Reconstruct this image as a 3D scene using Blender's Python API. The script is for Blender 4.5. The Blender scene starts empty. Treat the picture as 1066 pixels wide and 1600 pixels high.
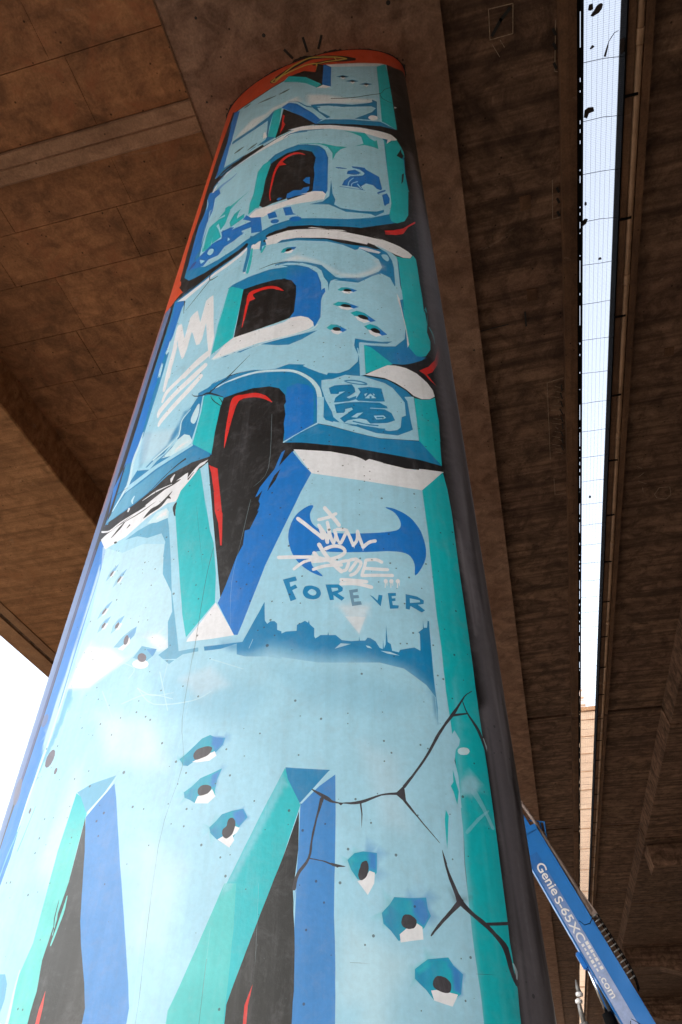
import bpy, bmesh, math, random
import numpy as np
from mathutils import Vector, Matrix
from mathutils.geometry import delaunay_2d_cdt
random.seed(7); rng = np.random.default_rng(7)
scene = bpy.context.scene
col = scene.collection

# ------------------------------------------------------------------ camera
cam_d = bpy.data.cameras.new('camera'); cam = bpy.data.objects.new('camera', cam_d); col.objects.link(cam)
CAMZ = 1.6
cam.matrix_world = Matrix(((0.96948089, 0.15740325, 0.18796549, 0), (0.24501798, -0.64877073, -0.72046008, 0),
                           (0.00854375, 0.7445272, -0.66753745, CAMZ), (0, 0, 0, 1)))
cam_d.sensor_fit = 'VERTICAL'; cam_d.sensor_height = 36; cam_d.lens = 24.611
cam_d.clip_start = .05; cam_d.clip_end = 3000
scene.camera = cam

# ------------------------------------------------------------------ sky, sun, exposure
SUN_EL, SUN_AZ = math.radians(28), math.radians(-142)      # azimuth from +Y towards +X
world = bpy.data.worlds.new('World'); scene.world = world; world.use_nodes = True
wn = world.node_tree; wn.nodes.clear()
sky = wn.nodes.new('ShaderNodeTexSky'); sky.sky_type = 'NISHITA'; sky.sun_disc = False
sky.sun_elevation = SUN_EL; sky.sun_rotation = SUN_AZ; sky.air_density = 1.2; sky.dust_density = 0.6; sky.ozone_density = 1.5
hs = wn.nodes.new('ShaderNodeHueSaturation'); hs.inputs['Saturation'].default_value = .42
bg = wn.nodes.new('ShaderNodeBackground'); bg.inputs['Strength'].default_value = .15
wo = wn.nodes.new('ShaderNodeOutputWorld')
wn.links.new(sky.outputs[0], hs.inputs['Color']); wn.links.new(hs.outputs[0], bg.inputs[0]); wn.links.new(bg.outputs[0], wo.inputs[0])
sun_d = bpy.data.lights.new('sun', 'SUN'); sun_d.energy = 0.6; sun_d.angle = math.radians(30); sun_d.color = (1, .95, .88)
sun = bpy.data.objects.new('sun', sun_d); col.objects.link(sun)
sdir = Vector((math.cos(SUN_EL) * math.sin(SUN_AZ), math.cos(SUN_EL) * math.cos(SUN_AZ), math.sin(SUN_EL)))
sun.rotation_euler = sdir.to_track_quat('Z', 'Y').to_euler(); sun.location = sdir * 60
vs = scene.view_settings; vs.view_transform = 'Standard'; vs.look = 'None'; vs.exposure = 1.92; vs.gamma = 1; vs.use_curve_mapping = False
scene.cycles.use_denoising = True
scene.cycles.max_bounces = 8; scene.cycles.diffuse_bounces = 6

# ------------------------------------------------------------------ helpers
def lin(h):
    if isinstance(h, str): h = tuple(int(h[i:i + 2], 16) for i in (0, 2, 4))
    return tuple((c / 255 / 12.92) if c / 255 <= .04045 else ((c / 255 + .055) / 1.055) ** 2.4 for c in h)
def tag(o, label=None, cat=None, group=None, kind=None):
    if label: o['label'] = label
    if cat: o['category'] = cat
    if group: o['group'] = group
    if kind: o['kind'] = kind
    return o
def empty(name, loc=(0, 0, 0)):
    o = bpy.data.objects.new(name, None); o.location = loc; o.empty_display_size = .2; col.objects.link(o); return o
class MB:
    """collects shapes in world coordinates, links them as one mesh object"""
    def __init__(s): s.bm = bmesh.new()
    def box(s, x0, x1, y0, y1, z0, z1, bev=0):
        v = [s.bm.verts.new(p) for p in ((x0, y0, z0), (x1, y0, z0), (x1, y1, z0), (x0, y1, z0), (x0, y0, z1), (x1, y0, z1), (x1, y1, z1), (x0, y1, z1))]
        fs = [s.bm.faces.new([v[i] for i in q]) for q in ((3, 2, 1, 0), (4, 5, 6, 7), (0, 1, 5, 4), (1, 2, 6, 5), (2, 3, 7, 6), (3, 0, 4, 7))]
        if bev:
            es = list({e for f in fs for e in f.edges})
            bmesh.ops.bevel(s.bm, geom=es, offset=bev, segments=1, affect='EDGES')
        return s
    def prism(s, prof, y0, y1, axis='Y'):
        """profile (x,z) extruded along Y, or (y,z) along X"""
        f = (lambda a, b, t: (a, t, b)) if axis == 'Y' else (lambda a, b, t: (t, a, b))
        A = [s.bm.verts.new(f(a, b, y0)) for a, b in prof]; B = [s.bm.verts.new(f(a, b, y1)) for a, b in prof]
        n = len(prof)
        s.bm.faces.new(A); s.bm.faces.new(B[::-1])
        for i in range(n): s.bm.faces.new((A[i], B[i], B[(i + 1) % n], A[(i + 1) % n]))
        return s
    def tube(s, pts, r, n=10, caps=True):
        pts = [Vector(p) for p in pts]; R = r if isinstance(r, (list, tuple)) else [r] * len(pts); rings = []
        for i, p in enumerate(pts):
            t = (pts[min(i + 1, len(pts) - 1)] - pts[max(i - 1, 0)]).normalized()
            a = t.cross(Vector((0, 0, 1)) if abs(t.z) < .9 else Vector((1, 0, 0))).normalized(); b = t.cross(a)
            rings.append([s.bm.verts.new(p + (a * math.cos(2 * math.pi * k / n) + b * math.sin(2 * math.pi * k / n)) * R[i]) for k in range(n)])
        for i in range(len(rings) - 1):
            for k in range(n): s.bm.faces.new((rings[i][k], rings[i][(k + 1) % n], rings[i + 1][(k + 1) % n], rings[i + 1][k])).smooth = True
        if caps: s.bm.faces.new(rings[0][::-1]); s.bm.faces.new(rings[-1])
        return s
    def obox(s, c, ax, ay, az, hx, hy, hz, bev=0):
        """oriented box"""
        c = Vector(c); vs_ = []
        for k in (-1, 1):
            for (i, j) in ((-1, -1), (1, -1), (1, 1), (-1, 1)): vs_.append(s.bm.verts.new(c + ax * hx * i + ay * hy * j + az * hz * k))
        v = vs_
        fs = [s.bm.faces.new([v[i] for i in q]) for q in ((3, 2, 1, 0), (4, 5, 6, 7), (0, 1, 5, 4), (1, 2, 6, 5), (2, 3, 7, 6), (3, 0, 4, 7))]
        if bev: bmesh.ops.bevel(s.bm, geom=list({e for f in fs for e in f.edges}), offset=bev, segments=2, affect='EDGES')
        return s
    def poly(s, pts):
        s.bm.faces.new([s.bm.verts.new(p) for p in pts]); return s
    def build(s, name, mat, parent=None, label=None):
        bmesh.ops.recalc_face_normals(s.bm, faces=s.bm.faces)
        me = bpy.data.meshes.new(name); s.bm.to_mesh(me); s.bm.free()
        o = bpy.data.objects.new(name, me); col.objects.link(o); me.materials.append(mat)
        if parent is not None: attach(o, parent)
        if label: o['label'] = label
        return o
def wpos(o):
    v = Vector(o.location)
    while o.parent: o = o.parent; v = v + Vector(o.location)
    return v
def attach(o, parent):
    o.parent = parent; o.location = Vector(o.location) - wpos(parent)

# ------------------------------------------------------------------ materials
def newmat(name):
    m = bpy.data.materials.new(name); m.use_nodes = True; nt = m.node_tree; b = nt.nodes['Principled BSDF']; return m, nt, b
def N(nt, t, **kw):
    n = nt.nodes.new(t)
    for k, v in kw.items():
        if k in n.inputs: n.inputs[k].default_value = v
        else: setattr(n, k, v)
    return n
def ramp(nt, src, stops):
    r = nt.nodes.new('ShaderNodeValToRGB'); e = r.color_ramp.elements
    while len(e) < len(stops): e.new(.5)
    for i, (p, c) in enumerate(stops):
        e[i].position = p; e[i].color = (c, c, c, 1) if isinstance(c, (int, float)) else tuple(c) + (1,)
    nt.links.new(src, r.inputs[0]); return r
def coords(nt, scale=(1, 1, 1)):
    g = nt.nodes.new('ShaderNodeNewGeometry'); m = nt.nodes.new('ShaderNodeMapping'); m.inputs['Scale'].default_value = scale
    nt.links.new(g.outputs['Position'], m.inputs[0]); return m
def mixc(nt, a, b, fac, mode='MIX'):
    m = nt.nodes.new('ShaderNodeMix'); m.data_type = 'RGBA'; m.blend_type = mode
    for s, v in ((m.inputs[6], a), (m.inputs[7], b), (m.inputs[0], fac)):
        if hasattr(v, 'is_output'): nt.links.new(v, s)
        else: s.default_value = (tuple(v) + (1,)) if isinstance(v, tuple) and len(v) == 3 else v
    return m.outputs[2]
def concrete(name, base, dark, pale, grain=(0.5, 9, 4), stain=.6, streak=.4, rough=.85, bump=.25, pits=True, blot=None):
    m, nt, b = newmat(name); L = nt.links
    c1 = coords(nt); big = N(nt, 'ShaderNodeTexNoise', Scale=.55, Detail=7, Roughness=.62); L.new(c1.outputs[0], big.inputs['Vector'])
    mid = N(nt, 'ShaderNodeTexNoise', Scale=3.2, Detail=8, Roughness=.68, Distortion=.6); L.new(c1.outputs[0], mid.inputs['Vector'])
    cg = coords(nt, grain); gr = N(nt, 'ShaderNodeTexNoise', Scale=1.0, Detail=7, Roughness=.6, Distortion=.25); L.new(cg.outputs[0], gr.inputs['Vector'])
    fine = N(nt, 'ShaderNodeTexNoise', Scale=38, Detail=4); L.new(c1.outputs[0], fine.inputs['Vector'])
    r1 = ramp(nt, big.outputs[0], ((.35, 0), (.68, 1))); r2 = ramp(nt, mid.outputs[0], ((.36, 0), (.66, 1))); r3 = ramp(nt, gr.outputs[0], ((.42, 0), (.64, 1)))
    c = mixc(nt, lin(base), lin(pale), r1.outputs[0])
    f2 = N(nt, 'ShaderNodeMath', operation='MULTIPLY'); L.new(r2.outputs[0], f2.inputs[0]); f2.inputs[1].default_value = stain
    c = mixc(nt, c, lin(dark), f2.outputs[0])
    f3 = N(nt, 'ShaderNodeMath', operation='MULTIPLY'); L.new(r3.outputs[0], f3.inputs[0]); f3.inputs[1].default_value = streak
    c = mixc(nt, c, lin(dark), f3.outputs[0])
    rf = ramp(nt, fine.outputs[0], ((.3, .72), (.7, 1.18))); c = mixc(nt, c, rf.outputs[0], .6, 'MULTIPLY')
    if blot:
        bn = N(nt, 'ShaderNodeTexNoise', Scale=1.1, Detail=5, Roughness=.7, Distortion=1.2); cm = coords(nt, (1, 1, 1)); L.new(cm.outputs[0], bn.inputs['Vector'])
        rb = ramp(nt, bn.outputs[0], ((.55, 0), (.68, .75))); c = mixc(nt, c, lin(blot), rb.outputs[0])
    if pits:
        vo = N(nt, 'ShaderNodeTexVoronoi', Scale=5.5); L.new(c1.outputs[0], vo.inputs['Vector'])
        rp = ramp(nt, vo.outputs['Distance'], ((.05, .25), (.085, 1))); c = mixc(nt, c, rp.outputs[0], 1.0, 'MULTIPLY')
    oi = nt.nodes.new('ShaderNodeObjectInfo'); ro = ramp(nt, oi.outputs['Random'], ((0, .84), (1, 1.14))); c = mixc(nt, c, ro.outputs[0], 1.0, 'MULTIPLY')
    wl = N(nt, 'ShaderNodeTexNoise', Scale=.8, Detail=9, Roughness=.72, Distortion=2.2); cw = coords(nt, (.7, 1.3, 1)); L.new(cw.outputs[0], wl.inputs['Vector'])
    rw_ = ramp(nt, wl.outputs[0], ((.57, 0), (.63, .0), (.7, .3))); c = mixc(nt, c, lin('b59c88'), rw_.outputs[0])
    L.new(c, b.inputs['Base Color']); b.inputs['Roughness'].default_value = rough
    b.inputs['Specular IOR Level'].default_value = .25
    ad = N(nt, 'ShaderNodeMath', operation='ADD'); L.new(fine.outputs[0], ad.inputs[0]); L.new(gr.outputs[0], ad.inputs[1])
    bp = N(nt, 'ShaderNodeBump', Strength=bump, Distance=.03); L.new(ad.outputs[0], bp.inputs['Height']); L.new(bp.outputs[0], b.inputs['Normal'])
    return m
def plain(name, c, rough=.5, metal=0, var=.25, scale=9, spec=.5):
    m, nt, b = newmat(name); L = nt.links; cc = coords(nt); n = N(nt, 'ShaderNodeTexNoise', Scale=scale, Detail=6, Roughness=.65); L.new(cc.outputs[0], n.inputs['Vector'])
    r = ramp(nt, n.outputs[0], ((.3, 1 - var), (.7, 1 + var * .3))); L.new(mixc(nt, lin(c), r.outputs[0], 1.0, 'MULTIPLY'), b.inputs['Base Color'])
    rr = ramp(nt, n.outputs[0], ((.3, min(1, rough + .12)), (.7, max(.05, rough - .1)))); L.new(rr.outputs[0], b.inputs['Roughness'])
    b.inputs['Metallic'].default_value = metal; b.inputs['Specular IOR Level'].default_value = spec
    return m
M = {}
M['strip'] = concrete('concrete_strip', '98735f', '573e32', 'ae8c78', grain=(.7, 5, 4), stain=.75, streak=.2)
M['board'] = concrete('board_marked_concrete', '9e6f50', '5d402e', 'b47f58', grain=(.5, 7, 4), stain=.8, streak=.3, blot='945f42')
M['edge'] = concrete('edge_concrete', 'b38058', '725034', 'c49066', grain=(.45, 9, 5), stain=.7, streak=.6, blot='a3714c')
M['trim'] = concrete('trim_concrete', '9c7454', '6a4a36', 'b18a68', grain=(3, .4, 3), stain=.45, streak=.4)
M['dark'] = concrete('dark_concrete', '8a6a59', '3a2a22', '9e7d67', grain=(.35, 7, 5), stain=.85, streak=.75, blot='3a2a20')  # darker concrete with heavy stains and cross streaks
M['nib'] = concrete('nib_concrete', '6d4f3c', '3a281e', '86644c', grain=(5, .3, 5), stain=.6, streak=.5)
M['grit'] = concrete('ground_dirt', '9c8c76', '716150', 'b3a18b', grain=(2, 2, 2), stain=.5, streak=.3, bump=.6)
M['beige'] = concrete('render_beige', 'bb9d85', 'a2846c', 'c8ac94', grain=(.2, .2, .6), stain=.25, streak=.2, pits=False, bump=.05)
M['glare_top'] = plain('pale_glare_fade', 'd8c2ba', .6, var=.1)
M['rib'] = concrete('rib_concrete', 'a17c64', '684c3b', 'b89278', grain=(.6, 6, 4), stain=.6, streak=.3)
M['black'] = plain('black_rubber', '0e0d0e', .95, spec=.08)
M['net'] = plain('net_wire', '2b2d33', .6, .3)
M['chalk'] = plain('chalk', 'a8917c', .95, var=.55, scale=30)
M['blackpaint'] = plain('black_paint', '151313', .5)
M['pipe'] = plain('conduit_plastic', 'b08d72', .5, var=.35, scale=4)
M['blue'] = plain('lift_blue', '0070c2', .38, var=.14, scale=5)
def gradient_z(name, z0, z1, c0, c1):
    m, nt, b = newmat(name); g = nt.nodes.new('ShaderNodeNewGeometry'); sp = nt.nodes.new('ShaderNodeSeparateXYZ'); nt.links.new(g.outputs['Position'], sp.inputs[0])
    mr = nt.nodes.new('ShaderNodeMapRange'); mr.inputs[1].default_value = z0; mr.inputs[2].default_value = z1; nt.links.new(sp.outputs[2], mr.inputs[0])
    cc = coords(nt); n = N(nt, 'ShaderNodeTexNoise', Scale=8, Detail=7, Roughness=.7); nt.links.new(cc.outputs[0], n.inputs['Vector']); r = ramp(nt, n.outputs[0], ((.35, .75), (.6, 1)))
    nt.links.new(mixc(nt, mixc(nt, lin(c0), lin(c1), mr.outputs[0]), r.outputs[0], 1.0, 'MULTIPLY'), b.inputs['Base Color']); b.inputs['Roughness'].default_value = .4; return m
M['stripe_fade'] = gradient_z('pale_stripe_fade', 3.1, 4.0, '9fafd8', '0f66b4')  # pale stripe colour, turning blue towards the top
M['white'] = plain('white_print', 'e9e6e6', .45, var=.06)
M['greyrail'] = plain('hose_cover', '8c7870', .55, var=.25)
M['chrome'] = plain('chrome', 'd8dade', .16, 1, var=.1)
M['grey'] = plain('galvanised', '8d8a88', .5, .4, var=.2)
M['rubber'] = plain('tyre', '232222', .8)
M['leaf'] = plain('dead_leaf', '3b3130', .8)
M['glass'] = plain('window_glass', '3a4650', .12, 0, var=.1)

# ------------------------------------------------------------------ ground
mb = MB(); mb.poly([(-600, -600, 0), (600, -600, 0), (600, 900, 0), (-600, 900, 0)])
tag(mb.build('ground', M['grit']), 'bare gritty ground under and around the viaduct', kind='structure')

# ------------------------------------------------------------------ left viaduct deck
Y0, Y1 = -45, 100
deckA = tag(empty('viaduct_deck', (-5, 20, 10)), 'brown stained concrete viaduct deck resting on the painted pillar', 'viaduct deck')
MB().box(-2.47, .472, Y0, Y1, 10.6, 11.5).build('pier_strip', M['strip'], deckA)
MB().box(-6.86, -2.472, Y0, Y1, 10.762, 11.5).build('slab', M['board'], deckA)
# board-marked panels of the soffit, one by one, with staggered end joints
ZS = 10.70
rows = [-.12, -.03, .06, .1745, .257, .2975, .3628, .4415, .5365, .6285, .72, .811, .902, .993, 1.084, 1.175, 1.266, 1.36, 1.45, 1.54]
XE = (-6.855, -2.476)
stag = [(-.56, -.42), (-.5, -.35), (-.428, -.62), (-.4075, -.56), None, (-.41, -.6), (-.435, -.65), (-.39, -.582), (-.6, -.45), (-.52, -.66), (-.48, -.38), (-.6, -.43), (-.55,), (-.49, -.68), (-.6, -.4), (-.52,), (-.65, -.45), (-.5,), (-.6, -.42)]
for i in range(len(rows) - 1):
    ya, yb = rows[i] * 9.1, rows[i + 1] * 9.1
    if stag[i] is None:       # the raised double rib
        MB().prism([(ya, 10.765), (ya + .012, 10.635), (ya + .13, 10.615), (ya + .155, 10.615), (ya + .168, 10.64), (ya + .185, 10.622), (yb - .03, 10.63), (yb, 10.67), (yb, 10.765)], XE[0], XE[1], 'X').build('rib', M['rib'], deckA)
        continue
    cuts = [XE[0]] + sorted(c * 9.1 for c in stag[i]) + [XE[1]]
    for k in range(len(cuts) - 1):
        dz = random.uniform(-.004, .003)
        MB().box(cuts[k] + .002, cuts[k + 1] - .002, ya + .003, yb - .003, ZS + dz, 10.765, bev=.003).build('soffit_board', M['board'], deckA)
# downstand edge beam with drip groove and nosing
MB().prism([(-6.858, 11.5), (-6.858, 10.02), (-6.88, 9.998), (-10.05, 9.998), (-10.05, 11.5)], Y0, Y1).build('edge_beam', M['edge'], deckA)
MB().prism([(-10.052, 11.4), (-10.052, 9.975), (-10.265, 9.97), (-10.265, 11.4)], Y0, Y1).build('drip_strip', M['trim'], deckA)
MB().box(-10.3, -10.267, Y0, Y1, 10.05, 11.4).build('drip_groove', M['dark'], deckA)
MB().prism([(-10.30, 10.0), (-10.335, 9.985), (-10.335, 11.4), (-10.30, 11.4)], Y0, Y1).build('groove_lip', M['dark'], deckA)
yy = Y0
while yy < Y1:
    ln = 5.35
    MB().prism([(-10.37, 11.4), (-10.37, 9.965), (-10.80, 9.955), (-10.83, 9.99), (-10.83, 12.4), (-10.55, 12.4), (-10.55, 11.4)], yy + .006, yy + ln - .006).build('parapet_unit', M['trim'], deckA); yy += ln
# cantilever to the right of the pier strip, in bays with open joints
JY = [Y0, 19.85, 29.9, 39.9, 49.9, 60, 70, 80, 90, 100]
for i in range(len(JY) - 1):
    a, b_ = JY[i] + (.07 if i else 0), JY[i + 1] - .07
    MB().prism([(.474, 10.72), (1.70, 10.74), (1.70, 10.98), (.474, 11.5)], a, b_).build('cantilever_slab', M['dark'], deckA)
    MB().prism([(1.702, 10.615), (1.79, 10.60), (1.88, 10.60), (1.88, 10.86), (1.702, 10.9)], a + .003, b_ - .003).build('edge_nib', M['nib'], deckA)
for j in JY[1:-1]: MB().box(.48, 1.69, j - .068, j + .068, 10.86, 10.95).build('joint_filler', M['black'], deckA)
MB().box(.9, 1.2, Y0, Y1, 11.0, 12.4).build('inner_parapet', M['trim'], deckA)
# chalk repair outlines, patches and painted dashes on the soffit
def chalk_line(pts, w, z, mat, parent, name='chalk_mark'):
    m_ = MB()
    for (x0, y0), (x1, y1) in zip(pts[:-1], pts[1:]):
        d = Vector((x1 - x0, y1 - y0, 0)); n = Vector((-d.y, d.x, 0)).normalized() * w / 2; e = d.normalized() * w * .4
        a = Vector((x0, y0, z)) - e; b2 = Vector((x1, y1, z)) + e
        up = Vector((0, 0, .004))
        q = [a + n, b2 + n, b2 - n, a - n]
        vs_ = [m_.bm.verts.new(p) for p in q] + [m_.bm.verts.new(p + up) for p in q]
        for f in ((0, 1, 2, 3), (7, 6, 5, 4), (0, 4, 5, 1), (1, 5, 6, 2), (2, 6, 7, 3), (3, 7, 4, 0)): m_.bm.faces.new([vs_[i] for i in f])
    return m_.build(name, mat, parent)

# ------------------------------------------------------------------ right viaduct deck
deckB = tag(empty('viaduct_deck', (9, 20, 10)), 'dark concrete viaduct deck right of the netted gap', 'viaduct deck')
for i in range(len(JY) - 1):
    a, b_ = JY[i] + (.07 if i else 0), JY[i + 1] - .07
    MB().prism([(2.418, 10.61), (2.50, 10.60), (2.50, 10.9), (2.418, 10.85)], a + .003, b_ - .003).build('edge_nib', M['nib'], deckB)
    MB().prism([(2.502, 10.70), (2.60, 10.70), (2.60, 10.605), (2.69, 10.60), (2.69, 10.95), (2.502, 10.9)], a + .002, b_ - .002).build('edge_strip', M['nib'], deckB)
    MB().prism([(2.692, 10.72), (4.16, 10.70), (4.16, 11.5), (2.692, 10.98)], a, b_).build('soffit_slab', M['dark'], deckB)
    MB().prism([(4.163, 11.5), (4.163, 10.66), (4.24, 10.16), (32, 10.16), (32, 11.5)], a, b_).build('box_girder', M['dark'], deckB)  # unseen far width stretched to cut light from the right
for j in JY[1:-1]: MB().box(2.7, 4.15, j - .068, j + .068, 10.86, 10.95).build('joint_filler', M['black'], deckB)
MB().box(3.2, 3.5, Y0, Y1, 11.0, 12.4).build('inner_parapet', M['trim'], deckB)
MB().box(31.7, 32, Y0, Y1, 11.5, 12.5).build('outer_parapet', M['trim'], deckB)

# unseen wall added to block low sky light from the right
rw = tag(empty('light_blocking_wall', (31, 27, 0)), 'unseen dark wall added at the far right to block daylight under the deck', 'wall')
for k in range(29): MB().box(30.6, 31.2, -45 + k * 5 + .01, -40 + k * 5 - .01, 0, 10.14).build('light_blocking_panel', M['dark'], rw)
# crossheads with columns carrying the right deck
def crosshead(y, d, w, label):
    t = tag(empty('pier', (10, y, 0)), label, 'pier', 'piers under the right viaduct deck')
    MB().prism([(4.32, 10.14), (4.38, 10.14 - d), (6.2, 10.14 - d), (8.2, 10.14 - d * 1.6), (11.8, 10.14 - d * 1.6), (13.6, 10.14 - d), (14.9, 10.14 - d * .8), (14.9, 10.14)], y, y + w).build('crosshead', M['dark'], t)
    m_ = MB(); n = 20
    for k in range(1): m_.tube([(10, y + w / 2, 0), (10, y + w / 2, 10.14 - d * 1.6 + .02)], .75, 24)
    m_.build('column', M['dark'], t)
    return t
crosshead(30.6, .75, 1.3, 'nearest dark pier with wide crosshead under the right deck')
crosshead(50.6, .95, 1.5, 'second dark pier with wide crosshead behind the nearest one')
crosshead(70.6, .95, 1.5, 'farthest dark pier with wide crosshead beyond the boom lift')

# cable conduit along the edge of the right deck
pp = tag(empty('cable_conduit', (2.55, 20, 10.6)), 'pale plastic conduit pipe clipped beside the netted gap', 'pipe')
yy = Y0
while yy < Y1:
    MB().tube([(2.552, yy + .004, 10.64), (2.552, yy + 2.9, 10.64)], .044, 12).build('pipe_length', M['pipe'], pp)
    MB().tube([(2.552, yy + 2.86, 10.64), (2.552, yy + 3.02, 10.64)], .05, 12).build('pipe_coupler', M['pipe'], pp); yy += 3.0
for k in range(26):
    y = -1 + k * 1.5
    MB().box(2.415, 2.56, y, y + .03, 10.586, 10.597).build('clip', M['black'], pp)

# ------------------------------------------------------------------ bird netting across the gap
net = tag(empty('bird_netting', (2.17, 20, 10.6)), 'fine bird netting stretched across the bright gap between the decks', 'netting')
m_ = MB()
def bar(m_, p, q, w):
    p, q = Vector(p), Vector(q); t = (q - p).normalized(); a = t.cross(Vector((0, 0, 1))).normalized() * w / 2; b2 = Vector((0, 0, w / 2))
    A = [m_.bm.verts.new(p + d) for d in (a, b2, -a, -b2)]; B = [m_.bm.verts.new(q + d) for d in (a, b2, -a, -b2)]
    for i in range(4): m_.bm.faces.new((A[i], B[i], B[(i + 1) % 4], A[(i + 1) % 4]))
for k in range(7): bar(m_, (1.99 + k * .058, 0, 10.63 + .004 * math.sin(k)), (1.99 + k * .058, 98, 10.63), .0024)
y = .2
while y < 46: bar(m_, (1.96, y, 10.628), (2.417, y + .004, 10.628), .0014); y += .021
tag(m_.build('net_mesh', M['net'], net), kind='stuff')
y = 3.06 - .63 * 4
while y < 97:
    MB().tube([(1.955, y, 10.63), (2.18, y + random.uniform(-.01, .02), 10.622), (2.418, y + random.uniform(.02, .05), 10.63)], .0035, 5).build('seam_cord', M['net'], net); y += .63 if y < 40 else 2.52
MB().tube([(1.938, Y0, 10.612), (1.938, Y1, 10.612)], .017, 6).build('edge_cable', M['black'], net)
MB().box(1.881, 1.912, Y0, Y1, 10.602, 10.84).build('edge_flashing', M['black'], net)
y = .3
while y < 60:
    ln = random.choice((.05, .08, .16, .3))
    MB().box(1.896, 1.93, y, y + ln, 10.615, 10.635).build('cable_clip', M['black'], net); y += ln + random.choice((.03, .05, .1, .35))
MB().box(2.398, 2.416, Y0, Y1, 10.60, 10.85).build('net_batten', M['black'], net)
# litter caught on the net
def leaf(name, label, cat, x, y, pts, up=.03, mat='leaf', z=10.645):
    m_ = MB(); A = [m_.bm.verts.new((x + a, y + b2, z)) for a, b2 in pts]; B = [m_.bm.verts.new((x + a * .8, y + b2 * .8, z + up + .02 * math.sin(7 * a + 5 * b2))) for a, b2 in pts]
    n = len(pts); m_.bm.faces.new(A[::-1]); m_.bm.faces.new(B)
    for i in range(n): m_.bm.faces.new((A[i], A[(i + 1) % n], B[(i + 1) % n], B[i]))
    return tag(m_.build(name, M[mat]), label, cat, 'litter caught on the netting')

# ------------------------------------------------------------------ distant tower
tw = tag(empty('tower_block', (4, 125, 0)), 'pale beige tower block seen only through the netted gap', 'building')
MB().box(-9, 16, 125, 145, 0, 59.4).build('wall', M['beige'], tw)
MB().box(-9.3, 16.3, 124.7, 145.3, 59.4, 60.2).build('roof', M['trim'], tw)
MB().box(-7, 14, 129, 141, 60.2, 66.5).build('glare_fade_block', M['glare_top'], tw)  # made-up block, its pale colour imitates the overexposed fade into the sky
for k in range(4): MB().box(-7.1, 14.1, 128.9, 129, 60.9 + k * 1.5, 61.2 + k * 1.5).build('glare_fade_band', M['beige'], tw)
for fl in range(19):
    MB().box(-9.02, 16.02, 124.94, 125, 3.05 * fl + 2.9, 3.05 * fl + 3.02).build('floor_band', M['trim'], tw)
    for wx in (-7, -4.4, -1.8):
        w_ = MB().box(wx, wx + 1.5, 124.95, 125, 3.05 * fl + .9, 3.05 * fl + 2.3).build('window', M['white'], tw)
        MB().box(wx + .08, wx + 1.42, 124.93, 124.96, 3.05 * fl + .98, 3.05 * fl + 2.22).build('pane', M['glass'], w_)

# ------------------------------------------------------------------ painted pillar (elliptical concrete pier)
PCX, PCY, PA, PB, PR = -1.0909, 2.6909, 1.0829, 0.4353, -0.0452
PTOP = 10.598
tt = np.radians(np.linspace(-270, 90, 7201)); ss = np.concatenate([[0], np.cumsum(np.hypot(np.diff(PA * np.cos(tt)), np.diff(PB * np.sin(tt))))]); ss -= np.interp(-math.pi / 2, tt, ss)
def shell(s, z):
    th = np.interp(s, ss, tt); x = PA * np.cos(th); y = PB * np.sin(th); nx = np.cos(th) / PA; ny = np.sin(th) / PB; ln = np.hypot(nx, ny)
    c, d = math.cos(PR), math.sin(PR)
    P = np.stack([PCX + c * x - d * y, PCY + d * x + c * y, z], 1); Nn = np.stack([(c * nx - d * ny) / ln, (d * nx + c * ny) / ln, 0 * z], 1)
    return P, Nn
PAINT = dict(K='0d0c0e', K2='0d0c0e', K3='36323a', SB='5b719f', G='6c6871', O='cf4518', R='d2221b', R2='d8332c', Y='cdb04e', W='e6e7ee', L='a0d2ea', LL='c4e3f0',
             T='00b8c4', T2='58c8c4', D='0080b8', D2='5fa8cc', D3='6b93b0', B='0074cc', B2='3584cc', P='3b3c86', RB='8a6064', G2='938e98', SP='665c66')
PAINT = {k: np.array(lin(v)) for k, v in PAINT.items()}
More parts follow.
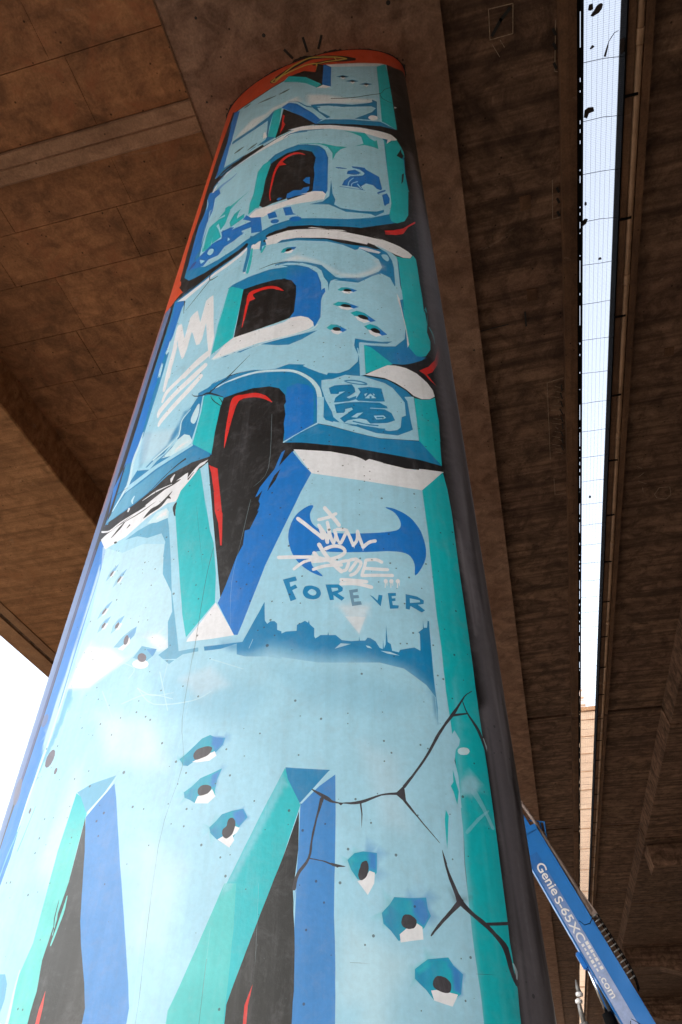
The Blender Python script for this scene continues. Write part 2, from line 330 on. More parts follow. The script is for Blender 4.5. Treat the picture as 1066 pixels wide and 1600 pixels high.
MURAL = [
["shaft","SB",[-1402,6484,-1226,6476,-904,6239,-906,6070,-908,5909,-910,5754,-912,5605,-914,5462,-916,5325,-918,5193,-920,5065,-922,4943,-923,4824,-925,4710,-927,4600,-928,4493,-930,4390,-931,4291,-933,4194,-934,4101,-935,4010,-937,3922,-938,3837,-939,3755,-940,3674,-941,3597,-942,3521,-943,3447,-944,3376,-945,3306,-946,3239,-947,3173,-948,3109,-949,3046,-950,2985,-951,2926,-952,2868,-953,2812,-954,2757,-954,2700,-954,2645,-955,2592,-955,2539,-955,2488,-956,2438,-956,2390,-956,2342,-957,2296,-957,2250,-957,2206,-958,2163,-958,2120,-958,2079,-959,2038,-959,1998,-959,1959,-959,1921,-960,1884,-960,1847,-960,1811,-1136,1819,-1235,1819,-1237,1855,-1238,1893,-1240,1931,-1242,1970,-1244,2010,-1246,2051,-1248,2092,-1250,2135,-1252,2178,-1254,2223,-1256,2268,-1258,2315,-1260,2362,-1263,2411,-1265,2461,-1267,2512,-1270,2564,-1272,2617,-1275,2672,-1278,2729,-1280,2786,-1283,2845,-1286,2906,-1289,2969,-1292,3033,-1295,3098,-1298,3166,-1302,3235,-1305,3307,-1309,3380,-1313,3456,-1317,3534,-1321,3614,-1325,3697,-1329,3782,-1333,3870,-1338,3961,-1343,4055,-1348,4152,-1353,4252,-1359,4356,-1365,4463,-1371,4574,-1377,4689,-1384,4808,-1391,4932,-1398,5061,-1404,5194,-1404,5333,-1404,5477,-1404,5628,-1403,5784,-1403,5948,-1403,6119,-1402,6297],{}],
["painted_border","RB",[-1402,6447,-1259,6441,-991,6310,-992,6146,-993,5989,-994,5838,-995,5692,-995,5545,-996,5403,-997,5267,-997,5136,-998,5010,-998,4888,-999,4771,-999,4657,-1001,4549,-1003,4445,-1005,4344,-1007,4246,-1214,4306,-1356,4309,-1362,4410,-1367,4514,-1373,4621,-1379,4732,-1386,4847,-1393,4967,-1400,5090,-1404,5219,-1404,5352,-1404,5490,-1404,5634,-1403,5783,-1403,5939,-1403,6101,-1402,6270],{}],
["painted_border","O",[-1400,10426,-1403,10694,-1316,10973,-1205,11263,-953,11134,-795,11002,-678,10994,-522,10943,-382,10950,-250,10947,-124,10974,-3,11026,125,10946,248,10891,367,10860,523,10792,677,10773,832,10817,953,10839,1089,10975,1314,11254,1581,10962,1536,10574,1497,10210,1185,10349,1055,10208,963,10193,871,10151,783,10144,705,10133,629,10137,520,10133,410,10151,298,10190,211,10256,188,10018,53,10173,-78,10160,-175,10101,-248,10072,-321,10052,-413,10014,-509,9993,-653,10001,-779,10051,-854,10071,-874,9793,-893,9531,-913,9283,-917,9004,-921,8739,-924,8486,-928,8246,-921,7967,-914,7704,-923,7537,-932,7376,-929,7203,-926,7037,-912,6863,-899,6696,-836,6419,-731,6308,-830,6321,-874,6286,-954,6255,-1183,6429,-1327,6434,-1337,6617,-1347,6809,-1358,7009,-1370,7219,-1383,7440,-1397,7671,-1404,7914,-1404,8170,-1403,8440,-1403,8725,-1402,9026,-1402,9345,-1401,9684,-1400,10043],{}],
["painted_border","O",[-895,6514,-844,6409,-759,6337,-816,6321,-882,6281,-922,6315,-949,6464],{}],
["painted_border","K",[-865,10181,-874,10013,-886,9780,-899,9525,-907,9280,-909,9040,-908,8795,-905,8561,-904,8352,-905,8174,-906,8016,-908,7862,-909,7702,-911,7527,-913,7346,-914,7174,-914,7025,-910,6891,-905,6769,-899,6669,-896,6599,-855,6542,-858,6610,-862,6707,-866,6826,-868,6955,-868,7101,-866,7270,-863,7447,-861,7620,-859,7777,-857,7927,-855,8083,-854,8257,-854,8462,-855,8689,-855,8928,-852,9161,-844,9403,-832,9656,-820,9887,-812,10055],{}],
["painted_arrow","K",[-323,10194,-308,10207,-287,10225,-262,10247,-235,10268,-207,10291,-177,10316,-144,10342,-105,10368,-56,10397,-1,10432,54,10465,100,10486,137,10489,168,10478,197,10461,225,10447,248,10438,267,10430,288,10418,314,10402,350,10380,392,10355,434,10330,472,10307,508,10281,543,10252,574,10227,596,10211,609,10226,612,10273,602,10305,580,10321,549,10347,512,10376,475,10404,435,10429,391,10455,349,10480,312,10503,284,10520,263,10533,242,10542,219,10551,191,10566,161,10584,125,10596,84,10594,34,10573,-22,10541,-79,10507,-129,10479,-169,10454,-204,10428,-235,10404,-264,10382,-292,10361,-317,10340,-339,10323,-354,10311,-357,10273,-341,10215],{}],
["painted_arrow","K",[161,10253,171,10254,184,10254,201,10254,225,10252,256,10250,294,10247,334,10245,372,10241,406,10231,441,10219,475,10207,507,10201,537,10202,567,10207,593,10214,611,10220,621,10245,619,10289,607,10307,589,10302,564,10295,534,10290,504,10289,473,10295,440,10307,404,10321,367,10331,328,10336,287,10339,248,10341,216,10345,192,10347,173,10348,160,10347,150,10347,142,10323,147,10276],{}],
["painted_arrow","Y",[-284,10228,-265,10248,-237,10279,-206,10314,-177,10348,-151,10379,-127,10412,-101,10442,-70,10469,-32,10495,11,10521,54,10543,94,10553,129,10547,162,10528,193,10505,222,10485,247,10470,269,10455,290,10440,314,10425,340,10410,367,10395,394,10380,420,10364,447,10343,474,10318,498,10297,515,10282,520,10288,521,10307,517,10321,500,10335,476,10357,448,10382,421,10404,394,10421,366,10436,339,10451,313,10466,290,10482,268,10497,246,10512,221,10527,192,10547,160,10571,125,10591,88,10598,47,10588,3,10566,-41,10540,-80,10514,-111,10487,-138,10456,-163,10424,-188,10393,-218,10359,-249,10324,-277,10294,-297,10274,-298,10259,-292,10235],{}],
["painted_arrow","Y",[-332,10236,-290,10299,-289,10317,-296,10340,-303,10345,-346,10283,-346,10266,-339,10242],{}],
["painted_arrow","Y",[-279,10161,-265,10183,-246,10216,-222,10250,-196,10275,-166,10289,-133,10299,-98,10306,-62,10313,-25,10322,15,10332,54,10339,91,10339,128,10326,166,10304,201,10282,229,10268,248,10266,258,10270,268,10274,286,10275,316,10270,352,10264,390,10260,423,10258,453,10260,481,10264,505,10268,522,10272,526,10282,525,10300,520,10308,503,10304,479,10299,451,10296,421,10294,387,10296,350,10300,313,10307,283,10311,265,10311,254,10306,244,10303,227,10305,199,10318,164,10341,125,10364,87,10377,48,10378,8,10371,-31,10361,-69,10353,-106,10346,-141,10339,-175,10330,-205,10315,-233,10289,-257,10255,-277,10222,-291,10200,-291,10186,-285,10166],{}],
["painted_arrow","Y",[182,10286,185,10265,190,10238,194,10209,195,10187,195,10165,193,10140,190,10116,188,10098,190,10075,198,10061,204,10070,205,10087,208,10112,211,10142,211,10175,209,10210,204,10244,199,10274,196,10293,190,10312,182,10308],{}],
["painted_arrow","Y",[-341,10255,-334,10241,-324,10220,-313,10198,-303,10181,-294,10172,-286,10170,-280,10169,-276,10169,-273,10179,-277,10200,-284,10210,-288,10211,-294,10211,-300,10213,-306,10218,-313,10231,-323,10250,-332,10271,-339,10285,-346,10290,-346,10275],{}],
["painted_arrow","Y",[379,10393,401,10292,406,10283,411,10292,410,10309,388,10410,383,10419,378,10411],{}],
["painted_letter_top","L",[-765,10024,-627,9971,-507,9969,-411,9988,-319,10025,-246,10048,-174,10080,-124,10172,-17,10049,85,9944,168,9779,247,9628,224,9528,363,9475,358,9774,352,10090,295,10194,445,10121,592,10086,738,10095,887,10166,952,10195,957,9897,962,9614,970,9283,977,8972,981,8672,985,8388,908,8377,834,8387,747,8377,661,8384,574,8405,459,8423,341,8459,220,8515,281,8467,175,8484,65,8516,-18,8489,-102,8470,-181,8427,-261,8393,-270,8445,-381,8410,-498,8394,-605,8323,-724,8281,-818,8360,-782,8591,-747,8837,-712,9099,-729,9389,-746,9696],{}],
["painted_letter_top","B",[-829,10102,-726,9953,-723,9680,-720,9419,-717,9174,-714,8940,-727,9093,-721,8754,-716,8436,-816,8349,-805,8488,-810,8635,-800,8893,-790,9165,-804,9461,-818,9776,-835,9468,-851,9177,-837,9439,-833,9760],{}],
["painted_letter_top","K",[-171,10202,-78,10160,53,10173,188,10018,205,10293,229,10260,217,10245,271,10207,272,9894,274,9597,176,9737,176,9761,85,9941,-16,10044,-123,10166],{}],
["painted_letter_top","T",[-172,10047,-122,10183,-16,10054,85,9944,168,9776,247,9622,267,9581,214,9512,204,9542,94,9743,-7,9871],{}],
["painted_letter_top","B",[271,10204,357,10081,360,9762,364,9461,272,9577,272,9882],{}],
["painted_letter_top","W",[217,9512,282,9562,362,9459,315,9438],{}],
["painted_letter_top","W",[295,10194,386,10159,475,10137,578,10124,680,10131,783,10141,888,10185,936,10189,822,10051,704,10013,588,10010,471,10035,352,10084],{"a":0.8}],
["painted_letter_top","T",[840,10041,936,10195,956,9938,964,9616,971,9284,977,8972,982,8670,987,8385,929,8423,872,8474,848,8486,847,8777,845,9087,844,9386,842,9704],{}],
["painted_letter_top","W",[130,9371,221,9306,310,9252,412,9155,511,9074,606,9045,702,9033,797,9042,758,8942,636,8924,514,8934,391,8969,268,9017,141,9087],{"f":42,"a":0.75}],
["painted_letter_top","D",[172,9058,244,9027,316,9004,438,8950,507,8913,575,8882,648,8898,721,8925,772,8966,767,9033,815,8990,811,8775,807,8569,740,8500,671,8509,601,8528,681,8605,762,8702,801,8812,756,8850,666,8835,575,8836,484,8851,416,8891,345,8938,232,8980,264,8833,360,8656,377,8625,343,8609,276,8768,205,8940],{}],
["painted_letter_top","W",[724,8549,726,8567,732,8586,741,8603,752,8614,764,8618,780,8617,794,8612,805,8604,810,8590,812,8571,811,8551,807,8534,798,8519,785,8507,770,8498,758,8496,747,8503,736,8517,728,8533],{}],
["painted_letter_top","D",[330,8588,454,8537,575,8507,662,8482,749,8472,837,8479,909,8418,985,8379,907,8365,834,8373,746,8365,660,8373,574,8396,464,8415,353,8451,238,8504,273,8561],{}],
["painted_letter_top","B",[-140,9246,-70,9325,29,9195,122,8989,210,8803,277,8618,307,8609,255,8542,280,8505,229,8523,160,8667,87,8821,-22,9021],{}],
["painted_letter_top","D",[-71,9338,-53,9325,-29,9307,-2,9284,24,9252,49,9205,75,9146,103,9084,133,9032,169,8992,208,8960,244,8935,268,8919,272,8923,272,8937,267,8946,243,8963,208,8987,169,9020,135,9058,107,9107,80,9166,53,9227,26,9278,-3,9313,-31,9339,-56,9357,-73,9370,-77,9366,-76,9350],{}],
["painted_letter_top","K",[-115,9187,-11,8997,87,8827,167,8665,243,8516,154,8528,63,8550,-57,8506,-150,8475,-132,8744,-123,8961],{}],
["painted_letter_top","R",[-113,9045,-88,8975,-92,8829,-67,8742,-107,8541,-104,8742],{}],
["painted_letter_top","T",[-225,9260,-140,9246,-136,8989,-132,8744,-149,8483,-237,8545,-234,8751,-230,8966],{}],
["painted_letter_top","D",[-695,9052,-574,9032,-464,9043,-369,9087,-277,9146,-221,9267,-231,9081,-240,8903,-238,8599,-152,8490,-267,8457,-372,8488,-445,8423,-521,8368,-616,8310,-720,8276,-816,8349,-737,8454,-632,8421,-536,8413,-448,8422,-349,8475,-254,8542,-248,8598,-260,8813,-273,9039,-342,9004,-413,8977,-545,8952,-693,8971],{}],
["painted_letter_top","W",[-695,9072,-631,9149,-556,9232,-485,9327,-401,9296,-321,9276,-252,9355,-115,9369,17,9408,67,9230,-70,9325,-161,9282,-254,9250,-337,9151,-422,9064,-551,9047],{"f":38,"a":0.7}],
["painted_letter_top","W",[-274,8756,-244,8594,-289,8591,-293,8741],{}],
["painted_letter_top","K",[-458,9749,-435,9735,-404,9718,-369,9703,-337,9690,-308,9690,-278,9691,-251,9693,-233,9697,-235,9707,-255,9713,-284,9722,-317,9732,-349,9744,-379,9746,-411,9751,-440,9756,-461,9759],{"a":0.75}],
["painted_letter_top","K",[-201,9690,-189,9687,-172,9687,-153,9687,-135,9687,-120,9698,-103,9710,-89,9721,-79,9731,-81,9740,-93,9740,-109,9739,-128,9738,-146,9737,-162,9726,-178,9716,-193,9707,-203,9699],{"a":0.75}],
["painted_letter_top","K",[-668,9922,-656,9913,-640,9903,-622,9893,-606,9885,-594,9890,-581,9896,-569,9903,-562,9909,-565,9921,-576,9927,-591,9934,-609,9942,-625,9951,-638,9947,-652,9943,-664,9939,-672,9935],{"a":0.75}],
["painted_letter_top","K",[-615,8633,-603,8628,-585,8623,-566,8620,-549,8617,-535,8626,-520,8635,-507,8644,-499,8652,-501,8660,-513,8663,-530,8665,-548,8667,-566,8670,-580,8662,-596,8655,-610,8649,-619,8643],{"a":0.8}],
["painted_letter_top","K",[-445,8494,-433,8494,-418,8496,-402,8499,-386,8502,-373,8515,-360,8528,-348,8541,-341,8552,-343,8559,-354,8558,-369,8555,-385,8551,-401,8548,-414,8536,-427,8523,-439,8512,-447,8502],{"a":0.8}],
["painted_letter_top","D",[413,9739,483,9760,547,9695,493,9667],{}],
["painted_letter_top","W",[453,9704,513,9679,489,9627],{}],
["painted_letter_top","K",[453,9722,483,9742,518,9696,483,9682],{}],
["painted_letter_top","D",[513,9568,581,9600,644,9548,591,9512],{}],
["painted_letter_top","W",[552,9541,610,9527,586,9472],{}],
["painted_letter_top","K",[552,9559,581,9583,615,9544,581,9525],{}],
["painted_letter_top","D",[651,9456,719,9507,782,9475,728,9422],{}],
["painted_letter_top","W",[689,9440,747,9443,722,9382],{}],
["painted_letter_top","K",[690,9458,719,9489,752,9461,718,9432],{}],
["painted_letter_top","K",[370,9108,408,9095,462,9080,521,9070,576,9071,626,9083,676,9105,723,9132,763,9158,795,9179,820,9196,841,9213,860,9237,875,9270,885,9307,894,9343,904,9375,919,9405,938,9435,955,9463,968,9484,967,9496,955,9475,937,9447,918,9416,902,9384,890,9350,882,9313,872,9278,859,9248,841,9225,820,9208,795,9191,763,9171,722,9144,675,9117,625,9095,575,9083,521,9083,462,9092,408,9108,370,9120],{}],
["painted_letter_top","K",[848,9234,851,9209,854,9171,861,9131,873,9098,894,9073,921,9054,949,9042,968,9036,970,9047,951,9053,923,9065,896,9083,876,9107,865,9139,858,9178,854,9214,852,9240],{}],
["painted_letter_top","W",[985,8967,1016,8974,988,8919],{}],
["painted_letter_second","D",[-819,7940,-791,8003,-793,8157,-717,8203,-647,8266,-536,8270,-433,8296,-347,8330,-264,8374,-187,8411,-113,8455,-37,8483,37,8517,-30,8571,48,8555,124,8547,251,8481,375,8434,466,8382,557,8341,646,8314,731,8277,816,8256,924,8221,970,8147,1004,8016,1024,7933,1022,7729,1015,7460,1020,7316,1025,7178,1009,6943,994,6723,958,6600,901,6551,846,6512,772,6473,699,6444,628,6422,557,6431,485,6445,413,6465,346,6500,279,6540,187,6569,93,6604,89,6592,19,6583,-52,6578,-96,6536,-159,6528,-224,6523,-279,6493,-335,6465,-396,6436,-460,6411,-526,6397,-596,6389,-669,6410,-749,6442,-831,6571,-835,6707,-814,6868,-792,7036,-824,7242,-859,7464,-823,7570,-821,7752],{}],
["painted_letter_second","L",[-796,8006,-769,8097,-703,8156,-641,8226,-531,8235,-429,8265,-344,8300,-261,8346,-185,8383,-111,8427,-35,8455,38,8490,-24,8488,52,8486,126,8490,253,8419,376,8368,467,8312,557,8269,645,8238,729,8195,813,8167,852,8047,854,7865,856,7690,860,7452,864,7228,867,7035,870,6851,852,6668,783,6621,716,6583,629,6569,542,6565,469,6583,395,6607,320,6636,251,6660,181,6688,86,6722,175,6701,81,6706,25,6701,-33,6698,-117,6657,-178,6628,-240,6603,-291,6564,-343,6528,-406,6505,-471,6487,-531,6487,-594,6493,-706,6596,-698,6670,-704,6863,-710,7066,-708,7184,-706,7305,-715,7119,-723,6941,-727,7080,-730,7224,-728,7375,-725,7532,-711,7674],{}],
["painted_letter_second","B",[-837,8071,-690,7947,-654,7816,-715,7798,-696,7541,-716,7421,-736,7305,-729,7108,-719,6885,-761,6772,-783,6646,-824,6661,-836,6878,-843,7051,-850,7232,-857,7421,-859,7443,-833,7562,-807,7686,-840,7947],{}],
["painted_letter_second","L",[-801,7688,-799,7705,-797,7729,-797,7759,-798,7790,-807,7831,-820,7877,-832,7920,-842,7950,-848,7958,-841,7931,-832,7892,-822,7851,-816,7817,-812,7783,-810,7749,-808,7720,-807,7698],{}],
["painted_letter_second","L",[-707,7290,-711,7337,-717,7407,-724,7480,-727,7532,-727,7559,-724,7570,-720,7573,-718,7577,-722,7587,-727,7588,-734,7589,-740,7582,-742,7556,-737,7498,-727,7421,-718,7347,-711,7297],{}],
["painted_letter_second","B",[-731,7875,-720,7892,-704,7916,-685,7940,-663,7959,-636,7971,-604,7979,-574,7988,-550,8001,-533,8015,-521,8031,-512,8046,-506,8057,-510,8066,-518,8060,-528,8050,-542,8039,-560,8029,-587,8025,-621,8024,-657,8025,-689,8022,-715,8009,-739,7991,-758,7975,-773,7965,-769,7935,-748,7890],{"a":0.6}],
["painted_letter_second","W",[-797,8013,-771,8108,-705,8169,-644,8243,-534,8255,-432,8289,-346,8324,-263,8368,-187,8405,-112,8449,-37,8477,37,8511,-29,8564,48,8551,124,8544,251,8478,375,8431,466,8378,557,8337,646,8308,731,8271,816,8250,924,8221,974,8150,969,8124,918,8087,873,7982,886,8089,832,8092,739,8143,645,8213,557,8245,467,8289,376,8345,282,8373,186,8413,118,8419,49,8430,-20,8418,-25,8389,-88,8364,-152,8344,-264,8306,-380,8285,-480,8251,-586,8234,-658,8196,-736,8173,-764,7985],{}],
["painted_letter_second","K",[-786,8293,-762,8296,-731,8308,-693,8319,-650,8324,-599,8325,-539,8324,-482,8327,-435,8338,-399,8353,-368,8372,-344,8389,-327,8402,-332,8417,-350,8407,-375,8393,-407,8378,-444,8367,-493,8362,-553,8366,-615,8375,-671,8383,-713,8371,-749,8352,-777,8332,-797,8319,-796,8312,-791,8299],{}],
["painted_letter_second","K",[-34,8649,-9,8637,25,8622,69,8601,123,8571,192,8531,274,8487,357,8448,430,8416,490,8391,544,8367,595,8346,645,8327,696,8309,747,8293,794,8282,837,8278,875,8284,910,8293,939,8306,961,8317,966,8328,968,8344,964,8349,943,8342,914,8333,879,8326,841,8324,798,8324,750,8331,698,8343,647,8357,596,8374,545,8394,490,8415,430,8440,356,8470,273,8508,191,8551,121,8591,67,8620,23,8641,-12,8655,-36,8667,-38,8664,-37,8655],{}],
["painted_letter_second","D",[164,8404,133,8415,89,8433,42,8452,4,8462,-22,8452,-40,8431,-53,8408,-62,8393,-59,8386,-49,8398,-35,8416,-17,8432,8,8436,45,8427,91,8410,135,8392,165,8382,168,8386,167,8397],{}],
["painted_letter_second","D",[-21,8437,1,8436,30,8437,66,8434,107,8425,160,8407,223,8383,282,8363,322,8353,321,8362,281,8376,222,8400,159,8428,104,8451,63,8457,27,8455,-2,8450,-23,8448],{}],
["painted_letter_second","T",[854,8095,874,7990,918,8081,973,8135,1004,8016,1024,7933,1029,7810,979,7765,1017,7749,1014,7600,1011,7456,1018,7315,1025,7178,1010,6944,996,6724,960,6605,900,6540,858,6557,846,6647,870,6851,867,7035,864,7228,862,7453,861,7692,857,7889],{}],
["painted_letter_second","K",[953,7782,1007,7981,1002,7885,1023,7842,1001,7758],{}],
["painted_letter_second","K",[968,7241,983,7433,1005,7474,987,7299],{}],
["painted_letter_second","T",[1007,7248,1009,7232,1012,7209,1014,7186,1017,7167,1021,7158,1025,7153,1029,7151,1032,7150,1034,7155,1032,7160,1030,7164,1027,7171,1025,7182,1022,7198,1019,7220,1015,7242,1013,7257,1011,7258,1008,7254],{}],
["painted_letter_second","T",[496,8258,602,8204,687,8184,727,8065,772,8007,789,8038,799,7845,764,7875,683,7916,601,7892,673,7942,654,8101,581,8187],{}],
["painted_letter_second","T",[265,8066,330,8016,436,7924,534,7882,478,7848,438,7771,412,7643,408,7793,363,7937],{}],
["painted_letter_second","T",[110,8134,130,8122,159,8106,191,8089,221,8071,251,8052,283,8030,311,8012,330,7999,330,8006,311,8020,283,8041,251,8064,221,8085,191,8101,158,8117,129,8131,109,8142],{}],
["painted_letter_second","D",[-181,7983,-119,8072,-8,8114,103,8129,65,8141,166,8094,288,7996,344,7880,374,7705,376,7488,379,7281,382,7084,365,7005,257,7110,157,7180,53,7261,-19,7481,-97,7721],{}],
["painted_letter_second","B",[212,8035,277,8001,339,7882,370,7706,374,7489,378,7281,382,7084,367,7015,325,7082,262,7112,260,7308,258,7513,267,7751],{"g":["D",223,8029,325,7825]}],
["painted_letter_second","T",[-266,7834,-224,7945,-158,7989,-151,7906,-159,7667,-164,7494,-168,7328,-175,7208,-183,7092,-210,7102,-273,7038,-279,7244,-263,7406,-265,7615],{}],
["painted_letter_second","K",[-145,7901,-87,7955,-1,8012,109,8005,116,8009,228,7896,267,7751,256,7561,268,7415,265,7270,261,7129,240,7075,182,7060,125,7048,66,7039,57,7086,-2,7080,-63,7078,-143,7055,-183,7123,-170,7351,-171,7605,-158,7750],{}],
["painted_letter_second","R",[-85,7148,-88,7169,-93,7199,-97,7235,-100,7275,-100,7323,-98,7378,-95,7436,-93,7492,-91,7546,-89,7599,-85,7648,-81,7692,-74,7729,-66,7761,-57,7790,-46,7816,-34,7845,-21,7873,-7,7896,9,7914,29,7924,50,7930,72,7931,92,7926,113,7915,135,7895,155,7874,170,7861,170,7869,157,7889,137,7918,113,7947,89,7969,65,7975,42,7975,19,7969,-2,7958,-21,7942,-39,7920,-54,7895,-67,7867,-78,7836,-87,7803,-95,7766,-101,7724,-105,7676,-108,7624,-110,7569,-111,7514,-112,7456,-112,7395,-112,7336,-110,7284,-106,7241,-101,7203,-96,7172,-93,7151,-90,7142,-86,7141],{}],
["painted_letter_second","R",[-75,7794,-48,7873,9,7761],{}],
["painted_letter_second","B",[174,7348,197,7392,232,7386,235,7250,201,7289],{}],
["painted_letter_second","B",[58,7171,106,7208,167,7174,185,7209,234,7207,232,7143,181,7082,122,7091,64,7082],{}],
["painted_letter_second","B",[47,7092,52,7175,111,7183,216,7172,220,7084,163,7091,106,7100],{}],
["painted_letter_second","B",[-36,7123,-17,7149,15,7122,-13,7092],{}],
["painted_letter_second","W",[-262,6989,-245,7026,-207,7068,-143,7062,-39,7042,60,7053,140,7066,220,7084,161,7103,219,7103,277,7106,344,7075,372,7013,357,6935,264,6929,169,6942,72,6953,104,6966,37,6953,-32,6944,-128,6888,-192,6925,-236,6942],{}],
["painted_letter_second","L",[74,6933,111,6925,165,6916,221,6909,266,6906,297,6904,321,6903,342,6905,359,6912,374,6923,386,6937,395,6958,402,6991,406,7034,408,7086,408,7150,407,7228,405,7332,403,7461,399,7592,393,7700,387,7774,379,7828,369,7870,357,7909,338,7948,315,7980,293,8006,278,8025,274,8024,273,8014,276,8004,291,7986,312,7960,334,7930,351,7895,362,7860,371,7822,378,7772,385,7700,390,7593,394,7463,397,7335,399,7230,400,7153,400,7090,398,7039,394,6999,388,6970,380,6951,370,6939,356,6929,339,6923,320,6921,295,6922,264,6924,219,6927,163,6934,109,6943,71,6952,69,6948,70,6938],{}],
["painted_letter_second","D",[407,7261,418,7094,423,7008,446,6899,438,6821,488,6750,560,6714,630,6685,692,6681,754,6683,809,6723,807,6684,743,6609,709,6639,630,6656,577,6669,524,6685,452,6768,397,6832,322,6858,247,6890,349,6897,398,6974,403,7115],{}],
["painted_letter_second","L",[132,6920,224,6886,313,6859,397,6812,457,6737,515,6667,617,6628,717,6602,655,6589,594,6582,504,6596,413,6620,320,6651,232,6690,142,6736],{"f":30,"a":0.8}],
["painted_hand","B",[570,7484,676,7449,685,7414,737,7350,789,7292,806,7078,796,7050,764,7069,737,7129,682,7156,643,7102,661,7034,634,7059,615,7085,597,7093,494,7140,512,7224,560,7294,655,7299,675,7345,637,7413,579,7452],{}],
["painted_hand","B",[531,7344,540,7399,598,7415,646,7345,598,7313],{}],
["painted_hand","B",[442,7480,449,7475,459,7468,470,7461,481,7454,494,7450,508,7445,521,7441,531,7440,531,7446,522,7452,509,7461,495,7470,482,7479,471,7483,459,7487,449,7490,442,7492,440,7490,440,7484],{}],
["painted_hand","L",[504,7263,513,7269,526,7279,542,7290,560,7298,585,7303,616,7307,645,7311,665,7314,668,7319,668,7326,665,7330,645,7326,616,7322,585,7318,559,7313,540,7305,523,7294,510,7284,501,7277,500,7272,501,7265],{}],
["painted_hand","L",[544,7108,545,7124,547,7147,549,7171,553,7191,560,7208,569,7226,579,7241,585,7252,587,7258,585,7265,582,7264,575,7254,565,7238,555,7220,548,7200,543,7177,540,7151,539,7128,538,7112,539,7105,542,7103],{}],
["painted_hand","L",[572,7095,572,7108,572,7125,573,7142,576,7154,584,7163,596,7171,608,7177,617,7182,619,7187,618,7194,615,7197,607,7192,594,7186,582,7177,572,7166,567,7148,566,7127,566,7108,566,7096,567,7090,571,7090],{}],
["painted_hand","L",[613,7141,617,7131,622,7116,627,7100,632,7086,636,7076,640,7066,643,7059,645,7054,648,7052,651,7058,650,7064,648,7070,644,7077,640,7086,637,7096,632,7109,627,7125,622,7140,618,7150,616,7153,613,7148],{}],
["painted_hand","B",[475,7119,573,7068,670,7031,671,7037,574,7075,476,7126],{}],
["painted_hand","B",[773,6983,829,7039,833,7051,831,7065,825,7066,769,7010,765,6999,767,6985],{}],
["painted_hand","B",[803,6972,841,7009,860,6929,854,6845,830,6813,818,6784,812,6812],{}],
["painted_scribble","T",[-313,7500,-400,7409,-460,7324,-525,7271,-587,7272,-520,7363,-436,7410,-374,7453],{}],
["painted_scribble","T",[-539,7405,-495,7404,-474,7294,-491,7079,-527,7002,-569,7158,-591,7139,-550,7035,-501,6867,-590,6838,-599,6965,-594,6754,-684,6807,-695,6923,-677,6840,-686,7058,-680,7206,-583,7246,-519,7233],{}],
["painted_scribble","T",[-360,7218,-378,7139,-379,7057,-311,7091,-308,7016,-364,6983,-422,6953,-447,7058,-417,7175],{}],
["painted_scribble","B",[-514,6960,-422,6953,-384,6919,-403,6896,-315,6891,-231,6894,-316,6992,-289,7042,-238,6959,-149,6903,-120,6697,-116,6647,-209,6683,-220,6787,-304,6793,-285,6721,-392,6732,-417,6678,-466,6634,-601,6761,-590,6838,-484,6832],{}],
["painted_scribble","B",[-504,6977,-410,6889,-276,6743,-362,6676,-437,6654,-483,6562,-578,6583,-621,6527,-702,6576,-794,6643,-762,6723,-681,6762,-607,6813,-548,6815,-492,6823],{}],
["painted_scribble","L",[-612,6715,-611,6730,-607,6745,-600,6757,-592,6761,-582,6755,-568,6742,-556,6727,-547,6712,-544,6697,-543,6680,-545,6665,-548,6654,-554,6648,-561,6644,-570,6645,-579,6650,-588,6662,-598,6679,-607,6699],{}],
["painted_scribble","L",[-426,6790,-400,6741,-419,6723],{}],
["painted_scribble","L",[-685,6689,-613,6600,-655,6593],{}],
["painted_scribble","P",[-789,6635,-778,6635,-763,6639,-748,6644,-735,6648,-731,6661,-727,6673,-724,6684,-723,6694,-724,6699,-728,6707,-732,6710,-740,6712,-749,6713,-760,6713,-771,6712,-778,6697,-787,6680,-795,6665,-799,6652,-798,6646,-793,6638],{"a":0.8}],
["painted_scribble","B",[-95,6919,-30,6917,-4,6807,-74,6821],{}],
["painted_scribble","B",[15,6737,13,6720,2,6710,-15,6711,-33,6722,-48,6740,-56,6761,-54,6778,-42,6787,-25,6786,-7,6775,8,6757],{}],
["painted_scribble","B",[33,6939,97,6923,123,6801,148,6768,62,6794],{}],
["painted_scribble","B",[195,6680,190,6660,173,6650,150,6652,124,6667,105,6689,96,6714,101,6734,118,6743,142,6740,167,6726,186,6704],{}],
["painted_flick","R",[593,6390,661,6382,729,6380,798,6397,868,6423,943,6484,994,6571,1053,6672,1048,6633,982,6526,938,6400,883,6358,826,6348,771,6345,849,6372,797,6373,729,6372,661,6378],{}],
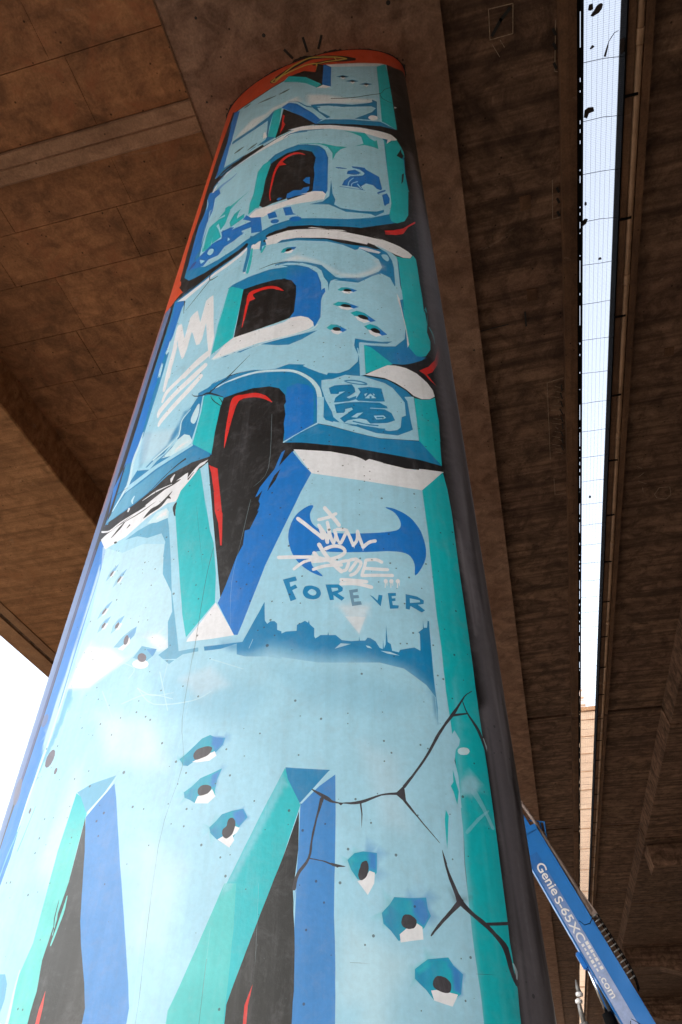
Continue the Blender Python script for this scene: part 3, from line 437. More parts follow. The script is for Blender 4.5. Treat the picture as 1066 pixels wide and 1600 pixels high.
["painted_letter_third","D",[-871,6276,-786,6266,-713,6274,-609,6289,-513,6319,-450,6349,-389,6383,-329,6421,-275,6456,-221,6493,-160,6509,-75,6462,7,6423,91,6403,173,6388,248,6352,323,6321,395,6294,480,6229,562,6171,636,6147,710,6129,783,6118,746,6152,807,6097,868,6048,887,6029,885,5852,883,5684,888,5538,893,5397,889,5304,885,5214,892,5127,899,5043,870,4944,803,5001,740,5012,677,5028,613,5048,612,4936,611,4828,610,4724,639,4712,700,4695,761,4682,810,4642,859,4606,900,4548,901,4460,903,4374,904,4291,906,4211,909,4217,843,4220,778,4228,714,4240,650,4255,585,4273,520,4294,454,4318,387,4345,330,4304,273,4266,217,4229,216,4224,152,4224,87,4226,21,4230,-47,4236,-117,4244,-189,4254,-193,4262,-269,4273,-348,4287,-403,4238,-460,4191,-518,4147,-578,4105,-644,4087,-715,4074,-794,4067,-888,4072,-852,4051,-853,4144,-854,4240,-855,4340,-856,4443,-857,4549,-859,4660,-860,4775,-862,4894,-864,5018,-866,5147,-868,5282,-866,5417,-865,5559,-863,5706,-860,5859,-858,6019,-864,6145],{}],
["painted_letter_third","L",[-739,6138,-656,6176,-580,6226,-507,6284,-445,6314,-384,6348,-325,6386,-274,6411,-224,6439,-150,6406,-90,6408,-32,6413,10,6389,93,6370,174,6356,250,6320,324,6289,396,6263,450,6227,502,6194,592,6109,614,6137,686,6063,750,5982,769,5885,746,5827,695,5785,646,5747,576,5747,506,5751,457,5732,534,5706,610,5685,657,5725,704,5769,761,5805,817,5761,844,5661,848,5674,848,5786,848,5902,839,5988,809,6084,755,6140,700,6202,779,6171,849,6081,877,6038,878,5856,880,5683,890,5606,900,5531,857,5496,876,5360,894,5230,878,5089,819,5003,757,4994,696,4996,636,5002,638,4906,641,4813,643,4723,612,4718,610,4805,608,4894,583,4984,589,5069,597,4980,605,4894,600,4845,552,4774,501,4749,428,4741,352,4790,385,4762,336,4806,286,4852,302,4859,254,4873,205,4889,130,4868,64,4878,-5,4903,-80,4907,-157,4915,-219,4900,-282,4887,-234,4915,-300,4866,-363,4848,-362,4798,-394,4726,-421,4687,-448,4649,-438,4543,-452,4487,-500,4454,-549,4422,-600,4392,-644,4356,-707,4377,-740,4323,-774,4271,-776,4346,-778,4424,-780,4503,-764,4597,-748,4694,-745,4796,-742,4902,-739,5011,-736,5124,-736,5250,-735,5380,-735,5515,-780,5536,-762,5624,-744,5714,-740,5824,-737,5937,-733,6054,-710,6115],{}],
["painted_letter_third","B",[-860,6245,-727,6129,-733,6054,-742,5935,-743,5823,-744,5714,-762,5624,-780,5536,-782,5457,-783,5379,-793,5285,-776,5347,-779,5224,-782,5105,-779,4992,-776,4884,-773,4779,-771,4679,-768,4582,-766,4489,-861,4518,-894,4443,-931,4372,-911,4276,-892,4186,-876,4099,-886,4048,-883,4143,-880,4240,-877,4341,-874,4446,-871,4554,-868,4666,-866,4779,-864,4896,-862,5017,-860,5142,-858,5273,-853,5405,-848,5543,-842,5686,-840,5813,-838,5944,-836,6079],{"g":["B",-847,6157,-780,5536]}],
["painted_letter_third","LL",[-765,5674,-766,5650,-766,5613,-767,5576,-769,5550,-768,5534,-768,5526,-768,5521,-767,5516,-763,5510,-759,5509,-755,5509,-751,5513,-747,5526,-750,5557,-753,5599,-757,5640,-760,5670],{}],
["painted_letter_third","LL",[-770,5417,-772,5403,-776,5383,-779,5360,-781,5340,-777,5318,-773,5298,-768,5281,-765,5268,-762,5263,-758,5259,-757,5261,-757,5270,-758,5284,-759,5301,-759,5318,-761,5342,-763,5369,-764,5395,-766,5413],{}],
["painted_letter_third","B",[-738,6104,-856,6177,-861,6174,-852,6154,-839,6138,-725,6072,-721,6076,-728,6093],{"a":0.5}],
["painted_letter_third","L",[-786,5438,-787,5427,-788,5411,-789,5392,-791,5373,-789,5347,-787,5319,-786,5293,-785,5274,-778,5267,-776,5282,-773,5304,-771,5328,-769,5350,-772,5374,-775,5398,-778,5418,-781,5434],{}],
["painted_letter_third","LL",[-765,4735,-767,4717,-769,4690,-772,4660,-775,4630,-779,4602,-785,4574,-790,4543,-792,4507,-788,4463,-781,4412,-775,4365,-773,4328,-773,4307,-776,4294,-782,4283,-790,4266,-803,4236,-821,4201,-839,4169,-851,4147,-850,4144,-846,4140,-843,4139,-827,4158,-806,4188,-785,4219,-769,4246,-759,4262,-752,4272,-747,4284,-745,4306,-748,4344,-754,4392,-761,4442,-765,4486,-764,4521,-760,4552,-756,4581,-753,4610,-753,4644,-755,4678,-757,4708,-759,4730],{}],
["painted_letter_third","W",[-830,6231,-762,6219,-701,6218,-629,6233,-562,6255,-512,6280,-463,6308,-392,6336,-323,6368,-270,6421,-219,6476,-215,6441,-252,6380,-309,6335,-368,6294,-420,6274,-474,6256,-531,6221,-590,6190,-657,6162,-728,6142],{}],
["painted_letter_third","W",[-207,6452,-159,6500,-99,6502,-113,6382,-186,6413],{}],
["painted_letter_third","W",[-84,6525,1,6532,98,6538,74,6542,166,6522,248,6491,328,6466,408,6426,486,6393,562,6350,638,6313,713,6280,788,6256,703,6312,759,6277,815,6246,902,6200,962,6155,990,6119,971,6071,922,6053,869,6075,823,6107,778,6144,730,6174,681,6208,674,6182,600,6214,525,6252,449,6283,371,6319,273,6351,172,6392,116,6400,58,6412,21,6384,-56,6403],{}],
["painted_letter_third","W",[1008,6037,1000,6021,987,6008,971,6002,957,6005,948,6016,947,6031,954,6047,967,6058,983,6064,997,6062,1006,6052],{}],
["painted_letter_third","K",[-810,6251,-780,6246,-741,6243,-696,6245,-650,6252,-600,6269,-545,6294,-492,6323,-446,6348,-409,6363,-378,6374,-349,6384,-320,6399,-289,6422,-258,6450,-231,6476,-212,6494,-211,6514,-222,6541,-235,6547,-253,6526,-280,6498,-310,6468,-339,6443,-365,6424,-392,6409,-422,6394,-458,6373,-503,6348,-557,6320,-612,6295,-663,6279,-708,6269,-752,6264,-790,6265,-819,6267,-819,6264,-815,6255],{}],
["painted_letter_third","K",[-871,6474,-817,6523,-699,6367,-632,6356,-569,6353,-513,6319,-584,6298,-660,6284,-774,6291],{}],
["painted_letter_third","K",[-59,6555,-47,6553,-30,6553,-10,6553,11,6551,33,6552,59,6551,82,6551,99,6553,104,6578,93,6592,91,6575,97,6575,128,6565,173,6549,217,6534,247,6526,249,6529,249,6536,246,6541,216,6551,171,6567,126,6584,95,6596,83,6597,90,6570,93,6569,92,6584,76,6584,52,6586,26,6588,3,6589,-17,6584,-36,6577,-51,6571,-62,6566,-63,6563,-62,6557],{}],
["painted_letter_third","K",[205,6552,239,6531,288,6503,342,6475,391,6452,433,6436,474,6423,515,6410,561,6395,619,6373,685,6352,746,6337,788,6329,804,6347,808,6385,795,6405,752,6406,690,6414,623,6428,563,6442,516,6455,474,6466,434,6477,391,6491,342,6507,288,6528,239,6548,204,6562,203,6561,203,6556],{}],
["painted_letter_third","W",[279,6511,336,6477,392,6446,344,6465,247,6510],{}],
["painted_letter_third","W",[392,6442,447,6422,501,6406,539,6379,455,6407],{}],
["painted_letter_third","K",[-515,6322,-516,6302,-516,6273,-513,6242,-502,6212,-483,6204,-463,6207,-443,6214,-430,6218,-432,6225,-447,6223,-468,6220,-489,6220,-501,6226,-505,6236,-508,6265,-510,6295,-511,6317],{}],
["painted_letter_third","K",[-504,6224,-517,6203,-534,6174,-555,6141,-577,6108,-603,6071,-633,6031,-661,5995,-681,5972,-678,5967,-658,5990,-629,6024,-598,6064,-572,6100,-550,6133,-529,6165,-511,6194,-499,6214,-499,6218,-502,6223],{}],
["painted_letter_third","K",[-734,6141,-696,5943,-693,5940,-719,6125,-724,6136,-732,6144],{}],
["painted_letter_third","K",[-84,6075,-65,6078,-39,6083,-9,6088,19,6090,48,6088,80,6084,107,6079,127,6076,128,6078,128,6082,125,6085,106,6088,78,6092,47,6097,17,6099,-11,6096,-41,6089,-67,6083,-85,6079],{}],
["painted_letter_third","D",[-219,6537,-217,6507,-215,6465,-212,6418,-211,6372,-212,6325,-213,6275,-215,6228,-216,6191,-216,6167,-217,6151,-217,6141,-218,6133,-212,6112,-200,6099,-193,6108,-193,6115,-192,6126,-192,6142,-191,6166,-189,6201,-187,6247,-184,6297,-183,6344,-183,6389,-183,6436,-184,6477,-184,6505,-193,6536,-211,6552],{}],
["painted_letter_third","T",[-180,6427,-181,6393,-181,6344,-182,6291,-183,6245,-184,6202,-185,6160,-186,6124,-187,6099,-182,6080,-172,6069,-166,6077,-164,6101,-162,6136,-160,6178,-159,6221,-160,6271,-162,6326,-164,6378,-166,6414,-170,6427,-177,6434],{}],
["painted_letter_third","D",[-113,6531,-112,6511,-111,6484,-111,6455,-110,6430,-109,6410,-108,6391,-107,6375,-106,6364,-102,6349,-94,6343,-90,6351,-90,6361,-90,6376,-91,6394,-91,6413,-90,6437,-89,6464,-89,6490,-88,6508,-94,6531,-107,6542],{}],
["painted_letter_third","T",[-75,6406,-98,6333,-97,6320,-90,6308,-83,6310,-61,6382,-62,6396,-69,6408],{}],
["painted_letter_third","D",[-225,6538,-210,6643,-131,6572,-78,6554,-55,6491,-125,6502,-157,6474],{}],
["painted_letter_third","W",[-194,6096,-194,6090,-196,6087,-200,6088,-204,6092,-207,6098,-208,6105,-208,6111,-206,6114,-203,6113,-199,6109,-196,6103],{}],
["painted_letter_third","D",[64,6230,78,6274,112,6284,142,6273,178,6259,161,6226,91,6216],{"g":["T",160,6259,69,6231]}],
["painted_letter_third","B",[136,6271,178,6259,161,6226,141,6237],{}],
["painted_letter_third","W",[90,6219,123,6235,161,6229,145,6192,115,6192],{}],
["painted_letter_third","K",[98,6237,100,6243,103,6249,107,6255,111,6259,117,6261,124,6261,131,6260,136,6258,140,6254,144,6249,146,6243,146,6238,144,6234,139,6230,134,6226,129,6223,123,6222,118,6221,112,6222,108,6223,104,6225,101,6229,99,6233],{}],
["painted_letter_third","D",[477,5612,502,5638,540,5633,569,5614,603,5591,577,5574,502,5593],{"g":["T",584,5597,483,5611]}],
["painted_letter_third","B",[562,5615,603,5591,577,5574,559,5589],{}],
["painted_letter_third","W",[502,5595,540,5594,577,5576,552,5555,520,5567],{}],
["painted_letter_third","K",[515,5604,518,5608,522,5611,528,5614,534,5615,540,5614,547,5612,554,5608,559,5605,562,5601,565,5596,566,5591,565,5588,561,5585,556,5584,549,5583,543,5583,537,5584,531,5586,525,5588,521,5591,518,5594,515,5597,514,5601],{}],
["painted_letter_third","D",[450,5449,484,5472,534,5459,569,5432,612,5401,579,5386,531,5403,482,5422],{"g":["T",588,5411,458,5446]}],
["painted_letter_third","B",[561,5435,612,5401,579,5386,555,5406],{}],
["painted_letter_third","W",[482,5424,531,5415,579,5388,545,5370,505,5389],{}],
["painted_letter_third","K",[499,5432,503,5436,509,5439,517,5441,524,5441,533,5438,542,5434,550,5429,556,5424,561,5419,564,5413,565,5408,563,5404,559,5402,551,5401,543,5402,535,5403,527,5405,519,5408,512,5412,507,5416,503,5420,500,5425,498,5429],{}],
["painted_letter_third","D",[559,5340,598,5360,645,5334,676,5295,713,5248,677,5238,632,5268,587,5301],{"g":["T",691,5266,567,5335]}],
["painted_letter_third","B",[668,5299,713,5248,677,5238,657,5267],{}],
["painted_letter_third","W",[587,5304,635,5283,678,5241,641,5227,604,5258],{}],
["painted_letter_third","K",[606,5310,610,5313,617,5315,625,5316,632,5314,640,5310,648,5303,656,5295,662,5288,665,5281,667,5273,667,5267,665,5262,660,5261,652,5262,644,5264,636,5268,629,5272,622,5277,615,5283,610,5289,607,5295,605,5301,604,5306],{}],
["painted_letter_third","D",[416,5199,443,5231,480,5221,507,5193,539,5159,513,5140,440,5172],{"g":["T",521,5170,423,5197]}],
["painted_letter_third","B",[501,5195,539,5159,513,5140,496,5161],{}],
["painted_letter_third","W",[441,5174,478,5170,513,5143,487,5118,457,5136],{}],
["painted_letter_third","K",[453,5186,456,5190,461,5194,467,5197,473,5198,479,5197,486,5193,492,5188,497,5183,500,5177,502,5170,503,5164,502,5159,498,5157,493,5155,486,5155,480,5156,474,5157,468,5160,463,5164,459,5168,456,5172,454,5177,453,5182],{}],
["painted_letter_third","D",[640,5193,676,5217,718,5195,744,5158,776,5113,742,5100,702,5127,663,5156],{"g":["T",757,5129,646,5188]}],
["painted_letter_third","B",[737,5162,776,5113,742,5100,726,5127],{}],
["painted_letter_third","W",[663,5159,706,5142,743,5103,708,5085,676,5113],{}],
["painted_letter_third","K",[681,5167,685,5170,691,5173,699,5174,705,5174,712,5170,720,5164,726,5156,731,5150,734,5143,735,5135,735,5128,732,5124,728,5122,721,5122,713,5124,706,5126,700,5130,694,5135,688,5140,684,5146,681,5151,679,5157,679,5162],{}],
["painted_letter_third","W",[102,6113,186,6136,246,6083,304,6034,354,5976,403,5921,448,5863,491,5807,544,5793,597,5782,643,5808,689,5836,748,5910,728,5979,765,5885,703,5796,653,5771,604,5748,551,5762,499,5779,434,5859,358,5975,294,6016,228,6061,178,6069,127,6080],{"f":31,"a":0.75}],
["painted_letter_third","W",[614,6137,636,6155,709,6116,768,6086,752,6062,679,6085],{"a":0.85}],
["painted_letter_third","L",[770,6050,776,6055,785,6059,795,6059,804,6056,810,6048,815,6035,819,6021,820,6009,820,5997,817,5985,813,5975,808,5970,801,5972,794,5980,786,5990,780,6001,775,6013,771,6027,769,6040],{}],
["painted_letter_third","D",[33,6080,96,6087,151,6072,210,6040,268,6010,318,5976,366,5945,419,5848,463,5771,506,5744,457,5743,432,5730,423,5686,421,5608,414,5714,385,5788,368,5874,330,5933,281,5974,230,6016,128,6060,35,6065],{}],
["painted_letter_third","D",[206,6366,262,6340,317,6317,395,6278,487,6220,562,6186,622,6167,681,6152,710,6131,621,6145,610,6115,592,6116,555,6172,487,6204,434,6246,384,6271,333,6299,274,6324,214,6352],{}],
["painted_letter_third","L",[353,5678,374,5677,382,5642,365,5614,366,5469,376,5457,359,5471,355,5597],{}],
["painted_letter_third","B",[395,5652,400,5606,384,5565,378,5529,373,5468,365,5532,365,5608,382,5642],{}],
["painted_letter_third","D",[-314,5962,-275,5993,-217,6005,-161,6020,-80,6024,0,6032,66,6017,131,6006,83,6049,138,6025,193,6004,278,5942,340,5854,369,5724,375,5618,376,5467,377,5322,347,5231,281,5297,213,5367,179,5354,167,5504,155,5661,142,5826,61,5830,-21,5839,-106,5852,-193,5872,-252,5915],{}],
["painted_letter_third","B",[131,6012,209,5993,278,5942,340,5847,369,5718,374,5618,375,5467,375,5323,345,5225,317,5307,247,5368,192,5362,197,5469,201,5580,206,5695,182,5783,127,5846],{"g":["D",131,6012,239,5817]}],
["painted_letter_third","T",[-305,5964,-285,5971,-177,5869,-182,5770,-185,5607,-189,5452,-192,5303,-189,5313,-260,5258,-331,5207,-329,5349,-327,5498,-325,5654,-323,5817,-327,5663,-330,5516,-334,5375,-327,5513,-320,5657,-313,5807],{}],
["painted_letter_third","K",[-181,5871,-123,5872,-66,5875,-7,5873,51,5872,140,5847,95,5869,166,5816,203,5735,209,5628,207,5527,206,5429,178,5367,134,5346,90,5328,163,5359,81,5339,-3,5324,-64,5316,-125,5310,-188,5306,-185,5312,-184,5418,-183,5527,-183,5640,-182,5754],{}],
["painted_letter_third","R",[-137,5393,-135,5415,-133,5447,-130,5484,-127,5520,-126,5553,-124,5588,-123,5622,-120,5654,-118,5685,-115,5714,-111,5737,-105,5751,-97,5763,-85,5770,-70,5775,-54,5779,-35,5781,-15,5781,4,5779,21,5775,36,5768,49,5759,61,5748,73,5737,87,5728,100,5717,112,5707,121,5701,122,5705,114,5717,103,5734,90,5752,77,5769,63,5781,49,5792,34,5802,17,5809,-2,5813,-23,5815,-44,5815,-63,5814,-81,5816,-100,5816,-118,5812,-133,5799,-140,5771,-141,5739,-141,5705,-140,5672,-141,5638,-142,5603,-142,5567,-142,5532,-141,5494,-141,5454,-141,5419,-140,5395],{}],
["painted_letter_third","R",[-130,5768,-104,5780,-95,5736,-76,5699,-125,5686],{}],
["painted_letter_third","W",[-323,5152,-284,5203,-247,5262,-189,5310,-142,5311,-96,5313,-10,5318,37,5319,82,5320,151,5334,190,5368,252,5366,301,5334,333,5279,338,5238,306,5209,261,5194,215,5181,161,5175,107,5171,53,5169,-3,5169,-51,5162,-101,5156,-165,5150,-231,5147,-307,5149],{}],
["painted_letter_third","LL",[-304,5136,-266,5134,-212,5133,-153,5134,-97,5136,-45,5138,7,5142,59,5148,110,5154,163,5160,219,5168,269,5177,308,5188,333,5202,349,5217,357,5230,364,5239,364,5244,362,5249,359,5249,352,5240,344,5227,330,5213,305,5200,266,5189,216,5180,160,5173,107,5166,55,5160,3,5155,-49,5151,-101,5149,-157,5147,-216,5146,-270,5147,-308,5150,-310,5146,-308,5140],{}],
["painted_letter_third","D",[-252,5136,-193,5136,-135,5139,-50,5147,13,5150,-63,5139,-118,5122,-157,5144,-221,5125],{}],
["painted_letter_third","D",[9,5151,59,5152,109,5154,186,5159,262,5167,313,5175,363,5184,309,5143,271,5114,194,5082,126,5098,68,5124],{}],
["painted_letter_third","K",[-49,5069,-62,5052,-80,5029,-100,5004,-117,4982,-131,4965,-142,4950,-153,4936,-167,4922,-184,4907,-203,4891,-222,4877,-238,4865,-251,4855,-262,4846,-271,4840,-278,4835,-278,4829,-274,4821,-268,4819,-262,4825,-254,4832,-243,4842,-231,4853,-216,4866,-197,4881,-179,4898,-162,4914,-149,4929,-138,4944,-127,4960,-114,4977,-98,4999,-78,5025,-61,5050,-48,5067],{}],
["painted_letter_third","K",[-163,4909,-154,4909,-141,4911,-126,4912,-107,4911,-82,4909,-52,4906,-24,4903,-5,4902,-5,4904,-25,4906,-53,4910,-84,4914,-109,4917,-128,4918,-144,4917,-156,4917,-165,4917,-166,4915,-165,4911],{}],
["painted_crown","W",[-647,5175,-648,5193,-650,5220,-653,5252,-656,5285,-658,5320,-660,5358,-663,5399,-666,5439,-668,5479,-671,5520,-674,5561,-676,5600,-679,5640,-681,5680,-683,5716,-683,5743,-683,5758,-683,5764,-682,5766,-681,5770,-684,5787,-699,5809,-711,5815,-713,5815,-718,5813,-721,5805,-723,5789,-722,5760,-720,5722,-718,5681,-715,5640,-711,5599,-707,5556,-703,5513,-699,5472,-695,5430,-691,5388,-687,5348,-684,5312,-683,5280,-682,5250,-682,5225,-682,5207,-672,5186,-655,5169],{}],
["painted_crown","W",[-719,5757,-688,5812,-668,5768,-607,5570,-606,5690,-604,5815,-585,5838,-549,5860,-536,5821,-493,5674,-490,5801,-488,5932,-465,5955,-432,5965,-424,5924,-399,5772,-377,5626,-355,5488,-338,5397,-338,5377,-338,5271,-339,5167,-359,5254,-394,5412,-415,5516,-436,5624,-437,5530,-437,5439,-450,5393,-477,5400,-533,5566,-551,5600,-552,5498,-553,5398,-567,5320,-578,5318,-600,5373,-660,5539,-688,5645],{}],
["painted_crown","W",[-359,5248,-363,5247,-369,5244,-378,5239,-391,5232,-409,5219,-431,5203,-455,5187,-476,5171,-495,5156,-512,5140,-526,5126,-536,5117,-536,5099,-520,5075,-505,5071,-496,5080,-482,5094,-465,5110,-448,5125,-428,5140,-405,5157,-383,5173,-365,5186,-354,5196,-347,5202,-342,5206,-338,5210,-337,5224,-347,5243],{}],
["painted_crown","W",[-370,5268,-382,5260,-400,5249,-422,5234,-446,5216,-471,5191,-500,5162,-530,5133,-558,5108,-584,5089,-609,5073,-632,5057,-650,5039,-660,5014,-664,4986,-664,4961,-664,4944,-660,4932,-650,4923,-645,4924,-641,4938,-637,4959,-631,4981,-619,5000,-603,5017,-582,5032,-557,5049,-532,5069,-504,5093,-473,5120,-443,5147,-417,5171,-397,5192,-378,5211,-363,5226,-352,5238,-352,5249,-360,5264],{}],
["painted_crown","W",[-368,5141,-382,5128,-403,5110,-428,5090,-453,5069,-479,5047,-508,5025,-538,5001,-566,4977,-594,4952,-623,4924,-648,4899,-667,4876,-673,4852,-672,4830,-667,4812,-663,4800,-659,4791,-651,4784,-647,4787,-645,4795,-644,4805,-640,4817,-630,4831,-613,4853,-589,4879,-562,4907,-535,4932,-507,4955,-477,4976,-448,4998,-421,5018,-398,5042,-375,5066,-356,5086,-344,5102,-343,5118,-355,5137],{}],
["painted_crown","W",[-382,5038,-393,5024,-409,5004,-428,4982,-448,4959,-469,4935,-493,4909,-517,4884,-541,4859,-565,4833,-589,4806,-611,4782,-628,4762,-636,4743,-638,4728,-637,4716,-636,4707,-633,4697,-623,4688,-618,4690,-615,4695,-612,4702,-607,4711,-597,4723,-580,4742,-558,4766,-534,4792,-511,4817,-487,4841,-463,4866,-439,4891,-418,4915,-400,4941,-383,4966,-368,4989,-359,5005,-360,5020,-371,5037],{}],
["painted_crown","W",[-704,5569,-704,5534,-703,5485,-702,5432,-702,5387,-701,5352,-700,5322,-699,5291,-698,5256,-695,5208,-691,5153,-687,5102,-684,5068,-677,5051,-663,5038,-657,5042,-656,5073,-656,5120,-656,5170,-655,5214,-655,5248,-655,5276,-655,5305,-654,5338,-655,5384,-656,5437,-658,5486,-659,5521,-670,5550,-693,5574],{}],
["painted_crown","W",[-645,5516,-562,5454,-560,5334,-576,5322],{}],
["painted_letter_third","D",[-282,4887,-218,4897,-156,4909,-79,4902,-4,4898,50,4883,104,4869,143,4867,206,4884,254,4871,302,4859,287,4847,347,4799,387,4767,426,4736,400,4698,355,4706,395,4636,363,4698,299,4780,234,4825,183,4840,131,4855,65,4865,-2,4876,-69,4867,-136,4860,-204,4842,-273,4827],{}],
["painted_letter_third","LL",[-258,4831,-235,4835,-204,4843,-168,4851,-134,4857,-101,4861,-67,4865,-34,4867,0,4867,34,4863,68,4856,101,4848,132,4840,161,4832,187,4824,212,4815,234,4804,255,4789,274,4773,292,4754,309,4736,323,4718,335,4699,346,4680,355,4660,363,4642,369,4626,373,4607,378,4580,383,4534,387,4476,390,4425,391,4396,418,4405,416,4441,414,4479,387,4512,384,4479,385,4440,386,4398,387,4370,393,4355,405,4353,410,4365,411,4393,411,4434,412,4473,410,4479,386,4480,388,4443,391,4408,418,4396,416,4423,413,4475,409,4534,404,4582,398,4614,391,4639,382,4659,373,4679,361,4701,348,4721,333,4740,317,4759,299,4777,280,4795,259,4812,236,4827,212,4838,186,4847,159,4854,130,4861,99,4869,65,4876,30,4883,-4,4886,-39,4886,-73,4883,-107,4879,-140,4873,-174,4866,-209,4856,-240,4847,-262,4841,-263,4838,-261,4833],{}],
["painted_letter_third","D",[-271,4816,-231,4835,-191,4854,-129,4859,-69,4867,0,4858,66,4852,119,4836,171,4823,250,4772,315,4699,360,4624,380,4546,384,4471,388,4399,378,4486,367,4577,357,4671,361,4557,365,4447,368,4342,317,4301,267,4262,216,4224,213,4298,209,4374,205,4451,184,4563,162,4681,155,4701,94,4715,32,4730,-33,4726,-99,4725,-167,4725,-263,4763],{}],
["painted_letter_third","B",[206,4677,266,4700,328,4667,366,4604,385,4492,388,4399,378,4480,368,4564,357,4650,361,4543,365,4441,368,4342,336,4314,304,4288,265,4260,225,4233,218,4302,210,4373,209,4460,208,4550,207,4565],{"g":["D",201,4755,245,4639]}],
["painted_letter_third","D",[-366,4800,-333,4803,-333,4715,-367,4655,-370,4592,-337,4567,-343,4462,-399,4515,-432,4495,-439,4566,-446,4639,-423,4679,-401,4720],{}],
["painted_letter_third","D",[-439,4721,-401,4720,-448,4649,-438,4543,-463,4501,-499,4475,-535,4450,-595,4403,-549,4427,-505,4452,-495,4545,-476,4585,-458,4627],{"f":15,"a":0.9}],
["painted_letter_third","LL",[-345,4740,-341,4742,-337,4737,-334,4727,-332,4714,-330,4698,-328,4678,-327,4656,-327,4636,-329,4616,-332,4595,-336,4578,-341,4569,-348,4569,-357,4577,-366,4589,-372,4602,-374,4615,-374,4631,-372,4648,-369,4666,-364,4686,-357,4708,-351,4728],{}],
["painted_letter_third","L",[-325,4800,-325,4777,-324,4744,-323,4708,-322,4673,-322,4641,-323,4609,-324,4577,-325,4546,-328,4513,-331,4480,-334,4449,-336,4426,-336,4412,-336,4404,-335,4400,-334,4397,-330,4389,-323,4386,-320,4391,-321,4394,-321,4396,-322,4402,-321,4415,-319,4438,-316,4468,-313,4501,-311,4534,-309,4566,-308,4598,-307,4630,-307,4662,-307,4697,-308,4734,-309,4766,-310,4789,-314,4799,-322,4805],{}],
["painted_letter_third","LL",[-394,4718,-404,4706,-418,4689,-433,4669,-443,4649,-445,4625,-443,4600,-440,4575,-440,4554,-440,4537,-440,4523,-444,4510,-456,4493,-485,4468,-526,4440,-568,4416,-597,4400,-597,4395,-593,4389,-588,4387,-559,4403,-518,4429,-477,4457,-448,4482,-435,4501,-431,4516,-431,4531,-432,4548,-432,4570,-435,4595,-438,4619,-436,4641,-427,4662,-413,4683,-400,4701,-391,4713],{}],
["painted_letter_third","LL",[-518,4376,-469,4425,-436,4479,-397,4505,-356,4477,-329,4421,-335,4398,-379,4374,-425,4353,-478,4363,-533,4375],{}],
["painted_letter_third","W",[-441,4394,-410,4423,-362,4431,-379,4409,-425,4387],{"f":5}],
["painted_letter_third","L",[-426,4368,-373,4382,-322,4398,-318,4377,-372,4356,-427,4336,-484,4318,-543,4303,-613,4274,-689,4250,-772,4233,-747,4283,-683,4296,-624,4313,-567,4334,-495,4349],{}],
["painted_letter_third","L",[-707,4377,-626,4355,-581,4388,-516,4407,-484,4452,-452,4497,-432,4477,-465,4440,-499,4403,-558,4367,-599,4322,-699,4368],{}],
["painted_letter_third","D",[-773,4737,-671,4670,-664,4553,-658,4440,-680,4385,-700,4387,-729,4502,-734,4581,-740,4662],{"f":12,"a":0.35}],
["painted_letter_third","W",[-755,4714,-657,4665,-570,4627,-490,4597,-490,4516,-516,4480,-542,4445,-581,4427,-622,4410,-690,4420,-711,4514,-732,4612],{"f":27,"a":0.25}],
["painted_letter_third","D",[-539,4287,-481,4304,-425,4323,-370,4344,-317,4367,-253,4310,-192,4257,-194,4244,-264,4235,-337,4228,-395,4214,-454,4202,-498,4173,-543,4145,-590,4119,-654,4099,-722,4082,-798,4071,-888,4072,-862,4108,-837,4146,-792,4186,-750,4230,-698,4235,-650,4243,-593,4264],{"g":["D2",-195,4254,-752,4204]}],
["painted_letter_third","T",[-317,4795,-281,4792,-229,4755,-179,4721,-179,4645,-181,4544,-183,4447,-185,4353,-187,4262,-253,4325,-324,4393,-319,4481,-315,4572,-311,4666,-314,4730],{}],
["painted_letter_third","K",[-352,4294,-361,4288,-374,4281,-389,4271,-406,4260,-424,4246,-444,4230,-465,4213,-486,4196,-508,4176,-531,4154,-551,4135,-566,4121,-564,4120,-549,4132,-528,4151,-505,4172,-482,4191,-461,4207,-440,4224,-419,4239,-400,4252,-383,4262,-367,4270,-353,4276,-343,4280,-343,4285,-347,4292],{}],
["painted_letter_third","K",[-754,4269,-853,4274,-849,4269,-751,4266],{}],
["painted_letter_third","K",[-411,4862,-408,4856,-403,4848,-396,4837,-387,4828,-375,4821,-362,4815,-347,4811,-333,4807,-321,4805,-309,4806,-297,4805,-282,4798,-258,4783,-228,4760,-199,4738,-180,4723,-178,4723,-178,4726,-180,4729,-199,4746,-227,4771,-258,4797,-284,4817,-303,4823,-316,4821,-326,4817,-336,4816,-350,4820,-364,4825,-377,4831,-387,4837,-395,4843,-401,4850,-406,4858,-410,4863],{}],
["painted_letter_third","K",[-268,4770,-264,4761,-259,4747,-252,4732,-243,4718,-233,4703,-221,4689,-210,4676,-200,4665,-193,4657,-187,4651,-183,4647,-179,4644,-179,4646,-182,4650,-186,4655,-191,4662,-198,4670,-207,4681,-219,4695,-230,4709,-239,4722,-247,4735,-255,4749,-261,4762,-265,4771],{}],
["painted_letter_third","K",[-210,4733,-202,4718,-191,4698,-181,4676,-175,4661,-173,4651,-174,4641,-177,4634,-178,4627,-178,4625,-176,4622,-174,4623,-172,4628,-168,4635,-166,4646,-167,4660,-175,4679,-187,4701,-199,4721,-207,4735,-209,4737,-211,4736],{}],
["painted_letter_third","K",[-163,4905,-175,4898,-192,4888,-211,4876,-229,4864,-245,4852,-262,4837,-277,4824,-288,4815,-288,4809,-284,4801,-279,4800,-269,4811,-256,4826,-240,4842,-224,4857,-207,4869,-188,4881,-171,4891,-160,4899,-159,4901,-161,4904],{}],
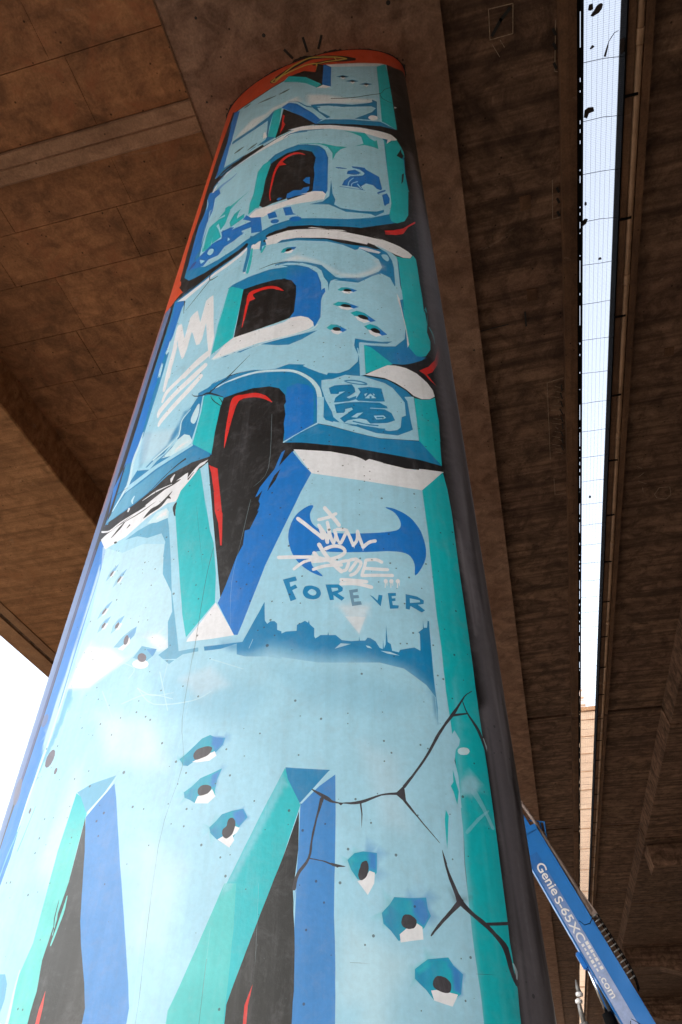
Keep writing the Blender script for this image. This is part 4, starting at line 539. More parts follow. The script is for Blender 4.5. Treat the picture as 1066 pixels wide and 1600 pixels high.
["painted_letter_third","LL",[-669,4160,-673,4156,-678,4149,-682,4142,-685,4133,-681,4122,-675,4112,-669,4104,-665,4099,-663,4097,-660,4096,-660,4099,-662,4103,-665,4110,-667,4116,-667,4121,-667,4129,-666,4139,-664,4148,-663,4155,-664,4157,-667,4160],{}],
["painted_letter_third","K",[-174,4716,-114,4723,-55,4727,2,4732,54,4722,104,4714,162,4681,201,4613,210,4549,201,4526,213,4449,209,4374,216,4306,215,4225,268,4214,321,4204,373,4195,314,4207,375,4189,435,4173,498,4157,561,4144,612,4127,664,4111,715,4098,766,4087,827,4067,889,4052,953,4041,1020,4038,960,4023,903,4014,869,4005,808,4011,747,4021,691,4041,634,4064,577,4083,519,4101,461,4121,399,4134,337,4149,273,4165,244,4119,216,4074,187,4030,214,4026,189,3961,164,3897,139,3835,115,3774,125,3853,118,3793,126,3777,109,3724,92,3673,70,3669,68,3628,66,3587,45,3522,31,3468,18,3415,5,3364,-8,3313,-18,3287,-27,3340,-36,3394,-47,3462,-58,3531,-75,3591,-94,3652,-112,3715,-132,3786,-153,3858,-175,3934,-153,3843,-172,3922,-192,4004,-214,4087,-236,4173,-196,4212,-185,4253,-187,4341,-190,4433,-188,4535,-186,4642],{}],
["painted_letter_third","R",[-113,4277,-111,4298,-109,4328,-107,4363,-104,4398,-102,4435,-99,4474,-96,4514,-92,4548,-89,4579,-85,4605,-81,4625,-75,4637,-73,4646,-68,4652,-58,4655,-45,4659,-29,4657,-10,4654,8,4650,25,4644,40,4638,54,4631,67,4622,80,4612,93,4602,108,4588,121,4576,130,4567,131,4570,124,4583,114,4601,101,4621,87,4640,72,4653,56,4665,39,4676,22,4685,3,4690,-18,4693,-37,4695,-54,4695,-70,4700,-86,4703,-102,4701,-116,4689,-122,4664,-125,4635,-125,4604,-125,4571,-126,4534,-126,4492,-125,4449,-124,4410,-122,4372,-119,4334,-117,4301,-114,4278],{}],
["painted_letter_third","R",[-188,4178,-131,4132,-114,4045,-100,3983,-87,3923,-76,3870,-65,3818,-60,3806,-52,3737,-44,3671,-37,3606,-45,3608,-59,3678,-74,3749,-104,3834,-103,3828,-117,3905,-132,3985,-148,4048,-164,4113],{}],
["painted_letter_third","D",[219,4226,260,4257,302,4288,344,4312,387,4338,458,4309,522,4277,586,4248,645,4226,703,4206,771,4204,839,4206,909,4213,937,4174,965,4137,989,4102,1014,4068,955,4070,899,4077,832,4083,766,4093,715,4102,664,4114,612,4128,561,4144,498,4157,435,4173,375,4189,314,4207,267,4216],{}],
["painted_letter_third","L",[219,4224,234,4235,255,4252,280,4270,302,4286,326,4300,351,4314,373,4327,389,4335,391,4340,389,4345,385,4346,370,4335,348,4321,324,4305,301,4290,277,4275,252,4258,230,4244,215,4234,213,4230,216,4225],{}],
["painted_letter_third","T",[903,4536,951,4543,1024,4595,1028,4499,1032,4405,1027,4330,1023,4258,1019,4162,1016,4069,979,4114,944,4162,909,4213,907,4316,905,4424],{}],
["painted_letter_third","L",[380,4557,417,4551,420,4481,422,4412,439,4357,479,4343,518,4329,586,4299,637,4272,688,4247,742,4241,798,4237,860,4278,879,4295,867,4390,858,4470,849,4551,900,4563,902,4472,904,4384,905,4299,907,4217,838,4209,770,4207,703,4209,645,4228,586,4250,522,4280,458,4313,387,4341,384,4447],{}],
["painted_letter_third","D",[418,4536,434,4469,463,4412,471,4338,430,4363,419,4386,419,4460],{}],
["painted_letter_third","T",[868,6055,921,6049,971,6068,996,6122,1015,6083,1019,5946,1021,5776,1027,5616,1026,5520,1025,5427,1043,5515,1049,5422,1038,5292,1035,5387,1032,5484,1049,5436,1039,5327,1029,5222,1045,5136,1037,5051,1000,4966,940,4928,895,4963,894,5028,891,5154,888,5285,886,5392,883,5503,893,5397,890,5538,886,5685,885,5828,884,5977],{}],
["painted_letter_third","D",[636,5002,696,4996,757,4994,819,5003,877,5076,898,5016,941,4941,999,4953,953,4889,872,4838,796,4824,743,4879,690,4938],{"g":["D",725,4921,959,4973]}],
["painted_letter_third","B",[883,5038,925,4948,998,4946,953,4889,872,4845,812,4844,800,4930,841,4982],{"f":22,"a":0.35}],
["painted_letter_third","T",[637,5002,681,4976,739,4900,796,4830,744,4794,693,4762,643,4733,641,4820,639,4909],{}],
["painted_letter_third","W",[853,5583,869,5521,876,5424,883,5331,893,5225,898,5133,903,5044,891,5007,891,5096,891,5188,881,5297,870,5410,857,5496,855,5495],{"a":0.9}],
["painted_letter_third","D",[587,5069,652,5047,697,5041,743,5036,804,5049,773,5022,727,5020,682,5019,613,5032,609,4996,612,4894,605,4970,581,4997],{}],
["painted_letter_third","D",[600,4832,611,4820,614,4718,572,4725,531,4734,483,4713,436,4693,400,4693,354,4754,428,4735,435,4758,501,4743,560,4780],{}],
["painted_letter_third","L",[609,5028,637,5002,639,4906,641,4813,643,4723,612,4714,611,4815,610,4920],{}],
["painted_letter_third","W",[639,4723,698,4766,766,4816,811,4820,870,4808,930,4776,988,4716,1019,4661,1026,4612,992,4574,945,4556,901,4571,860,4617,804,4664,747,4698,683,4712],{}],
["painted_letter_third","K",[796,4824,809,4823,828,4822,850,4823,872,4827,892,4834,913,4844,934,4856,954,4868,972,4885,990,4904,1005,4923,1019,4943,1029,4965,1036,4985,1040,5002,1042,5013,1042,5019,1038,5018,1034,5012,1030,5001,1026,4985,1020,4969,1012,4954,1000,4939,985,4924,968,4910,951,4896,932,4880,912,4865,892,4852,872,4842,851,4836,829,4833,810,4832,797,4831,795,4829,794,4825],{}],
["painted_letter_third","T",[1047,5288,1050,5275,1056,5257,1062,5237,1066,5216,1070,5195,1072,5169,1074,5146,1075,5130,1079,5133,1079,5151,1079,5176,1079,5204,1077,5229,1071,5249,1064,5267,1056,5283,1051,5294,1049,5294,1047,5291],{}],
["painted_letter_third","T",[902,4554,944,4551,992,4571,1026,4601,1028,4511,1030,4423,1027,4335,1025,4250,963,4227,906,4211,905,4293,904,4377,903,4464],{}],
["painted_flick","R",[1103,5138,1108,5062,1078,4937,1031,4832,994,4792,1021,4750,1049,4711,1007,4748,978,4788,947,4807,1009,4870,1060,4963,1081,5048],{}],
["painted_year_tag","L",[400,4698,465,4700,531,4729,581,4718,632,4709,675,4693,718,4679,753,4647,787,4616,827,4544,847,4503,848,4397,825,4382,815,4299,786,4265,746,4266,693,4288,631,4301,568,4316,505,4334,471,4379,463,4422,426,4524,402,4629],{}],
["painted_year_tag","D",[635,4706,684,4692,732,4680,774,4643,816,4609,839,4563,862,4517,867,4439,872,4363,876,4289,828,4280,799,4246,772,4238,739,4255,706,4273,651,4284,595,4296,539,4311,596,4303,653,4297,700,4278,746,4261,814,4283,830,4383,848,4397,850,4504,822,4576,791,4611,760,4647,698,4675],{}],
["painted_year_tag","D",[527,4672,536,4672,548,4672,561,4672,574,4670,586,4667,600,4663,613,4659,623,4654,632,4649,641,4643,645,4639,646,4644,644,4644,634,4643,622,4643,610,4644,598,4647,585,4650,572,4654,560,4658,550,4663,541,4668,534,4673,528,4677,526,4676,525,4672,526,4669,532,4665,540,4660,549,4655,559,4650,571,4646,584,4642,597,4638,609,4636,621,4634,634,4633,644,4632,651,4635,650,4648,644,4653,635,4659,625,4664,614,4669,601,4673,587,4677,574,4680,561,4681,547,4681,535,4681,527,4680,525,4678,525,4674],{}],
["painted_year_tag","D",[442,4623,474,4641,520,4641,567,4642,582,4609,586,4575,556,4544,539,4534,553,4522,591,4542,589,4514,539,4495,472,4496,479,4534,500,4559,531,4584,499,4582,496,4565,453,4570],{}],
["painted_year_tag","D",[599,4609,659,4617,726,4605,741,4498,678,4492,608,4492,588,4514,613,4574],{}],
["painted_year_tag","L",[635,4521,665,4561,696,4522,671,4521,672,4539,661,4538,661,4519],{}],
["painted_year_tag","L",[633,4557,651,4565,637,4535],{}],
["painted_year_tag","L",[679,4565,690,4550,682,4543],{}],
["painted_year_tag","D",[475,4480,539,4490,608,4492,660,4488,712,4487,750,4458,754,4442,712,4441,670,4441,738,4433,772,4407,789,4351,748,4327,704,4321,660,4318,641,4348,607,4359,546,4347,529,4330,505,4365,546,4404,573,4434,539,4431,525,4407,487,4409],{}],
["painted_year_tag","L",[563,4371,594,4401,625,4406,604,4380,593,4365],{}],
["painted_year_tag","L",[679,4380,730,4384,743,4367,729,4356,692,4351],{}],
["painted_year_tag","D",[692,4370,730,4374,733,4364,695,4359],{}],
["painted_year_tag","L",[532,4437,566,4447,573,4429,539,4415,532,4421],{}],
["painted_year_tag","L",[476,4488,497,4489,527,4491,559,4494,587,4495,611,4494,632,4492,651,4490,671,4488,691,4488,711,4487,728,4486,740,4486,742,4488,742,4491,740,4492,728,4492,711,4493,691,4493,671,4494,652,4496,632,4498,611,4500,587,4501,559,4499,526,4497,496,4495,476,4493,474,4492,474,4489],{}],
["painted_year_tag","L",[663,4438,707,4436,752,4436,754,4437,754,4440,753,4441,708,4441,663,4443,662,4442,661,4439],{}],
["painted_year_tag","D",[572,4333,585,4328,602,4321,622,4314,640,4308,657,4304,674,4302,689,4300,700,4299,703,4301,703,4305,701,4308,690,4309,675,4311,658,4313,641,4317,623,4322,604,4330,586,4337,574,4342,571,4341,570,4337],{}],
["painted_year_tag","D",[592,4306,607,4300,629,4291,652,4283,673,4278,690,4275,708,4273,723,4273,733,4273,736,4275,736,4280,734,4283,723,4283,708,4283,691,4284,674,4287,653,4293,630,4301,609,4309,594,4315,591,4314,590,4309],{}],
["painted_letter_fourth","L",[-875,3948,-770,3942,-682,3948,-603,3962,-529,3979,-471,4012,-414,4047,-359,4083,-304,4121,-251,4161,-197,4203,-173,4093,-150,3988,-128,3888,-108,3792,-88,3700,-69,3612,-50,3527,-33,3445,-16,3367,0,3291,20,3352,41,3415,62,3480,83,3546,105,3615,127,3685,150,3757,174,3832,198,3909,223,3989,248,4071,274,4156,344,4129,413,4105,480,4083,547,4064,612,4048,678,4034,743,4024,808,4016,875,4013,943,4015,1016,4026,955,3944,898,3872,900,3801,902,3732,904,3664,906,3599,906,3539,906,3480,907,3423,907,3367,908,3300,908,3236,909,3173,911,3123,913,3074,915,3026,915,2979,915,2933,916,2888,916,2844,918,2802,920,2761,922,2720,923,2680,925,2641,919,2602,913,2564,908,2527,902,2491,914,2457,927,2423,927,2387,927,2350,925,2316,922,2283,920,2250,920,2211,921,2172,921,2135,922,2100,922,2066,923,2032,924,2003,926,1974,927,1946,929,1918,930,1891,928,1864,926,1837,923,1811,921,1785,882,1784,843,1783,805,1782,767,1782,730,1781,693,1781,656,1781,619,1780,582,1780,545,1780,508,1780,470,1780,433,1780,395,1780,357,1780,318,1780,279,1780,240,1780,200,1781,160,1781,119,1781,78,1782,36,1782,-7,1783,-51,1784,-95,1784,-141,1785,-188,1786,-236,1787,-285,1788,-336,1789,-390,1790,-445,1792,-503,1794,-564,1795,-630,1797,-701,1800,-782,1803,-879,1807,-1049,1817,-1211,1819,-1139,1836,-1003,1848,-910,1860,-844,1873,-844,1907,-843,1943,-843,1979,-842,2015,-841,2053,-841,2091,-840,2130,-839,2169,-838,2210,-838,2252,-837,2294,-836,2337,-835,2382,-834,2427,-834,2473,-833,2521,-832,2569,-831,2619,-830,2670,-829,2722,-827,2775,-824,2829,-821,2885,-818,2942,-815,3000,-813,3060,-810,3122,-807,3185,-803,3249,-800,3316,-798,3384,-796,3455,-794,3528,-792,3602,-790,3679,-815,3764,-843,3853],{}],
["painted_letter_fourth","B",[-887,3955,-797,3906,-790,3826,-783,3748,-777,3674,-779,3597,-782,3522,-784,3450,-785,3379,-785,3310,-786,3243,-787,3178,-787,3122,-787,3067,-788,3014,-788,2962,-794,2913,-800,2865,-805,2817,-811,2771,-814,2718,-817,2667,-820,2617,-823,2567,-821,2519,-820,2471,-819,2424,-818,2379,-825,2336,-831,2293,-838,2252,-844,2211,-942,2204,-941,2244,-941,2284,-941,2324,-940,2366,-940,2408,-939,2452,-939,2496,-935,2544,-931,2593,-928,2643,-924,2694,-920,2747,-918,2801,-916,2857,-913,2913,-911,2972,-909,3032,-908,3093,-907,3157,-906,3222,-905,3289,-904,3358,-903,3429,-902,3502,-901,3577,-900,3654,-899,3733,-895,3805,-891,3879],{"a":0.95}],
["painted_letter_fourth","LL",[-807,3768,-777,3674,-782,3598,-787,3524,-791,3453,-796,3383,-800,3316,-799,3247,-797,3181,-796,3117,-794,3054,-793,2993,-778,2930,-791,2876,-804,2824,-816,2772,-827,2816,-837,2861,-834,2914,-831,2968,-828,3023,-825,3080,-822,3138,-819,3197,-816,3258,-813,3320,-812,3390,-811,3461,-810,3534,-809,3610,-808,3688],{"f":5,"a":0.7}],
["painted_letter_fourth","D2",[-767,3172,-765,3142,-760,3101,-755,3055,-755,3015,-755,2978,-758,2942,-762,2908,-768,2874,-774,2839,-781,2805,-789,2773,-796,2742,-801,2713,-806,2683,-810,2658,-812,2641,-811,2639,-808,2638,-807,2638,-801,2654,-793,2678,-784,2705,-775,2733,-764,2761,-753,2792,-741,2824,-732,2856,-725,2890,-719,2924,-715,2959,-713,2996,-720,3040,-730,3088,-741,3132,-750,3164,-755,3170,-764,3174],{"f":3,"a":0.9}],
["painted_letter_fourth","LL",[-780,3112,-783,3063,-784,3028,-785,2993,-787,2956,-789,2918,-791,2884,-794,2850,-797,2819,-800,2788,-804,2757,-808,2726,-812,2697,-816,2669,-823,2618,-826,2573,-827,2531,-828,2497,-828,2473,-827,2471,-824,2471,-823,2471,-821,2494,-818,2528,-814,2568,-809,2613,-802,2663,-798,2692,-794,2721,-790,2751,-786,2782,-783,2813,-780,2844,-778,2878,-777,2913,-776,2951,-775,2989,-775,3024,-775,3059,-775,3109,-776,3111,-779,3113],{}],
["painted_letter_fourth","D2",[-816,2494,-824,2475,-835,2448,-846,2417,-856,2386,-860,2352,-863,2314,-865,2280,-866,2256,-863,2255,-860,2278,-856,2312,-851,2349,-844,2383,-837,2414,-827,2445,-819,2473,-813,2493],{}],
["painted_letter_fourth","D2",[-745,2551,-754,2511,-763,2472,-773,2433,-782,2395,-780,2394,-777,2392,-775,2393,-767,2431,-759,2470,-751,2510,-742,2550],{}],
["painted_letter_fourth","P",[-928,3919,-928,3856,-929,3768,-929,3717,-930,3666,-930,3610,-931,3555,-933,3493,-935,3433,-937,3366,-939,3301,-941,3234,-943,3169,-946,3107,-948,3047,-950,2985,-952,2925,-954,2883,-955,2842,-957,2802,-959,2750,-961,2698,-963,2663,-965,2629,-955,2621,-937,2615,-929,2616,-928,2651,-928,2686,-927,2737,-925,2790,-925,2830,-924,2871,-923,2912,-921,2972,-920,3034,-919,3094,-917,3156,-915,3220,-913,3287,-912,3352,-910,3419,-909,3479,-908,3540,-907,3595,-906,3650,-905,3701,-904,3752,-904,3838,-903,3901,-909,3910,-921,3918],{"a":0.5}],
["painted_letter_fourth","SP",[-714,2727,-722,2711,-735,2702,-750,2704,-762,2714,-768,2732,-767,2751,-758,2767,-744,2775,-729,2774,-718,2763,-712,2746],{}],
["painted_letter_fourth","SP",[-667,2670,-669,2664,-673,2660,-677,2661,-682,2664,-684,2670,-685,2677,-683,2683,-679,2687,-674,2686,-669,2683,-667,2677],{}],
["painted_letter_fourth","SP",[-858,2932,-865,2919,-878,2914,-894,2917,-909,2929,-919,2945,-919,2961,-911,2973,-896,2978,-880,2975,-866,2964,-858,2948],{"a":0.6}],
["painted_letter_fourth","SP",[-767,2537,-769,2532,-772,2529,-776,2529,-780,2532,-783,2537,-783,2543,-781,2548,-778,2551,-773,2551,-769,2548,-767,2543],{}],
["painted_letter_fourth","SP",[-909,2642,-909,2614,-918,2597,-934,2595,-956,2609,-978,2637,-993,2670,-994,2700,-980,2716,-958,2716,-936,2701,-919,2673],{"a":0.8}],
["painted_letter_fourth","LL",[-832,3887,-725,3814,-635,3755,-564,3754,-497,3756,-427,3730,-361,3707,-350,3643,-340,3580,-330,3520,-294,3459,-259,3400,-246,3345,-234,3291,-245,3240,-228,3169,-212,3101,-261,3098,-313,3131,-355,3148,-383,3119,-411,3090,-455,3074,-500,3060,-546,3046,-576,3029,-605,3013,-683,3033,-770,3058,-767,3114,-765,3172,-763,3231,-760,3292,-753,3342,-745,3392,-753,3471,-762,3552,-772,3637,-781,3725,-806,3804],{"a":0.55}],
["painted_letter_fourth","W",[-759,3058,-752,3103,-744,3148,-722,3197,-700,3248,-614,3212,-537,3181,-482,3140,-430,3102,-479,3075,-530,3049,-572,3032,-615,3016,-683,3035],{"f":21,"a":0.85}],
["painted_letter_fourth","W",[-342,3189,-281,3193,-226,3147,-218,3103,-262,3105,-300,3142],{"f":12,"a":0.8}],
["painted_letter_fourth","D2",[-496,3879,-444,3882,-380,3889,-363,3836,-347,3785,-320,3695,-295,3609,-350,3626,-353,3673,-357,3720,-393,3785,-437,3786,-481,3788,-553,3828,-639,3841,-601,3853,-564,3867],{}],
["painted_letter_fourth","D2",[-357,3706,-323,3695,-306,3622,-290,3551,-275,3483,-260,3417,-239,3347,-219,3280,-200,3215,-181,3152,-163,3091,-116,3086,-71,3081,-68,3063,-104,3063,-140,3062,-168,3045,-196,3029,-258,3083,-216,3109,-230,3173,-244,3240,-232,3291,-245,3344,-258,3400,-292,3458,-328,3519,-338,3574,-347,3630],{}],
["painted_letter_fourth","L",[-283,3066,-267,3062,-243,3056,-217,3051,-193,3046,-170,3042,-147,3039,-126,3037,-107,3036,-93,3038,-81,3041,-71,3044,-64,3047,-64,3048,-65,3050,-67,3051,-74,3049,-83,3046,-95,3044,-110,3042,-127,3043,-149,3045,-171,3048,-194,3051,-218,3055,-244,3060,-267,3065,-284,3069],{}],
["painted_letter_fourth","LL",[-443,3089,-427,3080,-404,3068,-382,3055,-370,3044,-369,3033,-375,3021,-384,3010,-389,3002,-389,3000,-387,2999,-385,2999,-380,3007,-371,3018,-365,3031,-366,3045,-381,3058,-403,3071,-427,3084,-443,3092,-445,3092,-445,3091],{"a":0.6}],
["painted_letter_fourth","LL",[-330,2946,-315,2936,-294,2921,-270,2907,-246,2896,-220,2892,-191,2891,-166,2892,-149,2892,-147,2893,-148,2896,-150,2897,-168,2896,-193,2896,-221,2897,-246,2901,-269,2911,-292,2925,-313,2939,-328,2949,-330,2950,-331,2948],{"a":0.6}],
["painted_letter_fourth","LL",[-205,3031,-208,2977,-211,2925,-211,2924,-209,2923,-208,2924,-205,2976,-202,3029,-203,3031,-204,3031],{"a":0.6}],
["painted_letter_fourth","K",[-913,4044,-834,4043,-767,4052,-708,4066,-638,4091,-573,4120,-525,4141,-477,4164,-442,4181,-407,4199,-354,4219,-302,4240,-245,4241,-190,4243,-141,4198,-217,4208,-255,4204,-278,4160,-301,4117,-329,4110,-395,4102,-462,4096,-513,4067,-566,4040,-621,4015,-675,3999,-732,3986,-795,3977],{}],
["painted_letter_fourth","W",[-882,3963,-846,3971,-784,3975,-728,3984,-664,3998,-604,4015,-545,4043,-488,4073,-440,4099,-392,4127,-358,4146,-325,4165,-309,4168,-307,4127,-270,4183,-245,4210,-198,4223,-215,4198,-245,4183,-280,4113,-316,4045,-351,3980,-400,3986,-458,3960,-518,3936,-559,3911,-602,3886,-645,3863,-718,3855,-799,3853],{}],
["painted_letter_fourth","K",[-617,4062,-599,4065,-575,4071,-547,4077,-518,4083,-487,4090,-452,4097,-419,4104,-392,4110,-375,4118,-363,4124,-354,4129,-348,4134,-350,4137,-358,4137,-369,4136,-385,4134,-405,4131,-431,4125,-465,4118,-501,4112,-533,4105,-559,4094,-584,4083,-605,4073,-619,4065],{}],
["painted_letter_fourth","K",[-729,4017,-706,4014,-676,4013,-644,4013,-616,4013,-596,4018,-576,4022,-560,4027,-549,4031,-552,4035,-566,4036,-585,4036,-608,4036,-632,4036,-656,4031,-685,4027,-712,4023,-731,4020],{}],
["painted_letter_fourth","K",[-823,3999,-809,3999,-792,4000,-771,4003,-749,4005,-725,4013,-696,4021,-670,4030,-653,4038,-655,4041,-676,4038,-706,4034,-739,4030,-768,4027,-787,4021,-804,4014,-818,4008,-827,4004],{}],
["painted_letter_fourth","K",[-542,3941,-531,3944,-516,3950,-500,3957,-486,3961,-475,3965,-464,3968,-451,3972,-437,3981,-423,3999,-408,4023,-395,4046,-386,4063,-388,4066,-401,4054,-419,4035,-439,4017,-456,4004,-469,3998,-481,3996,-494,3995,-508,3991,-519,3980,-531,3967,-540,3955,-546,3945,-546,3943,-544,3941],{}],
["painted_letter_fourth","K",[-770,3914,-758,3919,-742,3927,-725,3937,-710,3946,-701,3957,-693,3968,-686,3977,-682,3985,-684,3988,-692,3984,-702,3977,-714,3970,-727,3963,-739,3951,-753,3938,-766,3927,-775,3918],{}],
["painted_letter_fourth","K",[-653,3922,-633,3935,-634,3940,-639,3945,-643,3945,-657,3926],{}],
["painted_letter_fourth","K",[-414,4022,-410,4021,-406,4021,-401,4020,-400,4019,-400,4020,-396,4018,-392,4015,-389,4013,-386,4011,-385,4013,-386,4016,-388,4020,-391,4025,-396,4032,-404,4038,-410,4038,-414,4035,-417,4032,-419,4030,-419,4027,-417,4023],{}],
["painted_letter_fourth","K",[-298,4112,-272,4157,-274,4159,-305,4121,-305,4117,-301,4112],{}],
["painted_letter_fourth","K",[-349,3968,-352,3965,-355,3958,-358,3950,-359,3939,-355,3924,-349,3908,-344,3893,-340,3883,-338,3879,-335,3879,-334,3881,-335,3890,-336,3904,-338,3918,-338,3929,-340,3938,-340,3947,-340,3955,-341,3962,-342,3966,-346,3970],{}],
["painted_letter_fourth","K",[-719,3852,-707,3850,-704,3854,-710,3862,-718,3867,-730,3869,-733,3865,-727,3857],{}],
["painted_letter_fourth","K",[-727,3983,-698,3982,-658,3984,-616,3987,-580,3993,-549,4003,-520,4015,-496,4026,-479,4034,-480,4036,-498,4029,-524,4019,-554,4009,-585,4001,-620,3994,-661,3989,-701,3986,-729,3985],{}],
["painted_letter_fourth","W",[-400,4193,-404,4189,-409,4183,-415,4175,-420,4169,-419,4159,-417,4151,-414,4144,-412,4140,-411,4137,-408,4136,-407,4137,-406,4140,-405,4145,-404,4149,-401,4153,-401,4161,-399,4171,-396,4181,-395,4188,-396,4191,-398,4193],{}],
["painted_letter_fourth","W",[-692,4082,-692,4060,-689,4054,-683,4049,-680,4050,-674,4068,-678,4076,-686,4083],{}],
["painted_letter_fourth","W",[-894,4018,-877,4008,-853,3995,-827,3983,-802,3977,-782,3977,-762,3981,-742,3987,-719,3992,-689,3997,-655,4003,-624,4009,-603,4014,-605,4017,-627,4014,-660,4010,-696,4007,-728,4004,-753,3999,-774,3994,-793,3990,-813,3990,-835,3998,-860,4011,-885,4025,-904,4037,-913,4039,-908,4029],{}],
["painted_letter_fourth","W",[-588,4083,-571,4087,-547,4094,-520,4101,-494,4106,-468,4110,-440,4114,-415,4117,-398,4119,-399,4122,-417,4122,-444,4121,-473,4119,-501,4117,-526,4110,-551,4100,-574,4092,-590,4086],{}],
["painted_letter_fourth","LL",[-507,3891,-483,3917,-458,3944,-401,3954,-378,3921,-374,3879,-442,3873],{}],
["painted_letter_fourth","W",[-456,3903,-425,3931,-393,3934,-389,3901],{"f":4}],
["painted_letter_fourth","D2",[-707,3607,-698,3646,-670,3676,-636,3687,-654,3648,-678,3622],{"a":0.55}],
["painted_letter_fourth","B",[-682,3659,-636,3687,-654,3655],{"a":0.4}],
["painted_letter_fourth","W",[-682,3618,-658,3652,-645,3647,-660,3620],{"a":0.8}],
["painted_letter_fourth","SP",[-686,3629,-683,3647,-667,3660,-661,3648,-671,3630],{}],
["painted_letter_fourth","D2",[-637,3542,-627,3583,-599,3616,-565,3630,-584,3589,-608,3560],{"a":0.55}],
["painted_letter_fourth","B",[-611,3598,-565,3630,-584,3596],{"a":0.4}],
["painted_letter_fourth","W",[-612,3556,-588,3592,-575,3588,-591,3558],{"a":0.8}],
["painted_letter_fourth","SP",[-616,3566,-612,3585,-597,3600,-591,3588,-601,3568],{}],
["painted_letter_fourth","D2",[-688,3381,-676,3419,-644,3449,-608,3460,-629,3421,-656,3396],{"a":0.55}],
["painted_letter_fourth","B",[-658,3432,-608,3460,-629,3429],{"a":0.4}],
["painted_letter_fourth","W",[-660,3392,-633,3425,-619,3420,-637,3393],{"a":0.8}],
["painted_letter_fourth","SP",[-664,3402,-660,3420,-642,3433,-636,3421,-648,3403],{}],
["painted_letter_fourth","D2",[-658,3299,-652,3336,-625,3363,-589,3369,-605,3333,-628,3310],{"a":0.55}],
["painted_letter_fourth","B",[-636,3348,-589,3369,-606,3340],{"a":0.4}],
["painted_letter_fourth","W",[-632,3307,-609,3337,-595,3331,-608,3306],{"a":0.8}],
["painted_letter_fourth","SP",[-637,3318,-636,3335,-621,3346,-613,3334,-622,3317],{}],
["painted_letter_fourth","D2",[-561,3264,-560,3306,-535,3336,-500,3344,-512,3304,-533,3278],{"a":0.55}],
["painted_letter_fourth","B",[-545,3319,-500,3344,-514,3312],{"a":0.4}],
["painted_letter_fourth","W",[-536,3274,-517,3308,-502,3302,-513,3274],{"a":0.8}],
["painted_letter_fourth","SP",[-543,3286,-544,3305,-529,3318,-520,3304,-527,3286],{}],
["painted_letter_fourth","D2",[-520,3184,-481,3226,-437,3252,-409,3260,-411,3214,-438,3191,-483,3174],{"a":0.7}],
["painted_letter_fourth","B",[-456,3226,-411,3260,-407,3228,-431,3197],{"a":0.4}],
["painted_letter_fourth","W",[-490,3168,-454,3188,-436,3213,-427,3181,-460,3153],{}],
["painted_letter_fourth","SP",[-440,3196,-442,3185,-447,3179,-454,3179,-461,3185,-466,3197,-467,3210,-465,3221,-460,3228,-453,3228,-446,3221,-441,3209],{}],
["painted_letter_fourth","D2",[-390,3099,-372,3123,-355,3148,-313,3131,-272,3114,-281,3088,-313,3067],{"a":0.9}],
["painted_letter_fourth","B",[-327,3127,-272,3114,-287,3082],{"a":0.5}],
["painted_letter_fourth","W",[-298,3050,-301,3039,-315,3034,-336,3036,-358,3044,-377,3056,-386,3070,-383,3080,-369,3085,-347,3083,-324,3075,-306,3062],{}],
["painted_letter_fourth","SP",[-317,3084,-318,3073,-324,3067,-336,3067,-348,3073,-359,3083,-365,3095,-365,3106,-358,3112,-346,3112,-334,3106,-323,3096],{}],
["painted_letter_fourth","T",[-240,4175,-233,4155,-212,4078,-192,4004,-171,3922,-152,3842,-171,3933,-151,3858,-131,3785,-112,3715,-82,3635,-69,3571,-56,3508,-44,3448,-38,3395,-32,3343,-26,3292,-55,3253,-82,3216,-110,3179,-138,3142,-157,3201,-177,3263,-193,3330,-211,3399,-229,3471,-247,3546,-267,3623,-287,3704,-308,3787,-330,3875,-338,3925,-345,3976,-332,4046,-301,4088,-271,4131],{}],
["painted_letter_fourth","K",[-347,3971,-350,3965,-354,3957,-357,3946,-358,3933,-353,3917,-346,3900,-339,3886,-334,3875,-332,3873,-330,3873,-330,3875,-332,3884,-335,3898,-338,3913,-339,3925,-340,3935,-340,3946,-339,3957,-339,3964,-340,3969,-345,3972],{}],
["painted_letter_fourth","B",[268,4152,295,4104,321,4057,370,3983,347,3922,324,3862,305,3802,285,3743,266,3686,247,3630,226,3569,206,3509,186,3450,171,3390,156,3332,141,3275,127,3219,114,3165,100,3112,81,3115,51,3170,19,3227,-13,3286,0,3329,12,3372,23,3421,34,3471,45,3522,69,3586,69,3627,69,3670,92,3673,109,3724,126,3777,120,3793,121,3773,128,3821,105,3881,133,3938,162,3996,197,4047,232,4099],{}],
["painted_letter_fourth","B",[100,3870,118,3933,150,3987,183,4041,197,4097,212,4155,229,4168,215,4106,201,4046,169,3978,138,3913],{}],
["painted_letter_fourth","K",[214,4037,195,3965,176,3930,158,3897,166,3939,186,3999],{}],
["painted_letter_fourth","K",[133,3910,124,3867,116,3824,102,3781,98,3859],{}],
["painted_letter_fourth","W",[-22,3290,14,3229,49,3170,82,3113,30,3112,-23,3112,-77,3115,-133,3118,-129,3132,-103,3170,-76,3209,-49,3249],{}],
["painted_letter_fourth","L",[-371,3873,-332,3875,-311,3788,-290,3704,-271,3623,-252,3545,-234,3470,-217,3398,-196,3329,-177,3263,-159,3202,-141,3143,-133,3119,-75,3115,-18,3111,40,3111,97,3111,112,3163,126,3216,140,3271,155,3327,171,3384,186,3443,202,3484,218,3525,221,3481,225,3437,206,3373,189,3311,171,3250,154,3191,138,3134,122,3078,67,3079,11,3080,-46,3082,-102,3081,-161,3081,-178,3142,-195,3205,-214,3270,-233,3337,-252,3407,-270,3478,-289,3551,-308,3627,-328,3706,-349,3788],{}],
